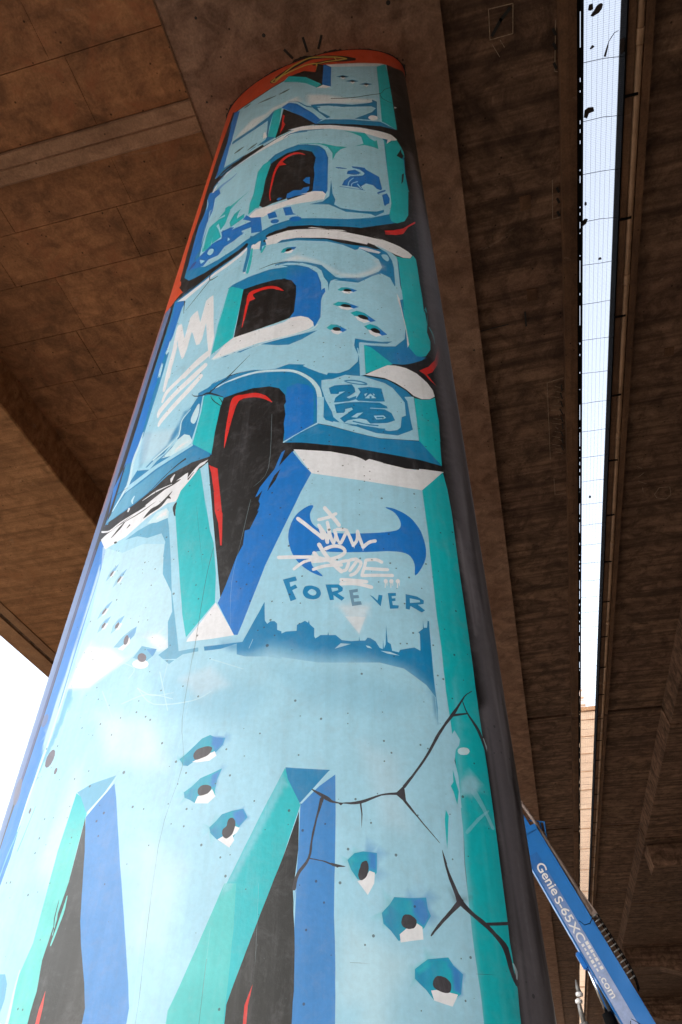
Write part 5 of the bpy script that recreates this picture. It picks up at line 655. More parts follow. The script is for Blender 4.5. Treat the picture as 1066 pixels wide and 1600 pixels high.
["painted_letter_fourth","D",[-46,3081,11,3078,67,3077,122,3076,141,3120,160,3165,180,3210,199,3257,202,3208,205,3159,220,3135,251,3120,282,3105,287,3041,291,2979,247,2992,203,3007,158,3021,130,3047,102,3073,67,3065,32,3058,-4,3059,-40,3061],{}],
["painted_letter_fourth","W",[273,4165,337,4149,399,4134,461,4121,519,4100,577,4081,610,4064,634,4046,650,4058,699,4040,747,4024,808,4011,869,4001,903,4014,961,4019,1022,4029,958,3948,926,3909,895,3871,835,3874,776,3881,717,3890,659,3902,600,3916,544,3929,488,3944,431,3961,373,3980,340,4040,307,4101],{}],
["painted_letter_fourth","K",[577,4083,638,4056,634,4044,610,4063],{}],
["painted_letter_fourth","K",[699,4035,763,4028,829,4022,895,4022,890,4005,828,4003,763,4018],{}],
["painted_letter_fourth","L",[373,3980,431,3961,488,3944,544,3929,600,3916,659,3902,717,3890,776,3881,835,3874,895,3871,897,3800,899,3730,836,3720,775,3713,714,3709,654,3708,594,3709,534,3711,473,3715,412,3721,350,3728,287,3737,309,3797,331,3858,351,3918],{}],
["painted_side","T",[1016,4026,1023,3972,1030,3919,1034,3845,1038,3774,1038,3700,1038,3628,1038,3559,1038,3491,1038,3426,1039,3357,1040,3291,1041,3227,1042,3165,1043,3104,1043,3047,1043,2990,1043,2935,1042,2882,1043,2835,1043,2789,1044,2739,1045,2690,1046,2643,1047,2596,1048,2555,1048,2514,1049,2474,1049,2435,1049,2397,1049,2354,1049,2313,1048,2272,1048,2239,1048,2207,1048,2176,1048,2145,1048,2111,1047,2078,1046,2045,1048,2015,1049,1985,1050,1956,1052,1927,1050,1899,1048,1870,1047,1843,1045,1816,1044,1789,1005,1787,968,1786,932,1785,932,1811,931,1837,931,1864,930,1891,929,1918,927,1946,926,1974,924,2003,923,2032,922,2066,922,2100,921,2135,921,2172,922,2211,922,2250,924,2283,926,2316,927,2350,927,2387,927,2423,914,2457,902,2491,914,2523,925,2556,925,2598,925,2641,923,2680,922,2720,920,2761,918,2802,916,2844,916,2888,915,2933,915,2979,915,3026,913,3074,911,3123,909,3173,908,3236,908,3300,907,3367,907,3423,906,3480,906,3539,906,3599,904,3664,902,3732,900,3801,898,3872,955,3944],{}],
["painted_side","L",[960,2903,957,2846,955,2791,952,2737,949,2684,947,2634,944,2584,942,2536,939,2489,937,2443,935,2399,933,2355,931,2313,928,2272,926,2232,926,2198,926,2165,925,2133,925,2102,924,2071,924,2040,924,2006,925,1972,926,1939,926,1907,927,1876,928,1845,928,1815,929,1785,892,1784,856,1783,859,1813,863,1843,866,1874,870,1905,874,1937,878,1970,882,2004,886,2039,890,2074,894,2110,899,2147,903,2185,908,2224,913,2263,917,2304,922,2346,925,2390,928,2435,932,2482,935,2529,938,2578,941,2628,945,2680,949,2734,952,2788,956,2845],{"f":19,"a":0.45}],
["painted_side","L",[921,2675,933,2694,951,2660,945,2639,931,2622,922,2581,926,2556,930,2531,930,2506,930,2482,930,2452,930,2423,902,2420,876,2418,880,2463,884,2509,889,2556,893,2605,898,2654],{}],
["painted_side","T",[912,2551,919,2508,926,2476,916,2432,907,2474,899,2492,910,2507],{}],
["painted_side","LL",[984,2623,980,2616,971,2609,958,2606,947,2606,939,2610,937,2617,940,2625,950,2631,962,2634,974,2634,982,2630],{}],
["painted_side","L",[937,2509,957,2534,989,2541,1008,2518,1001,2490,973,2470,932,2465],{"f":11,"a":0.75}],
["painted_side","L",[971,2475,977,2467,986,2456,995,2442,1004,2428,1012,2412,1021,2394,1028,2377,1034,2366,1038,2364,1043,2367,1044,2371,1040,2383,1033,2400,1025,2419,1018,2436,1011,2451,1003,2466,996,2479,991,2488,982,2491,972,2485],{"a":0.4}],
["painted_side","L",[945,2344,954,2352,965,2364,979,2378,991,2389,1002,2399,1013,2408,1023,2416,1031,2422,1032,2425,1030,2427,1027,2426,1019,2421,1008,2414,996,2405,983,2396,971,2384,957,2371,944,2359,936,2350,934,2345,939,2341],{"a":0.35}],
["painted_side","T",[874,2413,882,2393,878,2367,875,2342,871,2316,867,2290,867,2327,867,2354,868,2382],{}],
["painted_side","LL",[1045,1990,1047,1986,1048,1980,1050,1974,1051,1969,1052,1963,1052,1957,1051,1952,1052,1948,1052,1948,1053,1948,1054,1948,1056,1952,1058,1958,1059,1964,1060,1971,1058,1977,1055,1983,1052,1988,1050,1991,1048,1992,1046,1991],{"a":0.7}],
["painted_side","LL",[1045,2681,1046,2676,1048,2667,1049,2659,1050,2652,1051,2646,1052,2642,1053,2638,1054,2635,1054,2634,1056,2635,1057,2636,1057,2639,1058,2644,1059,2649,1059,2655,1056,2662,1053,2670,1051,2678,1048,2683,1047,2683,1046,2683],{"a":0.7}],
["shaft","G",[1088,7967,1087,7725,1086,7495,1085,7277,1084,7069,1083,6872,1081,6686,1078,6509,1075,6341,1073,6179,1070,6025,1068,5877,1066,5735,1064,5599,1064,5466,1064,5338,1063,5215,1063,5096,1063,4982,1064,4861,1064,4744,1065,4632,1065,4524,1066,4420,1067,4320,1067,4223,1067,4139,1067,4057,1066,3977,1066,3901,1066,3826,1065,3745,1064,3667,1063,3592,1063,3519,1064,3444,1065,3371,1067,3300,1068,3232,1069,3166,1070,3102,1071,3039,1074,2989,1077,2940,1080,2892,1083,2845,1086,2799,1086,2753,1087,2709,1087,2666,1087,2623,1087,2581,1089,2535,1091,2490,1093,2446,1095,2403,1097,2361,1099,2320,1101,2279,1100,2243,1099,2206,1099,2171,1098,2136,1098,2103,1097,2069,1097,2037,1095,2004,1093,1971,1091,1940,1089,1909,1088,1878,1086,1848,1084,1819,1083,1791,1132,1793,1205,1798,1315,1801,1399,1800,1396,1831,1393,1863,1390,1895,1387,1928,1384,1962,1381,1996,1378,2032,1375,2067,1372,2104,1369,2142,1366,2180,1362,2220,1359,2260,1356,2301,1352,2344,1349,2387,1345,2431,1341,2477,1338,2523,1334,2571,1330,2620,1326,2671,1322,2722,1318,2776,1314,2830,1309,2886,1309,2944,1308,3003,1307,3065,1306,3128,1305,3192,1304,3259,1303,3328,1302,3399,1301,3472,1299,3548,1298,3626,1297,3706,1296,3789,1294,3876,1293,3965,1292,4057,1290,4153,1289,4252,1287,4355,1286,4461,1284,4572,1282,4688,1282,4802,1281,4921,1281,5045,1280,5174,1279,5308,1279,5448,1278,5593,1277,5746,1277,5905,1276,6072,1275,6247,1274,6430,1262,6626,1226,6774,1202,6938,1184,7126,1169,7330,1155,7549,1142,7782,1129,8031],{"f":38,"a":0.95}],
["shaft","G",[1055,2791,1056,2746,1057,2702,1058,2659,1059,2617,1060,2576,1061,2531,1061,2487,1062,2445,1062,2403,1062,2362,1063,2322,1063,2283,1063,2247,1063,2212,1062,2178,1062,2144,1062,2111,1061,2078,1061,2047,1060,2012,1059,1978,1058,1945,1057,1912,1056,1881,1055,1849,1054,1819,1053,1789,1099,1791,1155,1794,1273,1801,1354,1801,1449,1800,1446,1831,1444,1863,1441,1896,1438,1929,1435,1963,1433,1997,1430,2033,1427,2069,1424,2106,1421,2144,1418,2183,1415,2222,1411,2263,1408,2305,1405,2347,1402,2391,1398,2436,1395,2482,1391,2529,1388,2577,1384,2627,1381,2679,1377,2732,1374,2787,1370,2844,1367,2902,1363,2962,1360,3023,1275,2987,1156,2901,1100,2842],{"f":15,"a":0.9}],
["shaft","K",[1176,2732,1170,2702,1163,2661,1158,2616,1155,2575,1162,2538,1173,2501,1184,2469,1194,2448,1196,2448,1199,2449,1201,2450,1199,2475,1194,2509,1190,2549,1189,2588,1185,2626,1184,2668,1183,2707,1181,2734,1180,2735,1177,2734],{"f":8,"a":0.5231018143886359}],
["shaft","G2",[1185,3238,1182,3174,1180,3130,1179,3087,1178,3039,1177,2993,1175,2950,1174,2908,1177,2869,1180,2831,1183,2791,1186,2752,1189,2718,1192,2684,1198,2639,1200,2639,1203,2640,1206,2642,1215,2694,1221,2731,1228,2771,1238,2816,1257,2867,1259,2908,1262,2950,1258,2992,1244,3029,1228,3067,1219,3109,1211,3147,1204,3187,1193,3243,1191,3243,1187,3241],{"f":9,"a":0.35924152788715685}],
["shaft","K",[1077,2723,1075,2673,1074,2638,1073,2603,1072,2566,1072,2529,1071,2494,1071,2461,1072,2428,1074,2397,1076,2364,1078,2331,1080,2303,1082,2275,1085,2237,1086,2236,1087,2237,1088,2238,1088,2277,1088,2305,1088,2334,1088,2367,1087,2400,1087,2433,1088,2466,1087,2499,1085,2533,1085,2569,1084,2607,1083,2640,1082,2675,1080,2724,1080,2724,1078,2724],{"f":8,"a":0.4194619786089274}],
["shaft","G2",[1085,3534,1086,3500,1086,3453,1087,3401,1088,3352,1090,3306,1092,3259,1094,3217,1096,3188,1097,3187,1099,3188,1100,3190,1100,3220,1101,3263,1101,3312,1102,3360,1099,3407,1095,3458,1092,3504,1089,3536,1088,3537,1086,3536],{"f":7,"a":0.44847152174388694}],
["shaft","K",[1180,2562,1173,2537,1167,2503,1161,2466,1156,2432,1160,2401,1165,2369,1171,2342,1176,2323,1178,2323,1180,2324,1181,2325,1184,2346,1187,2376,1190,2411,1195,2445,1191,2476,1190,2511,1188,2542,1185,2564,1184,2564,1181,2563],{"f":8,"a":0.37386684476215515}],
["shaft","G2",[1143,2105,1142,2091,1140,2071,1139,2049,1137,2028,1138,2008,1139,1987,1139,1969,1140,1957,1141,1956,1142,1956,1143,1957,1145,1970,1148,1989,1150,2010,1152,2031,1151,2051,1150,2073,1148,2092,1147,2105,1146,2106,1144,2106],{"f":8,"a":0.41214486396498723}],
["shaft","K",[1174,4151,1171,4110,1168,4053,1166,3991,1165,3935,1171,3886,1178,3835,1186,3792,1193,3764,1196,3764,1200,3768,1203,3771,1201,3805,1198,3852,1195,3906,1194,3960,1189,4011,1186,4069,1184,4121,1182,4158,1180,4158,1176,4154],{"f":8,"a":0.30751232343670376}],
["shaft","G2",[1138,2953,1139,2912,1140,2855,1140,2824,1141,2793,1141,2764,1141,2736,1142,2708,1143,2681,1143,2652,1144,2624,1144,2575,1145,2541,1146,2541,1148,2542,1149,2543,1151,2577,1153,2628,1154,2657,1155,2686,1156,2714,1156,2742,1155,2770,1154,2799,1152,2829,1150,2860,1146,2916,1143,2955,1142,2956,1139,2955],{"f":7,"a":0.546873157296565}],
["shaft","K",[1182,2668,1180,2648,1178,2618,1175,2586,1173,2557,1174,2528,1174,2499,1175,2473,1176,2455,1177,2455,1180,2456,1181,2457,1184,2476,1187,2503,1190,2534,1193,2564,1192,2593,1191,2624,1190,2651,1188,2671,1187,2671,1184,2670],{"f":7,"a":0.5181400952033088}],
["shaft","G2",[1131,2312,1128,2274,1127,2248,1126,2221,1125,2193,1123,2164,1123,2138,1122,2112,1123,2087,1123,2062,1125,2037,1126,2011,1127,1989,1128,1967,1130,1937,1131,1937,1132,1937,1133,1938,1134,1968,1134,1991,1134,2013,1134,2039,1134,2065,1135,2090,1135,2115,1135,2141,1135,2167,1135,2195,1134,2224,1135,2249,1135,2276,1134,2313,1133,2313,1131,2313],{"f":5,"a":0.4011658779854502}],
["shaft","K",[1193,2903,1189,2852,1187,2816,1186,2781,1184,2742,1183,2705,1181,2670,1179,2635,1181,2603,1183,2571,1184,2538,1186,2505,1187,2477,1189,2449,1193,2411,1194,2410,1197,2411,1199,2413,1208,2455,1215,2486,1222,2518,1231,2555,1250,2597,1259,2632,1262,2666,1259,2701,1256,2736,1236,2766,1226,2799,1217,2830,1211,2862,1200,2907,1198,2907,1195,2905],{"f":5,"a":0.46078787915306496}],
["shaft","G2",[1066,3679,1066,3622,1066,3543,1066,3500,1066,3458,1066,3418,1066,3380,1068,3342,1069,3305,1070,3267,1072,3230,1074,3164,1076,3120,1077,3119,1079,3120,1080,3121,1080,3167,1080,3234,1080,3272,1080,3311,1080,3348,1080,3387,1078,3425,1077,3464,1076,3505,1074,3548,1072,3626,1070,3681,1069,3682,1067,3681],{"f":9,"a":0.5406237720835421}],
["shaft","K",[1077,2299,1074,2260,1072,2232,1070,2206,1068,2176,1066,2147,1065,2120,1063,2094,1064,2068,1064,2043,1065,2016,1065,1990,1066,1968,1066,1945,1068,1915,1068,1914,1069,1914,1070,1915,1072,1946,1073,1969,1074,1992,1075,2018,1076,2045,1077,2070,1079,2097,1079,2123,1079,2150,1079,2178,1080,2208,1080,2234,1080,2261,1080,2299,1079,2300,1078,2300],{"f":8,"a":0.32856965345714323}],
["shaft","G2",[1056,3729,1053,3693,1051,3643,1048,3589,1045,3539,1049,3493,1053,3446,1056,3404,1059,3376,1060,3375,1062,3376,1063,3378,1067,3409,1070,3454,1074,3506,1078,3556,1074,3603,1069,3654,1064,3699,1060,3731,1059,3732,1057,3731],{"f":8,"a":0.30113763740755917}],
["shaft","K",[1135,3794,1133,3738,1132,3660,1131,3618,1131,3577,1129,3500,1134,3430,1137,3393,1139,3358,1143,3295,1147,3253,1149,3253,1151,3254,1152,3256,1156,3302,1159,3370,1161,3408,1162,3448,1165,3524,1159,3596,1156,3635,1152,3675,1146,3747,1140,3798,1139,3798,1136,3796],{"f":8,"a":0.4040220811983649}],
["shaft","G2",[1152,2711,1152,2673,1153,2646,1154,2620,1155,2591,1155,2562,1155,2535,1154,2508,1154,2482,1153,2457,1151,2429,1149,2403,1147,2379,1146,2356,1144,2324,1145,2324,1147,2324,1148,2325,1152,2358,1156,2381,1159,2405,1163,2433,1166,2461,1169,2487,1171,2514,1170,2541,1169,2567,1167,2595,1165,2624,1162,2650,1160,2676,1156,2712,1155,2713,1153,2712],{"f":7,"a":0.3729215741386302}],
["shaft","K",[1084,2252,1083,2231,1083,2210,1083,2180,1082,2151,1082,2118,1082,2087,1081,2057,1080,2029,1081,2000,1081,1973,1081,1944,1080,1916,1080,1891,1080,1867,1080,1850,1080,1834,1081,1833,1082,1834,1082,1834,1084,1851,1086,1868,1088,1892,1090,1917,1092,1946,1094,1975,1096,2003,1098,2032,1097,2060,1096,2090,1095,2121,1093,2153,1091,2182,1090,2211,1088,2232,1086,2253,1086,2254,1084,2253],{"f":6,"a":0.4141216131574329}],
["shaft","G2",[1159,3761,1157,3694,1156,3648,1155,3603,1154,3553,1154,3504,1153,3459,1153,3415,1156,3373,1158,3332,1161,3290,1164,3248,1167,3212,1169,3176,1174,3128,1176,3128,1179,3130,1180,3132,1181,3183,1181,3221,1181,3259,1181,3303,1181,3347,1182,3390,1182,3434,1179,3476,1177,3520,1175,3567,1173,3615,1170,3659,1168,3703,1165,3766,1163,3766,1160,3764],{"f":9,"a":0.3674707757922298}],
["shaft","K",[1201,2188,1197,2166,1192,2137,1188,2104,1186,2074,1188,2046,1192,2017,1197,1991,1200,1973,1202,1973,1205,1974,1207,1975,1207,1993,1205,2019,1204,2049,1205,2078,1204,2108,1206,2140,1208,2169,1208,2189,1206,2190,1203,2189],{"f":7,"a":0.5284384820385745}],
["shaft","G2",[1211,2504,1205,2458,1201,2425,1198,2394,1196,2359,1193,2325,1192,2294,1191,2264,1193,2234,1196,2206,1199,2176,1203,2147,1208,2122,1213,2097,1221,2063,1223,2062,1229,2064,1232,2065,1228,2100,1224,2125,1220,2151,1217,2181,1215,2211,1214,2240,1213,2270,1212,2300,1212,2331,1213,2364,1215,2399,1216,2430,1218,2462,1220,2507,1218,2507,1213,2506],{"f":7,"a":0.25500350824021356}],
["shaft","K",[1151,4076,1148,4026,1146,3958,1144,3884,1141,3816,1146,3755,1151,3692,1156,3637,1160,3600,1162,3600,1165,3602,1166,3604,1170,3647,1174,3708,1177,3778,1181,3847,1175,3909,1168,3977,1162,4038,1157,4081,1155,4082,1152,4079],{"f":9,"a":0.3619506329510668}],
["shaft","G2",[1129,3361,1127,3292,1126,3245,1125,3198,1124,3147,1124,3097,1123,3051,1122,3006,1125,2964,1127,2922,1130,2879,1133,2837,1135,2800,1138,2763,1142,2714,1143,2714,1145,2715,1146,2716,1149,2768,1150,2806,1152,2845,1153,2889,1154,2935,1155,2978,1157,3023,1154,3067,1151,3111,1148,3160,1145,3209,1142,3254,1139,3299,1133,3364,1132,3364,1130,3363],{"f":7,"a":0.3660497363417642}],
["shaft","K",[1152,3704,1148,3653,1144,3582,1141,3505,1139,3435,1146,3373,1154,3309,1163,3255,1170,3218,1172,3218,1175,3220,1176,3222,1176,3263,1174,3322,1172,3390,1172,3457,1167,3522,1163,3595,1160,3662,1157,3708,1156,3709,1153,3707],{"f":9,"a":0.2725588091201503}],
["shaft","G2",[1124,4069,1120,4021,1115,3955,1111,3884,1107,3818,1111,3759,1116,3699,1121,3646,1125,3612,1127,3611,1129,3612,1130,3615,1134,3655,1137,3713,1141,3780,1146,3845,1141,3906,1138,3972,1134,4032,1130,4073,1128,4074,1126,4072],{"f":11,"a":0.33297231933913185}],
["shaft","K",[1169,2405,1167,2381,1166,2357,1164,2323,1163,2290,1162,2254,1160,2219,1159,2186,1157,2154,1159,2123,1161,2093,1163,2062,1164,2031,1166,2004,1167,1978,1169,1959,1171,1941,1172,1941,1174,1941,1175,1942,1178,1961,1180,1980,1183,2007,1186,2035,1189,2067,1193,2100,1196,2132,1200,2164,1196,2196,1193,2228,1190,2262,1186,2297,1183,2329,1180,2361,1177,2384,1174,2407,1173,2407,1170,2406],{"f":5,"a":0.42659416294035224}],
["shaft","G2",[1174,2934,1169,2896,1164,2844,1159,2788,1155,2736,1159,2689,1163,2641,1167,2599,1171,2570,1172,2570,1175,2571,1176,2572,1181,2604,1186,2650,1192,2703,1198,2755,1193,2803,1189,2856,1184,2904,1180,2937,1178,2937,1175,2936],{"f":8,"a":0.511328344855324}],
["shaft","G2",[1229,3888,1231,3824,1233,3761,1235,3703,1238,3646,1241,3591,1245,3530,1250,3472,1256,3415,1257,3357,1257,3301,1257,3246,1257,3194,1257,3144,1257,3094,1257,3045,1257,2996,1257,2949,1257,2902,1257,2856,1256,2811,1256,2767,1256,2724,1256,2682,1256,2642,1256,2603,1254,2564,1252,2526,1251,2489,1251,2452,1249,2416,1248,2381,1248,2346,1246,2310,1245,2275,1244,2241,1242,2201,1240,2163,1238,2126,1237,2096,1236,2066,1235,2037,1234,2008,1232,1975,1231,1941,1230,1909,1229,1876,1227,1844,1238,1843,1260,1845,1263,1847,1263,1880,1264,1913,1264,1945,1264,1978,1264,2012,1265,2041,1265,2070,1265,2100,1266,2130,1266,2167,1266,2205,1266,2244,1266,2278,1267,2313,1267,2349,1267,2383,1267,2418,1267,2454,1267,2490,1266,2527,1266,2564,1266,2603,1266,2642,1266,2682,1266,2724,1266,2767,1267,2811,1267,2856,1267,2902,1267,2949,1267,2996,1267,3045,1267,3094,1267,3144,1267,3194,1267,3246,1266,3301,1266,3357,1265,3415,1264,3476,1264,3538,1263,3602,1262,3660,1261,3719,1260,3780,1259,3845,1258,3912,1256,3913,1235,3895],{"f":3,"a":0.7}],
["painted_emblem","B",[357,3765,367,3770,377,3772,384,3771,388,3766,387,3758,382,3746,377,3732,374,3718,375,3704,377,3688,381,3673,388,3658,398,3644,410,3631,424,3620,440,3610,459,3602,479,3597,500,3593,520,3590,540,3588,559,3587,579,3587,599,3587,620,3587,642,3588,663,3589,684,3591,706,3594,728,3598,748,3603,764,3609,774,3617,780,3627,783,3637,784,3649,782,3663,777,3680,769,3696,761,3710,750,3721,735,3730,723,3737,718,3742,722,3744,733,3743,748,3740,762,3735,777,3727,794,3718,811,3706,827,3692,841,3675,853,3656,865,3634,874,3612,880,3588,885,3562,888,3537,889,3513,888,3493,886,3475,882,3458,876,3440,866,3418,853,3394,841,3375,832,3366,830,3372,831,3388,833,3408,832,3426,829,3440,824,3454,817,3466,807,3476,794,3482,778,3486,759,3488,737,3488,713,3488,685,3485,655,3483,626,3482,594,3482,561,3482,529,3484,500,3486,474,3489,451,3493,431,3497,415,3497,403,3494,395,3489,390,3482,387,3473,386,3462,387,3448,391,3434,396,3419,408,3402,425,3384,439,3368,443,3360,434,3362,417,3371,395,3385,376,3400,360,3415,344,3433,329,3452,316,3472,306,3493,297,3515,291,3537,286,3558,282,3577,280,3596,280,3614,281,3634,285,3655,290,3677,298,3699,307,3717,318,3733,332,3746,345,3757],{}],
["painted_skyline","D",[200,3254,204,3208,209,3164,220,3147,232,3158,249,3157,262,3143,265,3099,279,3093,300,3102,344,3101,344,3129,376,3145,389,3135,392,3147,396,3127,415,3107,416,3071,421,3060,436,3070,440,3074,469,3073,471,3087,474,3072,501,3071,525,3047,561,3041,591,3043,593,3064,595,3043,616,3043,625,3056,636,3054,656,3040,671,3011,683,3005,686,3054,687,3007,695,3027,697,3071,700,3115,701,3076,703,3037,715,3028,719,2999,745,2993,749,3004,777,3011,806,3018,829,3006,831,3043,832,3081,826,3088,846,3106,849,3144,850,3111,863,3112,868,3146,874,3144,873,3104,873,3050,873,2998,873,2948,873,2898,874,2856,876,2815,878,2775,875,2744,873,2714,873,2764,874,2815,858,2838,842,2861,802,2892,761,2924,715,2935,669,2947,630,2947,592,2947,540,2948,488,2950,436,2953,383,2965,329,2978,274,2992,230,2997,185,3002,140,3008,104,3022,98,3074,137,3078,152,3120,168,3164,184,3209],{}],
["painted_skyline","L",[71,3008,115,3004,157,3001,198,3016,238,3031,268,3023,297,3015,338,2999,379,2983,424,2973,467,2964,514,2963,561,2963,592,2955,623,2947,661,2938,699,2930,734,2916,768,2903,797,2875,826,2848,841,2820,856,2793,862,2740,867,2688,865,2653,863,2618,861,2584,812,2581,763,2578,715,2577,667,2576,619,2576,571,2576,523,2577,475,2578,426,2580,377,2582,327,2585,277,2588,226,2592,174,2596,122,2601,116,2647,110,2695,104,2743,98,2794,92,2845,85,2898,78,2952],{"f":64}],
["painted_skyline","D",[26,3085,80,3079,133,3073,185,3064,236,3056,195,3042,154,3029,111,3037,67,3046],{"f":20,"a":0.7}],
["painted_skyline","LL",[521,3033,561,3029,529,3019,498,3010],{"a":0.7}],
["painted_skyline","LL",[618,3022,632,3018,643,3007,624,3012],{"a":0.8}],
["painted_skyline","LL",[674,2998,710,2994,748,2979,701,2986],{"a":0.8}],
["painted_skyline","LL",[154,3042,167,3082,167,3084,166,3084,165,3084,152,3044,152,3042,153,3041],{"a":0.5}],
["painted_skyline","D",[856,2838,872,2819,872,2766,873,2714,867,2742,862,2789],{"f":5,"a":0.6}],
["painted_beam","W",[507,3213,551,3210,594,3207,638,3206,622,3161,607,3117,593,3075,565,3119,536,3165],{"f":13,"a":0.55}],
["painted_beam","W",[537,3157,578,3154,619,3152,606,3113,593,3075,565,3115],{"a":0.55}],
["painted_lettering","D",[271,3361,325,3371,333,3349,301,3343,307,3319,327,3329,337,3311,315,3301,335,3254,311,3246,292,3303],{}],
["painted_lettering","D",[360,3288,361,3295,363,3302,365,3309,369,3314,375,3316,382,3317,389,3317,397,3316,405,3313,414,3309,422,3304,428,3299,432,3292,435,3284,437,3276,437,3269,435,3263,432,3257,428,3252,423,3249,416,3247,408,3246,400,3247,392,3249,386,3251,380,3254,374,3258,370,3263,366,3268,363,3275,361,3282],{}],
["painted_lettering","L",[381,3285,383,3289,387,3294,392,3297,397,3299,402,3297,408,3294,413,3289,416,3285,418,3281,418,3276,417,3272,415,3269,412,3267,408,3265,403,3265,399,3267,393,3270,388,3275,383,3280],{}],
["painted_lettering","D",[455,3317,509,3314,528,3296,526,3280,506,3269,535,3245,523,3232,489,3262,491,3238,475,3237,465,3277],{}],
["painted_lettering","L",[479,3299,506,3297,509,3285,484,3278],{}],
["painted_lettering","D3",[553,3283,589,3289,589,3274,569,3270,571,3257,592,3258,594,3243,572,3241,574,3225,601,3227,605,3211,566,3204,559,3243],{}],
["painted_lettering","D",[637,3259,652,3249,669,3230,674,3259,690,3256,681,3202,659,3230],{}],
["painted_lettering","D",[712,3268,745,3270,745,3256,727,3254,728,3242,742,3244,742,3231,728,3229,730,3210,754,3209,752,3195,718,3192,715,3230],{}],
["painted_lettering","D",[785,3267,832,3259,860,3242,857,3225,833,3219,861,3194,847,3183,802,3210,798,3192,782,3195,784,3230],{}],
["painted_lettering","L",[801,3248,841,3242,844,3232,801,3224],{}],
["painted_tag","W",[314,3689,325,3677,342,3659,360,3640,376,3622,392,3604,409,3587,423,3571,433,3560,441,3558,446,3566,443,3576,433,3587,419,3603,402,3621,386,3638,370,3656,352,3676,335,3694,324,3706,315,3709,310,3700],{}],
["painted_tag","W",[445,3570,442,3582,438,3600,434,3618,431,3633,428,3642,425,3648,423,3651,421,3653,415,3656,409,3651,411,3642,412,3640,413,3638,415,3635,417,3628,420,3615,425,3596,428,3579,431,3566,436,3560,443,3562],{}],
["painted_tag","W",[417,3624,422,3616,429,3605,436,3592,441,3582,444,3571,446,3560,448,3549,450,3542,455,3534,464,3535,466,3545,465,3552,463,3563,460,3577,456,3590,450,3603,442,3617,435,3628,431,3637,423,3641,416,3635],{}],
["painted_tag","W",[464,3541,465,3550,467,3562,468,3577,469,3593,468,3611,466,3631,463,3649,462,3662,458,3668,451,3668,449,3660,450,3648,453,3630,455,3611,456,3594,456,3580,454,3566,453,3554,452,3545,454,3538,460,3536],{}],
["painted_tag","W",[448,3658,452,3639,457,3612,462,3584,467,3563,471,3550,475,3541,477,3536,479,3532,485,3528,491,3533,491,3541,489,3545,487,3549,484,3556,481,3567,476,3588,471,3615,466,3642,462,3661,457,3667,450,3666],{}],
["painted_tag","W",[492,3533,494,3542,497,3554,500,3568,502,3581,501,3593,498,3602,496,3610,494,3614,488,3619,482,3616,481,3607,483,3602,485,3596,487,3590,488,3583,487,3574,484,3561,481,3549,478,3540,480,3532,487,3528],{}],
["painted_tag","W",[481,3603,485,3591,490,3573,495,3554,500,3541,505,3532,510,3527,514,3526,516,3526,522,3529,523,3537,518,3543,516,3544,515,3544,515,3544,512,3548,508,3561,503,3578,498,3596,494,3609,489,3615,482,3612],{}],
["painted_tag","W",[523,3530,527,3539,532,3551,537,3564,541,3575,544,3584,548,3592,551,3602,545,3615,534,3620,521,3622,507,3623,498,3624,493,3620,493,3611,498,3605,507,3605,520,3603,532,3602,538,3600,536,3603,535,3600,532,3593,528,3584,524,3573,519,3560,514,3548,511,3539,511,3531,518,3526],{}],
["painted_tag","W",[535,3604,538,3597,542,3587,546,3577,549,3566,553,3554,557,3541,561,3529,564,3520,569,3515,575,3518,576,3526,574,3535,570,3547,566,3561,562,3573,558,3584,554,3595,550,3605,548,3611,542,3616,536,3612],{}],
["painted_tag","W",[575,3513,579,3518,584,3525,590,3535,594,3547,596,3561,597,3577,597,3591,597,3601,594,3608,587,3609,583,3601,583,3591,583,3578,583,3564,581,3553,578,3545,573,3537,568,3530,565,3525,564,3516,569,3510],{}],
["painted_tag","W",[583,3598,586,3589,589,3575,592,3560,595,3547,599,3535,602,3523,605,3513,607,3505,612,3500,619,3504,620,3512,618,3519,615,3529,612,3541,609,3552,605,3566,602,3580,599,3594,597,3603,592,3609,585,3607],{}],
["painted_tag","W",[618,3501,623,3506,630,3514,637,3522,644,3527,650,3530,657,3532,664,3533,669,3534,674,3540,673,3550,667,3554,662,3553,655,3551,646,3549,637,3544,629,3537,620,3529,613,3521,609,3516,606,3507,611,3500],{}],
["painted_tag","W",[434,3741,442,3729,454,3711,466,3692,476,3676,484,3663,492,3650,498,3639,502,3631,510,3627,516,3633,516,3644,511,3652,505,3663,498,3676,489,3690,479,3706,467,3726,455,3743,447,3756,439,3760,433,3753],{}],
["painted_tag","W",[417,3670,425,3671,438,3674,451,3677,463,3680,474,3685,483,3691,491,3696,497,3700,500,3707,497,3716,490,3717,484,3714,476,3709,467,3703,458,3699,447,3696,434,3693,422,3690,413,3689,408,3683,410,3673],{}],
["painted_tag","W",[244,3474,260,3472,282,3470,307,3467,331,3464,352,3462,374,3460,395,3457,415,3452,438,3445,462,3435,484,3426,499,3420,505,3422,507,3431,503,3438,487,3444,466,3453,441,3463,417,3471,395,3476,373,3479,351,3481,330,3484,306,3487,281,3490,258,3492,242,3494,236,3490,237,3480],{}],
["painted_tag","W",[320,3404,327,3411,338,3420,350,3430,363,3438,380,3443,400,3447,419,3450,432,3452,436,3457,434,3465,429,3468,415,3466,396,3462,376,3458,357,3453,343,3444,329,3434,319,3424,312,3417,310,3411,314,3404],{}],
["painted_tag","W",[413,3529,419,3519,426,3503,435,3486,444,3470,453,3455,462,3441,471,3427,481,3414,491,3401,501,3389,510,3379,516,3372,524,3370,530,3378,527,3388,521,3395,512,3405,502,3416,493,3428,484,3441,475,3454,466,3468,458,3482,450,3498,441,3514,434,3529,429,3540,421,3546,413,3540],{}],
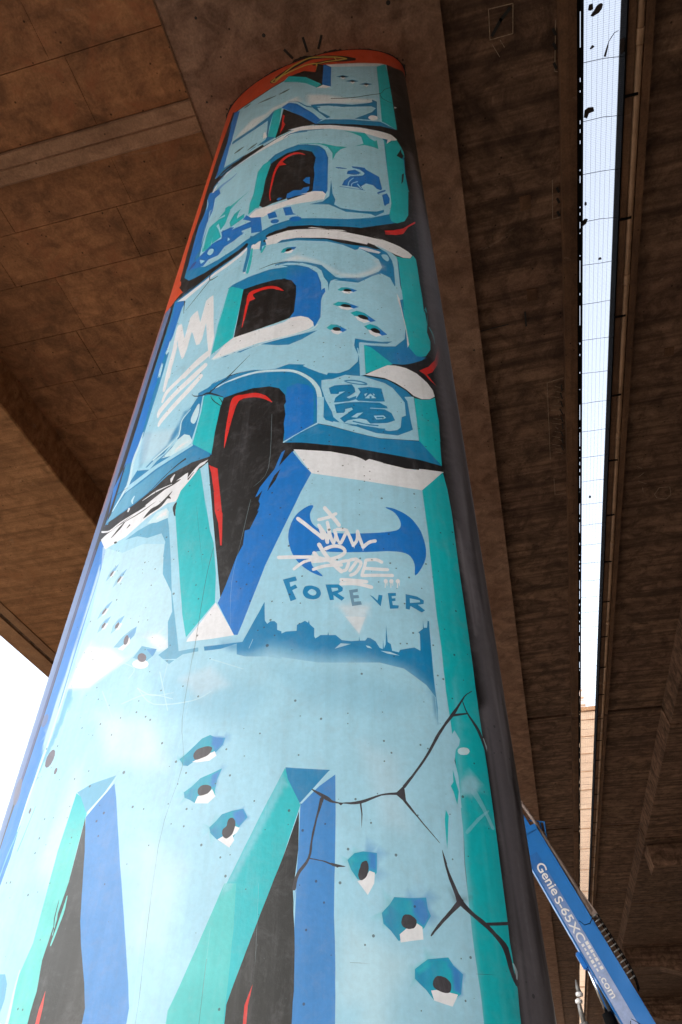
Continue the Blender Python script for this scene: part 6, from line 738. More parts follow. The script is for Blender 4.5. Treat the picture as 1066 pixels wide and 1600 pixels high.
["painted_tag","W",[453,3498,460,3501,468,3505,478,3509,486,3510,495,3510,503,3509,511,3506,517,3503,522,3499,526,3494,528,3489,528,3487,526,3484,521,3479,513,3473,504,3468,493,3464,479,3460,464,3457,450,3455,435,3454,419,3453,405,3453,395,3454,389,3449,390,3439,396,3434,406,3434,421,3434,437,3434,453,3436,468,3438,483,3441,498,3445,510,3450,521,3456,530,3463,537,3471,542,3481,542,3493,538,3504,532,3513,524,3520,515,3525,505,3528,495,3530,484,3530,473,3528,463,3524,453,3520,447,3517,443,3510,446,3500],{}],
["painted_tag","W",[403,3392,412,3395,424,3399,439,3403,454,3406,471,3407,491,3407,509,3406,522,3406,527,3410,527,3419,521,3423,508,3423,490,3424,469,3424,451,3423,435,3420,420,3416,407,3411,398,3408,394,3403,397,3394],{}],
["painted_tag","W",[394,3484,398,3478,402,3471,406,3464,408,3460,408,3460,407,3458,404,3454,403,3451,402,3442,409,3435,416,3438,418,3440,421,3445,424,3452,424,3463,421,3473,416,3482,411,3490,407,3495,400,3500,393,3494],{}],
["painted_tag","W",[509,3420,518,3422,530,3426,542,3428,545,3428,544,3427,542,3417,539,3405,536,3397,535,3394,533,3394,530,3393,527,3392,523,3387,524,3379,530,3376,533,3376,537,3377,543,3381,548,3388,552,3398,556,3412,558,3427,553,3442,541,3445,527,3443,514,3439,506,3437,501,3431,503,3423],{}],
["painted_tag","W",[552,3427,555,3429,561,3431,566,3433,571,3434,576,3435,581,3436,582,3437,581,3441,576,3431,567,3415,557,3399,551,3388,550,3380,555,3375,561,3378,568,3389,578,3405,588,3422,593,3435,591,3449,582,3453,575,3452,569,3452,562,3450,556,3447,550,3445,547,3443,543,3437,545,3429],{}],
["painted_tag","W",[584,3430,588,3428,593,3425,597,3422,597,3421,595,3413,590,3401,584,3389,578,3380,573,3375,567,3371,561,3369,557,3367,553,3361,555,3353,562,3351,566,3353,573,3356,580,3360,588,3368,595,3379,602,3392,608,3407,611,3420,608,3433,600,3440,594,3443,590,3446,584,3445,581,3437],{}],
["painted_tag","W",[625,3429,633,3430,644,3431,656,3432,665,3432,672,3430,679,3426,685,3422,689,3419,695,3420,699,3428,696,3435,691,3437,685,3442,677,3446,668,3449,656,3449,644,3448,632,3447,624,3446,619,3441,620,3433],{}],
["painted_tag","W",[618,3439,617,3432,615,3422,613,3411,611,3401,608,3391,605,3380,603,3370,601,3363,602,3356,608,3353,613,3358,615,3364,618,3374,621,3386,624,3396,626,3407,629,3419,630,3429,632,3436,629,3443,623,3445],{}],
["painted_tag","W",[617,3386,625,3385,637,3384,651,3383,665,3382,678,3381,693,3380,706,3380,716,3380,721,3384,722,3392,717,3396,708,3397,694,3397,680,3398,666,3399,653,3400,639,3401,627,3402,618,3403,612,3399,612,3391],{}],
["painted_tag","W",[607,3348,618,3348,635,3349,653,3349,671,3350,688,3350,707,3350,724,3350,735,3350,741,3354,741,3363,736,3367,725,3367,708,3366,689,3366,671,3366,654,3366,635,3365,618,3365,607,3365,601,3360,601,3352],{}],
["painted_tag","W",[518,3329,527,3328,540,3327,555,3325,569,3323,584,3321,600,3319,615,3317,626,3315,632,3319,633,3328,627,3333,617,3335,602,3337,585,3339,570,3341,556,3343,541,3345,528,3346,519,3347,513,3343,513,3334],{}],
["painted_tag","W",[519,3308,531,3308,547,3308,565,3308,582,3306,599,3302,617,3297,633,3291,644,3288,651,3290,653,3299,648,3305,637,3309,620,3314,602,3320,584,3324,566,3326,547,3326,530,3326,519,3326,513,3322,513,3313],{}],
["painted_tag","W",[517,3338,517,3317,520,3312,525,3312,528,3317,527,3338,525,3343,519,3343],{}],
["painted_tag","W",[714,3328,713,3322,709,3318,705,3316,701,3318,698,3322,697,3328,698,3333,701,3338,706,3340,710,3338,713,3334],{}],
["painted_tag","W",[702,3324,700,3295,701,3293,703,3293,704,3295,706,3324,705,3325,703,3325],{}],
["painted_tag","W",[709,3324,709,3306,710,3304,711,3304,712,3306,712,3324,711,3325,710,3325],{}],
["painted_tag","W",[738,3329,736,3323,733,3319,729,3317,724,3318,721,3323,720,3328,722,3334,725,3339,730,3340,734,3339,737,3335],{}],
["painted_tag","W",[726,3325,724,3296,725,3294,727,3294,728,3296,729,3325,729,3326,727,3326],{}],
["painted_tag","W",[733,3325,733,3307,733,3305,735,3305,736,3307,736,3325,735,3326,734,3326],{}],
["painted_tag","W",[765,3331,764,3325,760,3320,756,3319,751,3320,748,3324,747,3330,749,3336,752,3340,757,3342,761,3341,764,3336],{}],
["painted_tag","W",[753,3326,751,3297,752,3295,753,3295,755,3297,757,3326,756,3328,754,3328],{}],
["painted_tag","W",[760,3326,760,3308,760,3307,762,3307,763,3308,763,3326,762,3328,761,3328],{}],
["painted_tag","W",[574,3519,574,3504,575,3502,576,3502,577,3504,577,3518,576,3520,575,3520],{}],
["painted_tag","W",[612,3504,612,3490,612,3488,614,3488,615,3490,615,3504,614,3506,613,3506],{}],
["painted_letter_fourth","D2",[-290,2983,-227,2976,-167,2970,-109,2965,-52,2962,4,2959,56,2934,106,2911,155,2889,203,2868,250,2847,221,2807,191,2767,162,2729,112,2738,60,2748,7,2759,-48,2770,-104,2783,-161,2796,-192,2840,-223,2886,-256,2933],{"f":52,"a":0.28}],
["painted_letter_fourth","D2",[241,2956,293,2947,344,2938,393,2931,443,2924,492,2918,540,2912,588,2907,636,2886,683,2865,729,2845,776,2827,823,2809,786,2788,749,2767,714,2747,678,2728,633,2736,587,2745,541,2754,494,2763,447,2774,400,2785,362,2825,323,2867,283,2911],{"f":47,"a":0.22}],
["painted_letter_fourth","W",[-527,2893,-458,2867,-392,2842,-330,2819,-271,2798,-214,2778,-190,2730,-166,2683,-143,2637,-121,2593,-171,2604,-223,2616,-276,2628,-331,2642,-389,2656,-421,2712,-454,2769,-490,2830],{"f":46,"a":0.35}],
["painted_letter_fourth","W",[-135,2953,-90,2964,-45,2975,0,2987,47,2938,93,2891,51,2879,8,2867,-35,2855,-84,2903],{"f":24,"a":0.3}],
["painted_letter_fourth","W",[-551,2660,-521,2606,-491,2553,-464,2502,-437,2453,-412,2406,-388,2360,-398,2319,-407,2280,-417,2241,-426,2202,-435,2165,-478,2203,-523,2242,-571,2283,-623,2327,-614,2366,-606,2405,-597,2446,-588,2487,-579,2529,-570,2572,-561,2616],{"f":44,"a":0.3}],
["painted_letter_fourth","W",[586,2633,630,2618,674,2603,718,2588,723,2544,728,2500,734,2458,738,2417,743,2376,748,2337,707,2346,666,2355,656,2392,645,2430,633,2469,622,2508,610,2549,598,2591],{"f":40,"a":0.18}],
["painted_letter_fourth","LL",[544,2082,575,2065,606,2049,637,2033,668,2017,698,2001,728,1986,712,1958,696,1930,680,1903,665,1876,650,1850,619,1861,589,1872,558,1882,526,1893,529,1923,532,1954,535,1985,538,2017,541,2049],{"f":43,"a":0.5}],
["painted_letter_fourth","LL",[-178,2379,-127,2348,-79,2318,-32,2290,14,2262,10,2227,7,2193,3,2159,0,2126,-4,2093,-7,2061,-10,2030,-54,2032,-99,2034,-145,2037,-148,2071,-152,2107,-155,2143,-159,2180,-162,2218,-166,2257,-170,2296,-174,2337],{"f":43,"a":0.5}],
["painted_letter_fourth","LL",[-391,2889,-369,2893,-339,2900,-305,2906,-272,2907,-238,2899,-202,2887,-170,2874,-147,2865,-146,2866,-145,2868,-147,2869,-169,2878,-202,2891,-239,2904,-274,2911,-307,2911,-342,2905,-373,2898,-395,2894,-395,2892,-394,2890],{"a":0.5}],
["painted_letter_fourth","LL",[-330,2947,-314,2929,-292,2903,-265,2877,-232,2858,-191,2848,-143,2843,-97,2842,-59,2844,-32,2849,-10,2857,6,2867,17,2873,18,2874,17,2876,15,2877,3,2871,-13,2862,-34,2853,-61,2848,-98,2847,-145,2848,-192,2853,-232,2862,-263,2881,-289,2906,-311,2931,-326,2949,-329,2950,-331,2949],{"a":0.5}],
["painted_letter_fourth","LL",[-521,2976,-474,2908,-430,2844,-428,2842,-425,2842,-426,2844,-469,2909,-516,2977,-519,2979,-521,2979],{"a":0.5}],
["painted_letter_fourth","LL",[-235,3000,-210,2938,-186,2879,-163,2822,-161,2820,-159,2820,-159,2822,-182,2879,-205,2938,-230,3000,-232,3002,-235,3002],{"a":0.5}],
["painted_letter_fourth","LL",[-5,3014,44,2993,91,2972,138,2952,140,2952,140,2954,139,2956,92,2976,45,2997,-4,3019,-6,3018,-6,3016],{"a":0.5}],
["painted_letter_fifth","T",[-516,2558,-489,2542,-462,2509,-436,2478,-439,2447,-440,2412,-441,2379,-442,2345,-442,2312,-443,2278,-443,2246,-449,2208,-455,2171,-460,2134,-466,2099,-469,2072,-472,2046,-475,2021,-472,1995,-469,1970,-466,1945,-466,1912,-466,1881,-470,1859,-475,1838,-521,1838,-570,1838,-571,1870,-572,1902,-570,1929,-569,1956,-567,1984,-558,2014,-552,2033,-546,2052,-539,2073,-539,2104,-538,2135,-538,2166,-537,2198,-537,2236,-537,2276,-536,2316,-536,2357,-532,2396,-528,2435,-524,2475,-520,2516],{"g":["T2",-496,2540,-495,2356]}],  # lighter T2 paints the sheen into this left teal stroke
["painted_letter_fifth","D2",[-513,2560,-482,2570,-451,2581,-393,2588,-337,2595,-356,2565,-375,2536,-408,2505,-441,2476,-464,2508,-489,2541],{}],
["painted_letter_fifth","LL",[-333,2590,-350,2559,-367,2530,-397,2499,-427,2468,-439,2474,-409,2503,-380,2532,-356,2560],{}],
["painted_letter_fifth","B2",[-337,2566,-315,2513,-298,2464,-282,2416,-266,2369,-251,2324,-237,2282,-222,2241,-208,2201,-195,2162,-181,2123,-169,2086,-156,2049,-144,2012,-132,1976,-120,1941,-112,1911,-103,1881,-95,1852,-87,1824,-124,1824,-161,1825,-199,1826,-239,1827,-249,1856,-259,1886,-269,1916,-280,1948,-295,1982,-310,2017,-326,2053,-338,2087,-351,2121,-360,2159,-370,2199,-379,2239,-387,2272,-396,2306,-404,2341,-415,2380,-426,2419,-437,2460,-412,2487,-387,2514,-361,2540],{}],
["painted_letter_fifth","K2",[-439,2460,-426,2420,-415,2380,-403,2341,-395,2306,-387,2272,-379,2239,-370,2199,-360,2159,-351,2121,-338,2087,-326,2053,-310,2017,-295,1982,-280,1948,-269,1916,-258,1886,-248,1856,-237,1827,-282,1828,-328,1830,-376,1831,-425,1833,-476,1835,-474,1860,-471,1885,-469,1911,-466,1937,-469,1964,-473,1992,-476,2021,-473,2046,-469,2072,-466,2099,-460,2134,-455,2171,-449,2208,-443,2246,-442,2288,-441,2331,-440,2375,-439,2417],{}],
["painted_letter_fifth","R2",[-429,1937,-426,1916,-423,1895,-415,1863,-407,1832,-437,1833,-438,1862,-438,1891,-433,1914],{}],
["painted_letter_fifth","T2",[-436,2204,-437,2196,-438,2184,-440,2169,-443,2152,-446,2130,-450,2103,-455,2078,-457,2061,-456,2059,-453,2058,-451,2059,-447,2076,-442,2100,-436,2127,-431,2149,-430,2167,-431,2182,-432,2195,-433,2204,-433,2205,-435,2205],{}],
["painted_letter_fifth","T2",[-463,2190,-462,2180,-462,2165,-462,2149,-461,2135,-461,2122,-460,2109,-460,2097,-460,2089,-457,2089,-457,2097,-456,2108,-456,2121,-455,2134,-457,2148,-458,2164,-460,2179,-461,2190],{}],
["painted_letter_fifth","K2",[-468,2196,-469,2185,-470,2170,-470,2154,-470,2140,-467,2128,-464,2118,-460,2109,-458,2103,-456,2102,-458,2109,-461,2117,-463,2128,-465,2139,-466,2153,-466,2169,-466,2185,-467,2195],{}],
["painted_letter_fifth","D2",[-701,1998,-637,1994,-614,1966,-609,1945,-605,1924,-608,1899,-611,1875,-628,1864,-645,1896,-662,1929,-681,1963],{}],
["painted_letter_fifth","LL",[-571,2002,-572,1992,-573,1978,-574,1961,-574,1943,-573,1922,-572,1897,-571,1875,-570,1860,-566,1856,-558,1855,-554,1857,-557,1873,-559,1895,-562,1920,-565,1942,-566,1960,-566,1976,-567,1991,-567,2001,-568,2002,-570,2002],{}],
["painted_letter_fifth","T",[332,2552,352,2508,372,2465,392,2424,379,2383,367,2344,355,2305,344,2267,331,2233,318,2200,306,2167,294,2135,282,2104,275,2084,263,2052,252,2021,241,1990,230,1960,219,1930,211,1906,203,1882,195,1859,191,1834,186,1810,150,1811,113,1811,76,1812,38,1812,0,1813,13,1841,26,1871,39,1900,52,1930,64,1960,76,1990,89,2021,101,2052,112,2080,123,2108,135,2138,146,2167,158,2197,153,2171,168,2203,183,2235,198,2267,213,2301,229,2334,245,2369,261,2404,278,2440,296,2476,314,2514],{}],
["painted_letter_fifth","T2",[158,2197,197,2195,198,2164,200,2132,201,2102,203,2072,202,2036,202,2002,202,1968,202,1935,201,1903,199,1871,194,1840,189,1810,151,1811,114,1811,75,1812,37,1812,-3,1813,11,1841,24,1871,38,1900,52,1930,64,1960,76,1990,89,2021,101,2052,112,2080,123,2108,135,2138,146,2167],{"a":0.6}],
["painted_letter_fifth","L",[323,2542,307,2506,292,2472,276,2437,261,2404,245,2369,229,2334,213,2301,198,2267,183,2235,168,2203,153,2171,176,2175,192,2206,208,2237,224,2269,241,2301,258,2334,275,2368,292,2402,307,2435,323,2467,338,2501],{"f":7,"a":0.4}],
["painted_letter_fifth","D",[333,2554,372,2549,411,2545,450,2541,489,2538,464,2508,440,2480,417,2451,393,2424,377,2453,361,2482,344,2513],{}],
["painted_letter_fifth","L",[486,2536,506,2526,479,2501,452,2476,426,2452,399,2428,389,2430,413,2456,437,2482,461,2509],{}],
["painted_letter_fifth","B2",[507,2522,508,2478,509,2436,510,2394,510,2354,510,2315,510,2277,510,2240,509,2204,509,2168,509,2133,509,2099,511,2064,513,2030,514,1997,515,1964,515,1931,516,1900,516,1869,517,1838,517,1808,486,1808,454,1808,423,1808,391,1809,393,1833,394,1859,396,1884,398,1911,397,1941,395,1971,394,2002,393,2034,391,2067,391,2096,391,2126,391,2157,391,2188,389,2161,386,2133,388,2170,389,2208,391,2247,392,2287,392,2320,392,2354,392,2389,392,2424,422,2454,453,2484,480,2503],{}],
["painted_letter_fifth","K",[388,2404,390,2364,391,2325,392,2287,389,2246,385,2206,381,2168,385,2134,389,2101,383,2139,386,2106,390,2075,393,2043,395,2009,396,1976,397,1943,398,1911,396,1884,394,1859,393,1833,391,1809,356,1809,320,1809,285,1809,249,1810,212,1810,175,1810,185,1834,195,1859,203,1882,211,1906,219,1930,230,1960,241,1990,252,2021,263,2052,275,2084,282,2104,294,2135,306,2167,318,2200,331,2233,344,2267,355,2300,366,2334,377,2368],{}],
["painted_letter_fifth","R",[276,1929,272,1903,267,1879,266,1855,264,1832,262,1809,241,1810,246,1832,252,1855,257,1879,266,1903],{}],
["painted_letter_fifth","L",[325,2562,369,2562,413,2562,453,2556,492,2550,492,2541,453,2543,414,2547,375,2550,335,2554],{"f":3,"a":0.6}],
["painted_bullet_hole","D",[-72,2619,-49,2635,-18,2663,7,2687,38,2697,65,2683,100,2680,93,2654,72,2631,40,2613,13,2608,-15,2602,-34,2590,-53,2594],{"g":["T",-72,2619,100,2680]}],
["painted_bullet_hole","B2",[42,2693,72,2687,100,2680,94,2653,69,2630,47,2659],{"f":6}],
["painted_bullet_hole","T",[-72,2619,-49,2635,-45,2641,-53,2594],{"f":6,"a":0.7}],
["painted_bullet_hole","W",[-18,2603,10,2615,38,2626,65,2633,74,2616,49,2600,0,2599],{}],
["painted_bullet_hole","K3",[-18,2629,-17,2634,-14,2639,-10,2644,-4,2648,4,2651,14,2653,25,2655,34,2655,40,2654,46,2652,51,2649,53,2645,53,2640,51,2634,47,2628,42,2623,34,2618,24,2615,13,2612,5,2610,0,2609,-5,2609,-8,2610,-11,2612,-14,2615,-16,2620,-18,2624],{}],
["painted_bullet_hole","D",[-33,2496,-4,2515,23,2540,69,2555,102,2568,89,2531,85,2491,90,2472,63,2453,16,2455,-7,2469,-27,2477],{"g":["T",-33,2496,85,2491]}],
["painted_bullet_hole","B2",[63,2546,101,2567,89,2531,83,2491,61,2515],{"f":6}],
["painted_bullet_hole","T",[-33,2496,-4,2515,-5,2518,-16,2497,-27,2477],{"f":6,"a":0.7}],
["painted_bullet_hole","W",[23,2478,59,2484,74,2498,90,2472,64,2450,15,2455],{}],
["painted_bullet_hole","K3",[20,2494,20,2498,21,2504,24,2508,28,2512,33,2514,40,2515,48,2515,54,2514,60,2512,65,2510,69,2506,71,2503,70,2498,68,2493,64,2488,59,2484,53,2482,45,2480,37,2479,31,2479,27,2481,23,2485,21,2490],{}],
["painted_bullet_hole","D",[82,2370,102,2388,122,2410,159,2419,196,2423,214,2394,190,2368,180,2349,170,2330,164,2303,139,2316,113,2331,88,2352],{"g":["T",82,2370,214,2394]}],
["painted_bullet_hole","B2",[159,2416,196,2423,214,2394,187,2365,170,2381],{"f":6}],
["painted_bullet_hole","T",[82,2370,102,2388,102,2390,88,2352],{"f":6,"a":0.7}],
["painted_bullet_hole","W",[116,2330,143,2343,171,2369,190,2362,183,2349,169,2338,175,2324,161,2302,139,2316],{}],
["painted_bullet_hole","K3",[147,2391,150,2394,154,2396,158,2396,162,2396,165,2393,169,2389,172,2384,173,2378,174,2370,172,2362,170,2354,168,2347,164,2341,158,2336,153,2333,148,2331,143,2332,138,2335,134,2339,132,2343,130,2347,130,2352,130,2357,131,2360,133,2363,137,2366,140,2368,143,2371,144,2376,144,2381,145,2387],{}],
["painted_bullet_hole","D",[549,2252,571,2272,598,2277,620,2275,642,2272,641,2243,640,2215,627,2203,597,2191,580,2197,560,2224],{"g":["T",549,2252,640,2215]}],
["painted_bullet_hole","B2",[611,2277,642,2272,641,2244,640,2216,614,2224,613,2251],{"f":5}],
["painted_bullet_hole","T",[549,2252,571,2272,573,2265,567,2244,560,2224],{"f":5,"a":0.7}],
["painted_bullet_hole","W",[580,2191,604,2200,617,2221,634,2215,631,2185,611,2153,596,2172],{}],
["painted_bullet_hole","K3",[587,2227,589,2232,590,2237,592,2241,594,2245,598,2247,602,2249,606,2250,610,2249,612,2245,614,2240,615,2233,615,2227,614,2221,612,2214,610,2208,607,2203,603,2199,598,2196,594,2194,590,2194,587,2196,585,2199,583,2204,582,2209,583,2213,584,2218,585,2223],{}],
["painted_bullet_hole","D",[652,2105,677,2129,691,2148,716,2147,740,2146,764,2147,788,2149,791,2119,799,2100,777,2068,747,2048,723,2040,699,2033,678,2058,656,2077],{"g":["T",652,2105,799,2100]}],
["painted_bullet_hole","B2",[740,2146,764,2147,788,2149,791,2119,799,2100,778,2070,753,2087,747,2116],{"f":5}],
["painted_bullet_hole","T",[652,2105,677,2129,672,2127,664,2102,656,2077],{"f":5,"a":0.7}],
["painted_bullet_hole","W",[703,2050,726,2067,756,2079,771,2070,772,2038,738,2034,705,2029],{}],
["painted_bullet_hole","K3",[710,2086,711,2090,713,2094,715,2098,718,2100,722,2102,727,2102,733,2102,738,2101,743,2098,748,2095,752,2091,755,2087,755,2082,754,2077,752,2073,749,2069,745,2066,739,2065,734,2064,729,2064,724,2065,719,2067,715,2069,712,2072,710,2075,709,2079,709,2082],{}],
["painted_bullet_hole","D",[742,1964,762,1977,781,1989,811,1992,842,1995,856,1975,882,1955,876,1932,871,1908,848,1893,820,1892,792,1891,770,1916,755,1928,741,1941],{"g":["T",742,1964,871,1908]}],
["painted_bullet_hole","B2",[832,1993,856,1975,882,1955,876,1931,871,1907,847,1918,853,1949,843,1971],{"f":5}],
["painted_bullet_hole","T",[742,1964,762,1977,781,1989,791,1979,766,1960,741,1941],{"f":5,"a":0.7}],
["painted_bullet_hole","W",[785,1914,813,1917,840,1910,862,1906,843,1878,818,1884,792,1891],{}],
["painted_bullet_hole","K3",[793,1937,795,1940,798,1944,802,1947,806,1949,811,1949,817,1949,823,1947,828,1946,833,1943,838,1939,842,1935,844,1931,844,1925,843,1919,841,1914,837,1910,832,1909,825,1909,819,1910,812,1912,807,1914,801,1916,797,1919,793,1922,792,1925,791,1929,792,1933],{}],
["painted_bullet_hole","D",[779,1837,807,1849,821,1836,827,1810,797,1809,768,1809],{}],
["painted_crack","K3",[1024,2863,1018,2860,1010,2854,1001,2848,993,2841,986,2834,980,2826,974,2818,967,2808,958,2796,948,2782,937,2769,927,2756,919,2745,911,2734,902,2723,894,2711,885,2699,876,2687,867,2674,858,2660,849,2643,839,2626,829,2608,819,2592,809,2577,798,2562,787,2547,776,2533,765,2519,752,2505,741,2492,734,2484,733,2479,737,2476,742,2477,749,2486,759,2499,771,2514,782,2529,793,2543,804,2557,815,2572,826,2588,837,2604,848,2622,858,2639,868,2655,876,2669,885,2682,893,2694,901,2706,910,2717,919,2728,928,2738,938,2750,947,2763,956,2778,965,2792,973,2805,980,2815,986,2824,990,2831,996,2838,1003,2845,1012,2851,1020,2857,1025,2861,1026,2862,1026,2863],{}],
["painted_crack","K3",[738,2486,707,2457,735,2433,743,2428,740,2465],{}],
["painted_crack","K3",[712,2462,704,2461,691,2460,676,2458,660,2455,643,2450,625,2444,606,2438,590,2434,574,2431,559,2429,545,2429,532,2428,522,2429,514,2431,507,2433,501,2435,496,2438,493,2441,489,2445,482,2450,470,2456,455,2464,440,2471,430,2476,428,2476,427,2474,428,2472,437,2465,450,2456,464,2446,475,2438,482,2435,487,2432,492,2430,499,2428,506,2427,513,2426,522,2425,532,2425,545,2424,559,2422,575,2422,592,2424,609,2429,628,2437,645,2444,661,2450,677,2452,691,2453,703,2453,712,2453,716,2456,716,2460],{}],
["painted_crack","K3",[589,2426,590,2419,591,2410,593,2400,594,2390,594,2378,594,2366,594,2355,594,2347,595,2347,595,2355,596,2366,597,2378,598,2390,597,2400,596,2411,595,2420,595,2426,593,2429,590,2428],{}],
["painted_crack","K3",[516,2427,527,2419,537,2427],{}],
["painted_crack","K3",[732,2435,739,2426,750,2413,762,2399,774,2386,784,2374,794,2362,804,2351,814,2340,823,2330,832,2320,840,2311,846,2305,847,2306,842,2312,834,2321,825,2332,816,2342,807,2353,797,2364,787,2377,777,2389,767,2403,756,2418,746,2431,739,2441,735,2442,731,2439],{}],
["painted_crack","K3",[932,2745,962,2754,992,2763,995,2765,995,2769,992,2769,961,2762,932,2755,928,2751,928,2746],{}],
["painted_crack","K3",[977,2813,978,2805,981,2794,984,2781,990,2766,997,2752,1007,2736,1017,2719,1025,2703,1032,2685,1039,2664,1044,2646,1047,2633,1050,2631,1054,2633,1056,2637,1053,2650,1049,2669,1044,2690,1037,2710,1027,2726,1015,2742,1004,2756,995,2770,989,2783,985,2796,982,2807,979,2814,978,2815,977,2814],{}],
["painted_crack","K3",[850,2286,855,2266,860,2246,862,2245,863,2245,864,2247,857,2267,851,2287],{}],
["painted_crack","K3",[850,2283,851,2271,853,2255,856,2237,860,2220,864,2203,870,2186,875,2171,879,2159,881,2150,882,2144,882,2140,882,2136,891,2131,903,2136,905,2146,903,2148,900,2151,897,2156,892,2164,887,2176,881,2191,874,2207,868,2222,863,2239,859,2256,855,2272,852,2284,851,2284,850,2284],{}],
["painted_crack","K3",[887,2147,881,2140,872,2131,862,2120,852,2111,843,2102,834,2094,825,2085,817,2077,810,2069,803,2061,797,2054,794,2049,794,2047,795,2046,797,2047,802,2051,808,2058,816,2065,824,2072,832,2080,841,2088,851,2096,860,2104,871,2113,883,2122,893,2130,901,2136,903,2144,896,2149],{}],
["painted_crack","K3",[886,2135,893,2131,901,2124,911,2117,920,2110,930,2103,940,2096,949,2089,958,2083,967,2077,975,2071,983,2064,991,2058,998,2050,1006,2042,1013,2033,1018,2024,1023,2011,1026,1996,1029,1980,1033,1967,1037,1956,1041,1947,1045,1940,1047,1936,1052,1934,1057,1936,1059,1940,1057,1945,1053,1952,1050,1960,1047,1970,1045,1984,1044,2000,1041,2016,1038,2031,1030,2042,1020,2051,1011,2058,1001,2065,994,2072,986,2079,978,2086,969,2092,960,2099,949,2105,939,2111,930,2118,921,2126,913,2134,906,2142,901,2147,893,2148,885,2142],{}],
["painted_crack","K3",[967,2082,1005,2085,1047,2090,1052,2093,1053,2097,1048,2099,1007,2094,968,2090,963,2088,963,2083],{}],
["painted_crack","K3",[863,2178,873,2143,893,2135,931,2158,888,2153],{"f":11,"a":0.5}],
["painted_crack","K3",[457,2444,455,2432,452,2415,448,2397,444,2380,441,2364,437,2349,434,2334,432,2319,430,2303,428,2288,427,2274,423,2261,416,2249,406,2238,396,2227,389,2215,384,2203,381,2191,379,2181,378,2174,380,2169,386,2168,390,2172,391,2179,392,2189,394,2200,398,2211,404,2221,414,2232,423,2244,430,2258,434,2272,436,2287,436,2302,438,2317,441,2332,444,2347,447,2363,450,2378,455,2395,461,2413,466,2429,470,2440,468,2446,462,2448],{}],
["painted_crack","K3",[428,2257,436,2256,447,2254,460,2251,471,2249,481,2245,491,2241,501,2237,511,2233,520,2232,530,2232,537,2232,543,2233,544,2233,544,2234,543,2234,538,2235,530,2236,521,2238,512,2240,503,2242,493,2245,483,2249,472,2252,460,2254,448,2257,436,2259,429,2261,427,2260,427,2258],{}],
["painted_crack","K3",[497,2245,534,2236,517,2230],{}],
["painted_crack","K3",[503,2235,543,2234,544,2234,544,2235,544,2236,503,2243,500,2241,499,2238],{}],
["shaft","K3",[-216,3904,-196,3821,-177,3742,-158,3664,-140,3590,-122,3518,-106,3449,-104,3449,-121,3518,-138,3590,-156,3664,-175,3741,-194,3821,-215,3904],{"a":0.4}],
["shaft","K3",[-79,3606,-81,3577,-85,3536,-88,3488,-90,3439,-91,3387,-91,3330,-91,3274,-90,3220,-90,3166,-89,3112,-88,3064,-87,3032,-85,3031,-86,3064,-87,3111,-88,3166,-88,3220,-89,3273,-89,3329,-89,3386,-88,3438,-86,3487,-82,3535,-79,3576,-77,3605],{"a":0.8}],
["shaft","K3",[-91,3083,-92,3022,-92,2979,-93,2937,-93,2892,-93,2848,-91,2811,-90,2775,-82,2723,-70,2681,-60,2640,-57,2590,-61,2562,-64,2535,-71,2507,-78,2479,-85,2445,-92,2412,-95,2369,-99,2326,-97,2285,-96,2244,-95,2205,-93,2169,-91,2133,-89,2099,-87,2065,-84,2033,-82,2002,-80,1972,-78,1942,-76,1916,-74,1889,-72,1863,-71,1863,-73,1889,-74,1916,-76,1942,-79,1972,-81,2002,-83,2033,-85,2065,-87,2098,-89,2133,-92,2168,-94,2204,-95,2244,-96,2284,-97,2326,-94,2368,-90,2412,-84,2445,-77,2479,-70,2506,-63,2535,-59,2562,-55,2589,-59,2640,-69,2681,-80,2723,-88,2775,-90,2811,-91,2848,-91,2891,-91,2936,-91,2978,-90,3021,-89,3082],{"a":0.55}],
["shaft","K3",[126,1995,126,1964,126,1934,126,1905,126,1876,126,1848,128,1848,128,1876,128,1905,128,1934,128,1964,128,1995],{"a":0.5}],
["shaft","K3",[557,1978,586,1977,616,1976,616,1977,586,1978,557,1979],{"a":0.6}],
["shaft","K3",[922,1957,954,1957,987,1958,987,1959,954,1959,923,1958],{"a":0.5}],
["shaft","LL",[-66,3116,-67,3080,-68,3045,-70,2996,-71,2948,-73,2892,-75,2837,-77,2798,-78,2759,-80,2722,-84,2680,-87,2640,-90,2600,-95,2556,-99,2514,-103,2472,-107,2429,-110,2387,-114,2346,-115,2307,-116,2268,-118,2231,-116,2191,-114,2153,-113,2115,-110,2086,-107,2057,-105,2029,-102,2001,-98,1968,-95,1937,-91,1906,-88,1874,-84,1843,-83,1843,-87,1874,-90,1906,-94,1937,-97,1968,-101,2001,-104,2029,-106,2057,-109,2086,-111,2115,-113,2153,-115,2191,-117,2230,-115,2268,-114,2307,-113,2346,-109,2387,-106,2429,-102,2471,-98,2513,-93,2556,-89,2600,-86,2639,-82,2680,-79,2721,-77,2759,-75,2797,-73,2837,-71,2891,-69,2947,-68,2995,-67,3044,-66,3079,-65,3115],{"a":0.25}],
["shaft","LL",[270,2192,272,2154,273,2116,275,2079,276,2043,278,2008,279,1973,280,1973,279,2008,277,2043,276,2079,274,2116,273,2154,271,2192],{"a":0.25}],
["shaft","LL",[127,2075,127,2041,127,2009,127,1977,127,1946,127,1915,128,1915,128,1946,128,1977,128,2009,128,2041,128,2074],{"a":0.25}],
["shaft","LL",[78,3864,74,3825,69,3770,64,3708,59,3645,53,3581,46,3513,40,3445,38,3379,42,3310,50,3239,58,3177,63,3134,64,3134,59,3176,51,3238,44,3310,40,3379,42,3445,47,3512,54,3580,61,3644,66,3707,71,3770,76,3824,79,3863],{"a":0.25}],
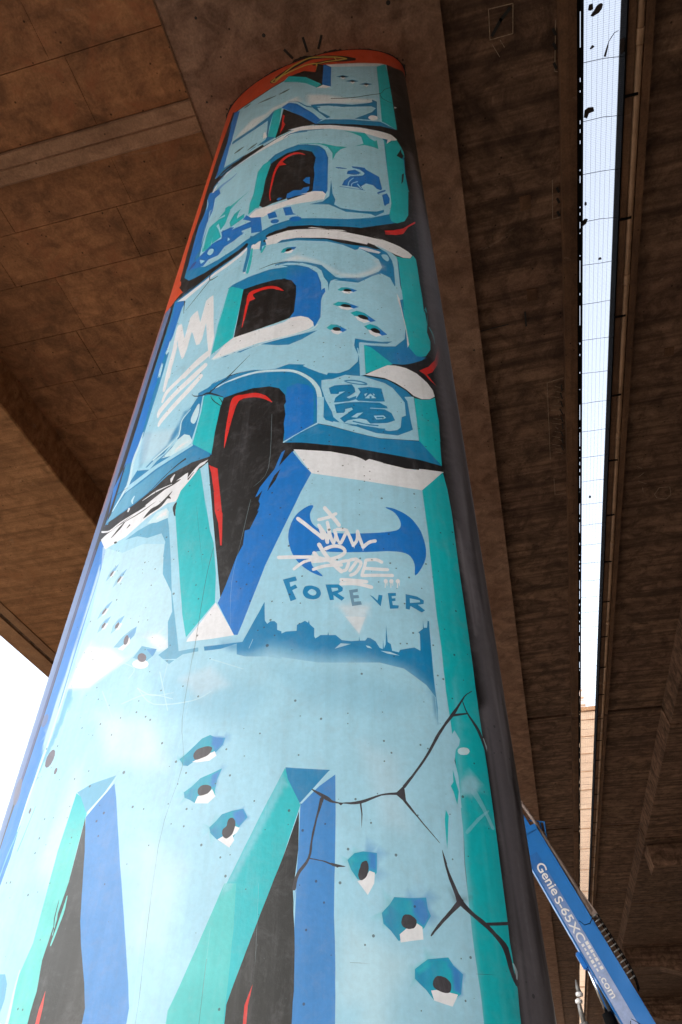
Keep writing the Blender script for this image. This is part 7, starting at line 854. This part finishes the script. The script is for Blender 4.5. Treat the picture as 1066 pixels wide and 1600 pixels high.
["shaft","LL",[136,4469,141,4383,144,4323,148,4263,150,4203,152,4144,150,4057,137,4007,116,3976,95,3957,80,3943,81,3941,96,3955,117,3975,138,4006,152,4057,154,4144,152,4203,150,4263,146,4322,143,4383,138,4469],{"a":0.25}],
["shaft","LL",[270,2719,271,2671,272,2625,273,2580,273,2535,274,2492,275,2450,275,2409,276,2369,277,2369,276,2409,276,2450,275,2492,274,2535,274,2580,273,2625,272,2671,271,2719],{"a":0.25}]
]
def mural_faces():
    V, E = [], []
    def addloop(p):
        n0 = len(V)
        for i in range(len(p)):
            a, b = p[i], p[(i + 1) % len(p)]; d = math.hypot(b[0] - a[0], b[1] - a[1]); k = max(1, int(math.ceil(d / .05)))
            for j in range(k): V.append((a[0] + (b[0] - a[0]) * j / k, a[1] + (b[1] - a[1]) * j / k))
        for i in range(n0, len(V)): E.append((i, i + 1 if i + 1 < len(V) else n0))
    S0, S1 = -1.62, 1.62
    addloop([(S0, 0), (S1, 0), (S1, PTOP), (S0, PTOP)])
    shp = []
    for part, cl, pts, o in MURAL:
        P = np.array(pts, float).reshape(-1, 2) / 1000
        low = P[:, 1] < 1.87; P[low, 1] = .02 + (P[low, 1] - 1.78) * .1
        P[:, 1] = np.clip(P[:, 1], .004, 10.9); P[:, 0] = np.clip(P[:, 0], S0 + .01, S1 - .01)
        shp.append((part, cl, P, o))
        if 'f' not in o:
            q = [tuple(P[0])]
            for p in P[1:]:
                if math.hypot(p[0] - q[-1][0], p[1] - q[-1][1]) > .0025: q.append(tuple(p))
            Q = [(a, min(b, PTOP)) for a, b in q]
            if len(Q) > 2: addloop(Q)
    # relaxed grid of extra points keeps the facets small on the curve
    cols = np.interp(np.radians(np.arange(-181, 2, 2.6)), tt, ss)
    for i, s in enumerate(cols):
        if S0 < s < S1:
            for z in np.arange(.05 + .03 * (i % 2), PTOP, .06): V.append((float(s), float(z)))
    for part, cl, P, o in shp:           # denser where sprayed edges fade
        if 'f' in o:
            f = o['f'] / 1000; st = max(.012, f / 2.2); (x0, y0), (x1, y1) = P.min(0), np.minimum(P.max(0), PTOP)
            y0 = max(y0, 1.7)
            if (x1 - x0) * (y1 - y0) / st / st < 5000:
                for i, x in enumerate(np.arange(x0, x1, st)):
                    for y in np.arange(y0 + (i % 2) * st / 2, y1, st): V.append((float(x), float(y)))
    out = delaunay_2d_cdt([Vector(v) for v in V], E, [], 0, 1e-5, False)
    ov = np.array([tuple(v) for v in out[0]]); of = np.array(out[2])
    cen = ov[of].mean(1)
    keep = (cen[:, 0] > S0 - 1e-6) & (cen[:, 0] < S1 + 1e-6) & (cen[:, 1] > 0) & (cen[:, 1] < PTOP)
    of = of[keep]; cen = cen[keep]
    colr = np.tile(PAINT['K'], (len(of), 3, 1)); owner = np.full(len(of), 'shaft', dtype=object)
    def inside(P, q):
        r = np.zeros(len(q), bool); x, y = q[:, 0], q[:, 1]
        for i in range(len(P)):
            (ax, ay), (bx, by) = P[i - 1], P[i]
            if ay == by: continue
            c = (ay > y) != (by > y); r ^= c & (x < (bx - ax) * (y - ay) / (by - ay) + ax)
        return r
    def dist(P, q):
        d = np.full(len(q), 9.)
        for i in range(len(P)):
            a, b = P[i - 1], P[i]; ab = b - a; t = np.clip(((q - a) @ ab) / (ab @ ab + 1e-12), 0, 1); d = np.minimum(d, np.hypot(*(q - a - t[:, None] * ab).T))
        return d
    cv = ov[of]                               # faces x 3 x 2
    for part, cl, P, o in shp:
        lo, hi = P.min(0), P.max(0); cand = np.nonzero(((cen >= lo - .1) & (cen <= hi + .1)).all(1))[0]
        if not len(cand): continue
        pc = PAINT[cl]; al = o.get('a', 1.0)
        if 'f' in o:
            f = o['f'] / 1000; q = cv[cand].reshape(-1, 2); sd = np.where(inside(P, q), 1, -1) * dist(P, q)
            w = np.clip(sd / f * .5 + .5, 0, 1); w = (w * w * (3 - 2 * w) * al).reshape(-1, 3, 1)
            colr[cand] = colr[cand] * (1 - w) + pc * w
        else:
            ii = cand[inside(P, cen[cand])]
            if 'g' in o:
                g = o['g']; A, B = np.array(g[1:3]) / 1000, np.array(g[3:5]) / 1000; ab = B - A
                t = np.clip(((cv[ii] - A) @ ab) / (ab @ ab + 1e-9), 0, 1)[..., None]; c2 = pc * (1 - t) + PAINT[g[0]] * t
                if cl in ('B',) and g[0] == 'D': c2 = PAINT['D'] * (1 - t) + pc * t
            else: c2 = pc
            colr[ii] = colr[ii] * (1 - al) + c2 * al
            if al > .5: owner[ii] = part
    return ov, of, colr, owner
def paint_material():
    m, nt, b = newmat('mural_paint_on_concrete'); L = nt.links
    at = nt.nodes.new('ShaderNodeAttribute'); at.attribute_name = 'paint'
    c0 = coords(nt)
    n1 = N(nt, 'ShaderNodeTexNoise', Scale=2.2, Detail=7, Roughness=.65, Distortion=.8); L.new(c0.outputs[0], n1.inputs['Vector'])
    cv = coords(nt, (26, 26, 1.1)); n2 = N(nt, 'ShaderNodeTexNoise', Scale=1, Detail=5, Roughness=.6); L.new(cv.outputs[0], n2.inputs['Vector'])
    n3 = N(nt, 'ShaderNodeTexNoise', Scale=55, Detail=4, Roughness=.6); L.new(c0.outputs[0], n3.inputs['Vector'])
    r1 = ramp(nt, n1.outputs[0], ((.3, .87), (.72, 1.08))); r2 = ramp(nt, n2.outputs[0], ((.3, .9), (.7, 1.06))); r3 = ramp(nt, n3.outputs[0], ((.3, .93), (.7, 1.05)))
    c = mixc(nt, at.outputs['Color'], r1.outputs[0], .8, 'MULTIPLY'); c = mixc(nt, c, r2.outputs[0], .8, 'MULTIPLY'); c = mixc(nt, c, r3.outputs[0], .8, 'MULTIPLY')
    # milky scuffs
    n4 = N(nt, 'ShaderNodeTexNoise', Scale=3.4, Detail=9, Roughness=.75, Distortion=1.6); cs = coords(nt, (1.6, 1.6, .8)); L.new(cs.outputs[0], n4.inputs['Vector'])
    r4 = ramp(nt, n4.outputs[0], ((.55, 0), (.75, .09))); c = mixc(nt, c, lin('b9b4bb'), r4.outputs[0])
    r5 = ramp(nt, n2.outputs[0], ((.52, 0), (.72, .08))); c = mixc(nt, c, lin('8f8c94'), r5.outputs[0])
    n6 = N(nt, 'ShaderNodeTexNoise', Scale=13, Detail=9, Roughness=.72, Distortion=.5); L.new(c0.outputs[0], n6.inputs['Vector'])
    r6 = ramp(nt, n6.outputs[0], ((.5, 0), (.72, .13))); c = mixc(nt, c, lin('9a97a0'), r6.outputs[0])
    # blowholes
    v = N(nt, 'ShaderNodeTexVoronoi', Scale=17, Randomness=1.0); L.new(c0.outputs[0], v.inputs['Vector'])
    se = nt.nodes.new('ShaderNodeSeparateColor'); L.new(v.outputs['Color'], se.inputs[0]); sz = ramp(nt, se.outputs[0], ((.84, 0), (1, .12)))
    lt = N(nt, 'ShaderNodeMath', operation='LESS_THAN'); L.new(v.outputs['Distance'], lt.inputs[0]); L.new(sz.outputs[0], lt.inputs[1])
    v2 = N(nt, 'ShaderNodeTexVoronoi', Scale=41, Randomness=1.0); L.new(c0.outputs[0], v2.inputs['Vector'])
    se2 = nt.nodes.new('ShaderNodeSeparateColor'); L.new(v2.outputs['Color'], se2.inputs[0]); sz2 = ramp(nt, se2.outputs[0], ((.76, 0), (1, .2))); lt2 = N(nt, 'ShaderNodeMath', operation='LESS_THAN'); L.new(v2.outputs['Distance'], lt2.inputs[0]); L.new(sz2.outputs[0], lt2.inputs[1])
    mx = N(nt, 'ShaderNodeMath', operation='MAXIMUM'); L.new(lt.outputs[0], mx.inputs[0]); L.new(lt2.outputs[0], mx.inputs[1])
    fm = N(nt, 'ShaderNodeMath', operation='MULTIPLY'); L.new(mx.outputs[0], fm.inputs[0]); fm.inputs[1].default_value = .72
    c = mixc(nt, c, lin('33343a'), fm.outputs[0])
    L.new(c, b.inputs['Base Color'])
    rr = ramp(nt, n1.outputs[0], ((.3, .5), (.7, .38))); L.new(rr.outputs[0], b.inputs['Roughness']); b.inputs['Specular IOR Level'].default_value = .5
    b.inputs['Sheen Weight'].default_value = .03; b.inputs['Sheen Roughness'].default_value = .45
    h = N(nt, 'ShaderNodeMath', operation='MULTIPLY_ADD'); L.new(mx.outputs[0], h.inputs[0]); h.inputs[1].default_value = -.6; L.new(n3.outputs[0], h.inputs[2])
    h2 = N(nt, 'ShaderNodeMath', operation='ADD'); L.new(h.outputs[0], h2.inputs[0]); L.new(n2.outputs[0], h2.inputs[1])
    bp = N(nt, 'ShaderNodeBump', Strength=.07, Distance=.01); L.new(h2.outputs[0], bp.inputs['Height']); L.new(bp.outputs[0], b.inputs['Normal'])
    return m
M['mural'] = paint_material()
pillar = tag(empty('painted_pillar', (PCX, PCY, 0)), 'tall oval concrete pillar covered in a blue graffiti lettering mural', 'pillar')
PN = dict(shaft=('pillar_shaft', 'black and charcoal painted concrete ground of the mural'), painted_border=('painted_border', 'orange band round the pillar top and left edge'),
          painted_arrow=('painted_arrow', 'yellow outlined squiggle in the orange band'), painted_letter_top=('painted_letter', 'topmost light blue block letter'),
          painted_letter_second=('painted_letter', 'rounded light blue letter, second from the top'), painted_letter_third=('painted_letter', 'light blue letter with two black counters, third from the top'),
          painted_letter_fourth=('painted_letter', 'pointed light blue letter above the skyline, fourth from the top'), painted_letter_fifth=('painted_letter', 'huge teal and blue letter strokes at the bottom'),
          painted_hand=('painted_hand', 'small blue hand painted on the rounded letter'), painted_scribble=('painted_scribble', 'teal and blue scribbled writing with two exclamation marks'),
          painted_flick=('painted_flick', 'red flicks in the black at the right'), painted_crown=('painted_crown', 'white zigzag crown tag with underlines'), painted_year_tag=('painted_year_tag', 'dark blue bubble figures in a pale panel'),
          painted_side=('painted_letter_side', 'teal shaded right side of the lower letters'), painted_emblem=('painted_emblem', 'plain blue wing shape'), painted_skyline=('painted_skyline', 'blue city skyline'),
          painted_beam=('painted_beam', 'white light beam wedge'), painted_lettering=('painted_word', 'the word FOREVER in blue capitals'), painted_tag=('painted_tag', 'white hand-style tag over the wing shape'),
          painted_bullet_hole=('painted_bullet_holes', 'jagged painted bullet holes with white lower lips'), painted_crack=('painted_cracks', 'black painted cracks'))
ov, of, colr, owner = mural_faces()
def shell_mesh(name, faces, cols, extra=None):
    used, inv = np.unique(faces.ravel(), return_inverse=True); P, Nn = shell(ov[used, 0], ov[used, 1])
    P = P - np.array([PCX, PCY, 0]); F = inv.reshape(-1, 3)
    me = bpy.data.meshes.new(name); me.from_pydata(P.tolist(), [], F.tolist())
    a = me.color_attributes.new('paint', 'FLOAT_COLOR', 'CORNER'); c4 = np.ones((len(F) * 3, 4), np.float32); c4[:, :3] = cols.reshape(-1, 3); a.data.foreach_set('color', c4.ravel())
    me.polygons.foreach_set('use_smooth', [True] * len(F)); me.normals_split_custom_set_from_vertices(Nn.tolist()); me.materials.append(M['mural'])
    return me
for key in PN:
    sel = owner == key
    if not sel.any(): continue
    nm, lb = PN[key]; o = bpy.data.objects.new(nm, shell_mesh(nm, of[sel], colr[sel])); col.objects.link(o); o.parent = pillar; o['label'] = lb
# back of the shaft, away from the mural: plain black roller paint
th0, th1 = np.interp(1.62, ss, tt), np.interp(-1.62, ss, tt) + 2 * math.pi
ths = np.linspace(th0, th1, 41); zz = [0, 3, 6, PTOP]
vb = []; nb = []
for z in zz:
    for t in ths:
        x, y = PA * math.cos(t), PB * math.sin(t); nx, ny = math.cos(t) / PA, math.sin(t) / PB; c, d = math.cos(PR), math.sin(PR); ln = math.hypot(nx, ny)
        vb.append((c * x - d * y, d * x + c * y, z)); nb.append(((c * nx - d * ny) / ln, (d * nx + c * ny) / ln, 0))
fb = [(j * 41 + i, j * 41 + i + 1, (j + 1) * 41 + i + 1, (j + 1) * 41 + i) for j in range(3) for i in range(40)]
me = bpy.data.meshes.new('pillar_back'); me.from_pydata(vb, [], fb); a = me.color_attributes.new('paint', 'FLOAT_COLOR', 'CORNER')
a.data.foreach_set('color', np.tile(np.append(PAINT['K'], 1).astype(np.float32), len(fb) * 4)); me.polygons.foreach_set('use_smooth', [True] * len(fb)); me.normals_split_custom_set_from_vertices(nb); me.materials.append(M['mural'])
o = bpy.data.objects.new('pillar_back', me); col.objects.link(o); o.parent = pillar; o['label'] = 'plain black rear of the pillar'

# overspray and roller smears on the soffit round the pillar head
ring = MB(); nR = 400; prev = None; wr = rng.random(nR); wr = sum(np.roll(wr, j) for j in range(9)) / 9; wr = .004 + .11 * np.clip(wr - .5, 0, 1) + .006 * rng.random(nR)
for k in range(nR + 1):
    t = 2 * math.pi * (k % nR) / nR; w = wr[k % nR]
    x, y = PA * math.cos(t), PB * math.sin(t); nx, ny = math.cos(t) / PA, math.sin(t) / PB; ln = math.hypot(nx, ny); c, d = math.cos(PR), math.sin(PR)
    q = []
    for off in (-.01, w):
        xx_, yy_ = x + nx / ln * off, y + ny / ln * off
        for z in (10.5955, 10.5995): q.append(ring.bm.verts.new((PCX + c * xx_ - d * yy_, PCY + d * xx_ + c * yy_, z)))
    if prev:
        for a_, b_2 in ((0, 2), (2, 3)): ring.bm.faces.new((prev[a_], q[a_], q[b_2], prev[b_2]))
    prev = q
ring.build('overspray', M['blackpaint'], deckA)


# ------------------------------------------------------------------ boom lift behind the pillar
lift = tag(empty('boom_lift', (1.75, 9.3, 0)), 'blue telescopic boom lift reaching up behind the painted pillar', 'boom lift')
BU = Vector((-.427, .0, 1)).normalized(); BV = Vector((1, 0, .427)).normalized(); BY = Vector((0, 1, 0))
B0 = Vector((.605, 9.0, 2.48))                                  # lower-left corner of the near side face
def bp_(t, v, y=0.0): return B0 + BU * t + BV * v + BY * y       # t along the boom, v across, y into depth
WB = .288
def bbox(name, t0, t1, v0, v1, y0, y1, mat, parent, bev=.006):
    return MB().obox(bp_((t0 + t1) / 2, (v0 + v1) / 2, (y0 + y1) / 2), BU, BV, BY, (t1 - t0) / 2, (v1 - v0) / 2, (y1 - y0) / 2, bev).build(name, M[mat], parent)
boom = bbox('base_boom', -2.05, 1.98, 0, WB, 0, .27, 'blue', lift)
bbox('boom_section', 1.9, 4.2, .045, WB - .055, .03, .24, 'blue', lift)
bbox('boom_tip_section', 4.1, 5.2, .07, WB - .08, .05, .22, 'blue', lift)
bbox('boom_collar', 1.93, 2.0, -.02, WB + .0, -.012, .285, 'blue', lift)
bbox('pale_stripe', -.6, 1.72, .006, .135, -.003, .0, 'stripe_fade', boom, 0)
bbox('bottom_edge', -1.4, 1.7, -.012, .0, -.004, .02, 'blue', boom, 0)
# lettering
def word(txt, t_start, v0, h, length, parent, mat='white', bold=.012):
    cu = bpy.data.curves.new('txt', 'FONT'); cu.body = txt; cu.size = 1; cu.offset = bold; cu.extrude = .002
    o = bpy.data.objects.new('txt', cu); col.objects.link(o); dg = bpy.context.evaluated_depsgraph_get(); me = bpy.data.meshes.new_from_object(o.evaluated_get(dg)); bpy.data.objects.remove(o)
    xs = [v.co.x for v in me.vertices]; ys = [v.co.y for v in me.vertices]; x0, x1, y0, y1 = min(xs), max(xs), min(ys), max(ys)
    for v in me.vertices:
        a = (v.co.x - x0) / (x1 - x0) * length; b2 = (v.co.y - y0) / (y1 - y0) * h
        v.co = bp_(t_start - a, v0 + b2, -.0065 + (v.co.z > 0) * -.0015)
    me.materials.append(M[mat]); r = bpy.data.objects.new('lettering', me); col.objects.link(r); attach(r, parent); r['label'] = 'white printed words ' + txt if len(txt) > 3 else 'white print'; return r
word('Genie', 1.6, .04, .1, .35, boom, bold=.014); word('S-65', 1.22, .028, .09, .26, boom, bold=.014); word('XC', .95, .028, .085, .2, boom, bold=.014)
mt = MB(); t = .72
while t > .44:
    for v0 in (.035, .085):
        ln = random.uniform(.018, .035); mt.obox(bp_(t, v0 + .018, -.0055), BU, BV, BY, ln / 2, random.uniform(.008, .017), .0012)
    t -= .041
mt.build('small_print', M['white'], boom, 'two lines of small illegible white print'); word('.com', .42, .03, .05, .21, boom, bold=.014)
# hose cover and energy chain on the upper edge
m_ = MB(); m_.tube([bp_(2.6, WB - .03, .05), bp_(2.05, WB + .015, .05), bp_(1.4, WB + .03, .05), bp_(.95, WB + .045, .05)], [.02, .022, .024, .026], 8); m_.build('hose_cover', M['greyrail'], lift)
q = [bp_(1.18, WB + .01, .03), bp_(.93, WB + .0, .03), bp_(.87, WB + .085, .03), bp_(1.18, WB + .06, .03)]
m2 = MB(); A = [m2.bm.verts.new(p) for p in q]; Bq = [m2.bm.verts.new(p + BY * .08) for p in q]; m2.bm.faces.new(A); m2.bm.faces.new(Bq[::-1])
for i in range(4): m2.bm.faces.new((A[i], Bq[i], Bq[(i + 1) % 4], A[(i + 1) % 4]))
m2.build('chain_guide', M['greyrail'], lift)
ch = empty('energy_chain', (0, 0, 0)); ch.parent = lift; ch.location = -Vector(lift.location)
m_ = MB(); pr = [(.9, .075), (.7, .082), (.5, .084), (.35, .082), (.25, .07), (.17, .04)]
for y in (.03, .15): m_.tube([bp_(a, WB + b2, y) for a, b2 in pr], .008, 6)
m_.build('chain_rail', M['black'], ch)
for k in range(13):
    t = .9 - k * .052; v = np.interp(-t, [-a for a, _ in pr], [b2 for _, b2 in pr])
    MB().tube([bp_(t, WB + .0, .028), bp_(t + .008, WB + v, .026)], .0085, 6).build('chain_link', M['grey'], ch)
# platform bracket peeping out, cylinder, lug
m_ = MB(); m_.tube([(.03, 9.1, 4.50), (.2, 9.1, 4.47), (.185, 9.1, 4.15)], .012, 8); m_.tube([(.15, 9.1, 4.48), (.145, 9.1, 4.2)], .012, 8); m_.build('hose_bracket', M['blue'], lift)
MB().obox(bp_(.62, -.03, .1), BU, BV, BY, .085, .028, .03, .012).build('cylinder_lug', M['blue'], lift)
MB().tube([(.36, 9.1, 3.07), (.492, 9.1, 2.54)], .017, 14).build('piston_rod', M['chrome'], lift)
MB().tube([(.48, 9.1, 2.585), (.505, 9.1, 2.49), (.80, 9.1, 1.32)], [.052, .06, .06], 16).build('cylinder_barrel', M['black'], lift)
MB().tube([(.46, 9.22, 2.92), (.54, 9.22, 2.54), (.8, 9.22, 1.4)], .03, 10).build('hydraulic_hose', M['rubber'], lift)
m_ = MB(); m_.tube([bp_(.93, .15, -.004), bp_(.87, .18, -.004), bp_(.86, .24, -.004), bp_(.9, .3, -.004)], .0035, 5); m_.build('cable', M['black'], lift)
m_ = MB(); m_.tube([bp_(.0, .1, -.006), bp_(-.04, .13, -.006), bp_(-.07, .15, -.006)], .003, 5); m_.tube([bp_(-.1, .06, -.006), bp_(-.03, .065, -.006), bp_(-.01, .085, -.006)], .0035, 5); m_.build('cable', M['black'], lift)
# platform basket hidden behind the pillar, turntable and chassis below the frame
bt = bp_(5.2, .12, .13)
MB().box(bt.x - 1.2, bt.x + .5, 8.7, 9.5, bt.z - .02, bt.z + .05).build('platform_floor', M['grey'], lift)
m_ = MB()
for z in (.55, 1.1):
    m_.tube([(bt.x - 1.2, 8.7, bt.z + z), (bt.x + .5, 8.7, bt.z + z), (bt.x + .5, 9.5, bt.z + z), (bt.x - 1.2, 9.5, bt.z + z), (bt.x - 1.2, 8.7, bt.z + z)], .02, 8)
for x in (-1.2, .5):
    for y in (8.7, 9.5): m_.tube([(bt.x + x, y, bt.z), (bt.x + x, y, bt.z + 1.1)], .02, 8)
m_.build('guard_rail', M['blue'], lift)
MB().box(.95, 2.9, 8.6, 9.9, .95, 1.75, .05).build('turntable', M['blue'], lift)
MB().box(2.3, 3.1, 8.55, 9.95, .9, 1.6, .08).build('counterweight', M['grey'], lift)
MB().box(.4, 3.1, 8.75, 9.75, .45, .9, .05).build('chassis', M['grey'], lift)
for x in (.6, 2.9):
    for y in (8.35, 9.85):
        w_ = MB().tube([(x, y, .46), (x, y + .04, .46), (x, y + .28, .46), (x, y + .32, .46)], [.38, .46, .46, .38], 24).build('wheel', M['rubber'], lift)
        MB().tube([(x, y - .012, .46), (x, y + .01, .46)], .2, 16).build('rim', M['grey'], w_)
# ------------------------------------------------------------------ grey post with two white insulators beyond the lift
post = tag(empty('cable_post', (.36, 12, 0)), 'thin grey post with two white knobs beside the boom lift', 'post')
MB().tube([(.33, 12, 0), (.33, 12, 2.72), (.318, 12, 2.80)], [.07, .065, .055], 10).build('lower_tube', M['grey'], post)
MB().tube([(.316, 12, 2.78), (.30, 12, 2.95), (.297, 12, 3.05)], [.034, .03, .026], 10).build('stem', M['grey'], post)
for z, x in ((3.035, .298), (3.115, .322)):
    MB().tube([(x, 12, z - .035), (x, 12, z - .022), (x + .003, 12, z + .01), (x + .004, 12, z + .032)], [.02, .048, .05, .02], 14).build('insulator', M['white'], post)
MB().tube([(.325, 12, 3.13), (.315, 12, 3.2), (.308, 12, 3.28)], [.036, .026, .008], 10).build('tip', M['grey'], post)


# ------------------------------------------------------------------ marks on the soffits
zc = 10.715
for pts, c in (([(.98, 2.32), (1.24, 2.33), (1.22, 2.61), (.97, 2.61), (.98, 2.32)], .008), ([(1.68, 2.60), (1.66, 3.1), (1.69, 3.11)], .008), ([(1.6, 4.34), (1.59, 4.86), (1.69, 4.86)], .008), ([(1.43, 7.6), (1.69, 7.56)], .008), ([(1.43, 7.6), (1.43, 9.36)], .007), ([(1.48, 9.88), (1.49, 10.33), (1.69, 10.33)], .007), ([(.99, 2.66), (1.06, 2.8)], .006), ([(1.08, 2.64), (1.12, 2.72)], .006), ([(1.05, 2.24), (1.08, 2.16)], .008), ([(1.1, 2.24), (1.14, 2.2), (1.12, 2.14)], .008)):
    chalk_line(pts, c, zc + .007, M['chalk'], deckA)
for k in range(16): chalk_line([(1.5 + random.uniform(-.03, .1), 7.7 + k * .1), (1.6 + random.uniform(-.02, .08), 7.76 + k * .1)], .005, zc + .007, M['chalk'], deckA)
chalk_line([(1.0, 2.57), (1.1, 2.45), (1.2, 2.37)], .035, zc + .004, M['blackpaint'], deckA, 'stain')
for k in range(9): chalk_line([(1.64 + random.uniform(-.02, .02), 7.7 + k * .17), (1.66, 7.82 + k * .17)], .02, zc + .004, M['blackpaint'], deckA, 'spall_mark')
for y in (2.68, 2.82, 3.02, 4.46, 4.6, 4.78): chalk_line([(1.655, y), (1.675, y + .05)], .03, zc + .004, M['blackpaint'], deckA, 'spall_mark')
chalk_line([(1.155, 6.2), (1.16, 6.44)], .025, zc + .004, M['blackpaint'], deckA, 'slot')
chalk_line([(.49, 6.37), (.9, 6.35)], .014, zc + .003, M['blackpaint'], deckA, 'crack')
for x0, y0 in ((1.18, 4.46), (1.2, 5.84)): MB().box(x0, x0 + .14, y0, y0 + .19, zc + .005, zc + .02).build('repair_patch', M['nib'], deckA)
MB().box(3.2, 3.34, 7.35, 7.5, 10.698, 10.72).build('repair_patch', M['nib'], deckB)
chalk_line([(3.3, 10.74), (3.37, 10.57), (3.56, 10.59), (3.6, 10.82), (3.52, 10.93), (3.35, 10.85), (3.3, 10.74)], .008, 10.704, M['chalk'], deckB)
for k in range(5): chalk_line([(2.8 + random.random() * .3, 9.7 + k * .2), (2.95 + random.random() * .3, 9.75 + k * .22)], .006, 10.71, M['chalk'], deckB)
# painted dashes above the mural and form-tie holes in the strip
for a, b in (((-1.26, 2.12), (-1.2, 2.21)), ((-1.03, 2.06), (-1.02, 2.19)), ((-.83, 2.09), (-.89, 2.19))): chalk_line([a, b], .026, 10.596, M['blackpaint'], deckA, 'paint_dash')
for x, y, r in ((-1.44, 1.93, .02), (-.06, 1.97, .024), (-2.2, 3.2, .012), (-2.1, 1.6, .015), (.3, 4.2, .012), (-2.3, 2.4, .012), (.35, 6.6, .015)):
    MB().tube([(x, y, 10.597), (x, y, 10.61)], r, 10).build('tie_hole', M['blackpaint'], deckA)
MB().box(-2.486, -2.468, Y0, Y1, 10.59, 10.64).build('joint_strip', M['nib'], deckA)
# ------------------------------------------------------------------ litter on the net
leaf('dead_leaf', 'largest dark curled leaf at the top of the netting', 'leaf', 2.10, 2.58, [(-.07, .05), (-.03, .01), (.0, -.03), (.04, -.045), (.06, -.03), (.05, .01), (.02, .04), (-.04, .06)])
leaf('dead_leaf', 'small grey leaf beside the largest leaf on the netting', 'leaf', 2.035, 2.55, [(-.03, .02), (-.02, -.03), (.02, -.03), (.025, .02), (0, .03)])
leaf('dead_leaf', 'reddish scrap of leaf lying on the netting below the largest leaf', 'leaf', 2.05, 2.93, [(-.02, .02), (.01, -.015), (.03, .0), (.01, .015)])
leaf('dead_leaf', 'dark leaf hooked on the left cable of the netting, upper one', 'leaf', 2.025, 3.6, [(-.06, .05), (-.05, -.03), (-.01, -.05), (.05, -.04), (.06, .01), (.0, .02), (-.02, .07)])
leaf('dead_leaf', 'dark leaf hooked on the left cable of the netting, lower one', 'leaf', 1.985, 4.97, [(-.03, .05), (-.03, -.02), (.0, -.05), (.04, -.04), (.02, .02)])
leaf('dead_leaf', 'tiny dark leaf just above the lower hooked leaf', 'leaf', 1.995, 4.72, [(-.012, .02), (-.01, -.02), (.012, -.02), (.014, .015)])
leaf('dead_leaf', 'dark leaf pressed against the right batten of the netting', 'leaf', 2.375, 3.0, [(-.03, .0), (-.02, -.07), (.02, -.08), (.03, .06), (-.01, .08)])
leaf('dead_leaf', 'small speck of leaf in the middle of the netting', 'leaf', 2.19, 5.55, [(-.02, .01), (-.01, -.012), (.02, -.01), (.02, .012)])
leaf('dead_leaf', 'faint grey scrap far along the netting', 'leaf', 2.11, 10.46, [(-.02, .02), (.0, -.03), (.025, .0), (.01, .03)])
tw_ = MB(); tw_.tube([(2.19, 3.06, 10.645), (2.215, 2.99, 10.66), (2.235, 2.93, 10.67)], [.013, .01, .004], 7); tw_.tube([(2.235, 2.93, 10.67), (2.26, 2.89, 10.66), (2.29, 2.85, 10.65), (2.33, 2.84, 10.645)], [.004, .005, .004, .003], 6)
tag(tw_.build('twig', M['leaf']), 'thin bent brown twig hanging on the netting', 'twig', 'litter caught on the netting')
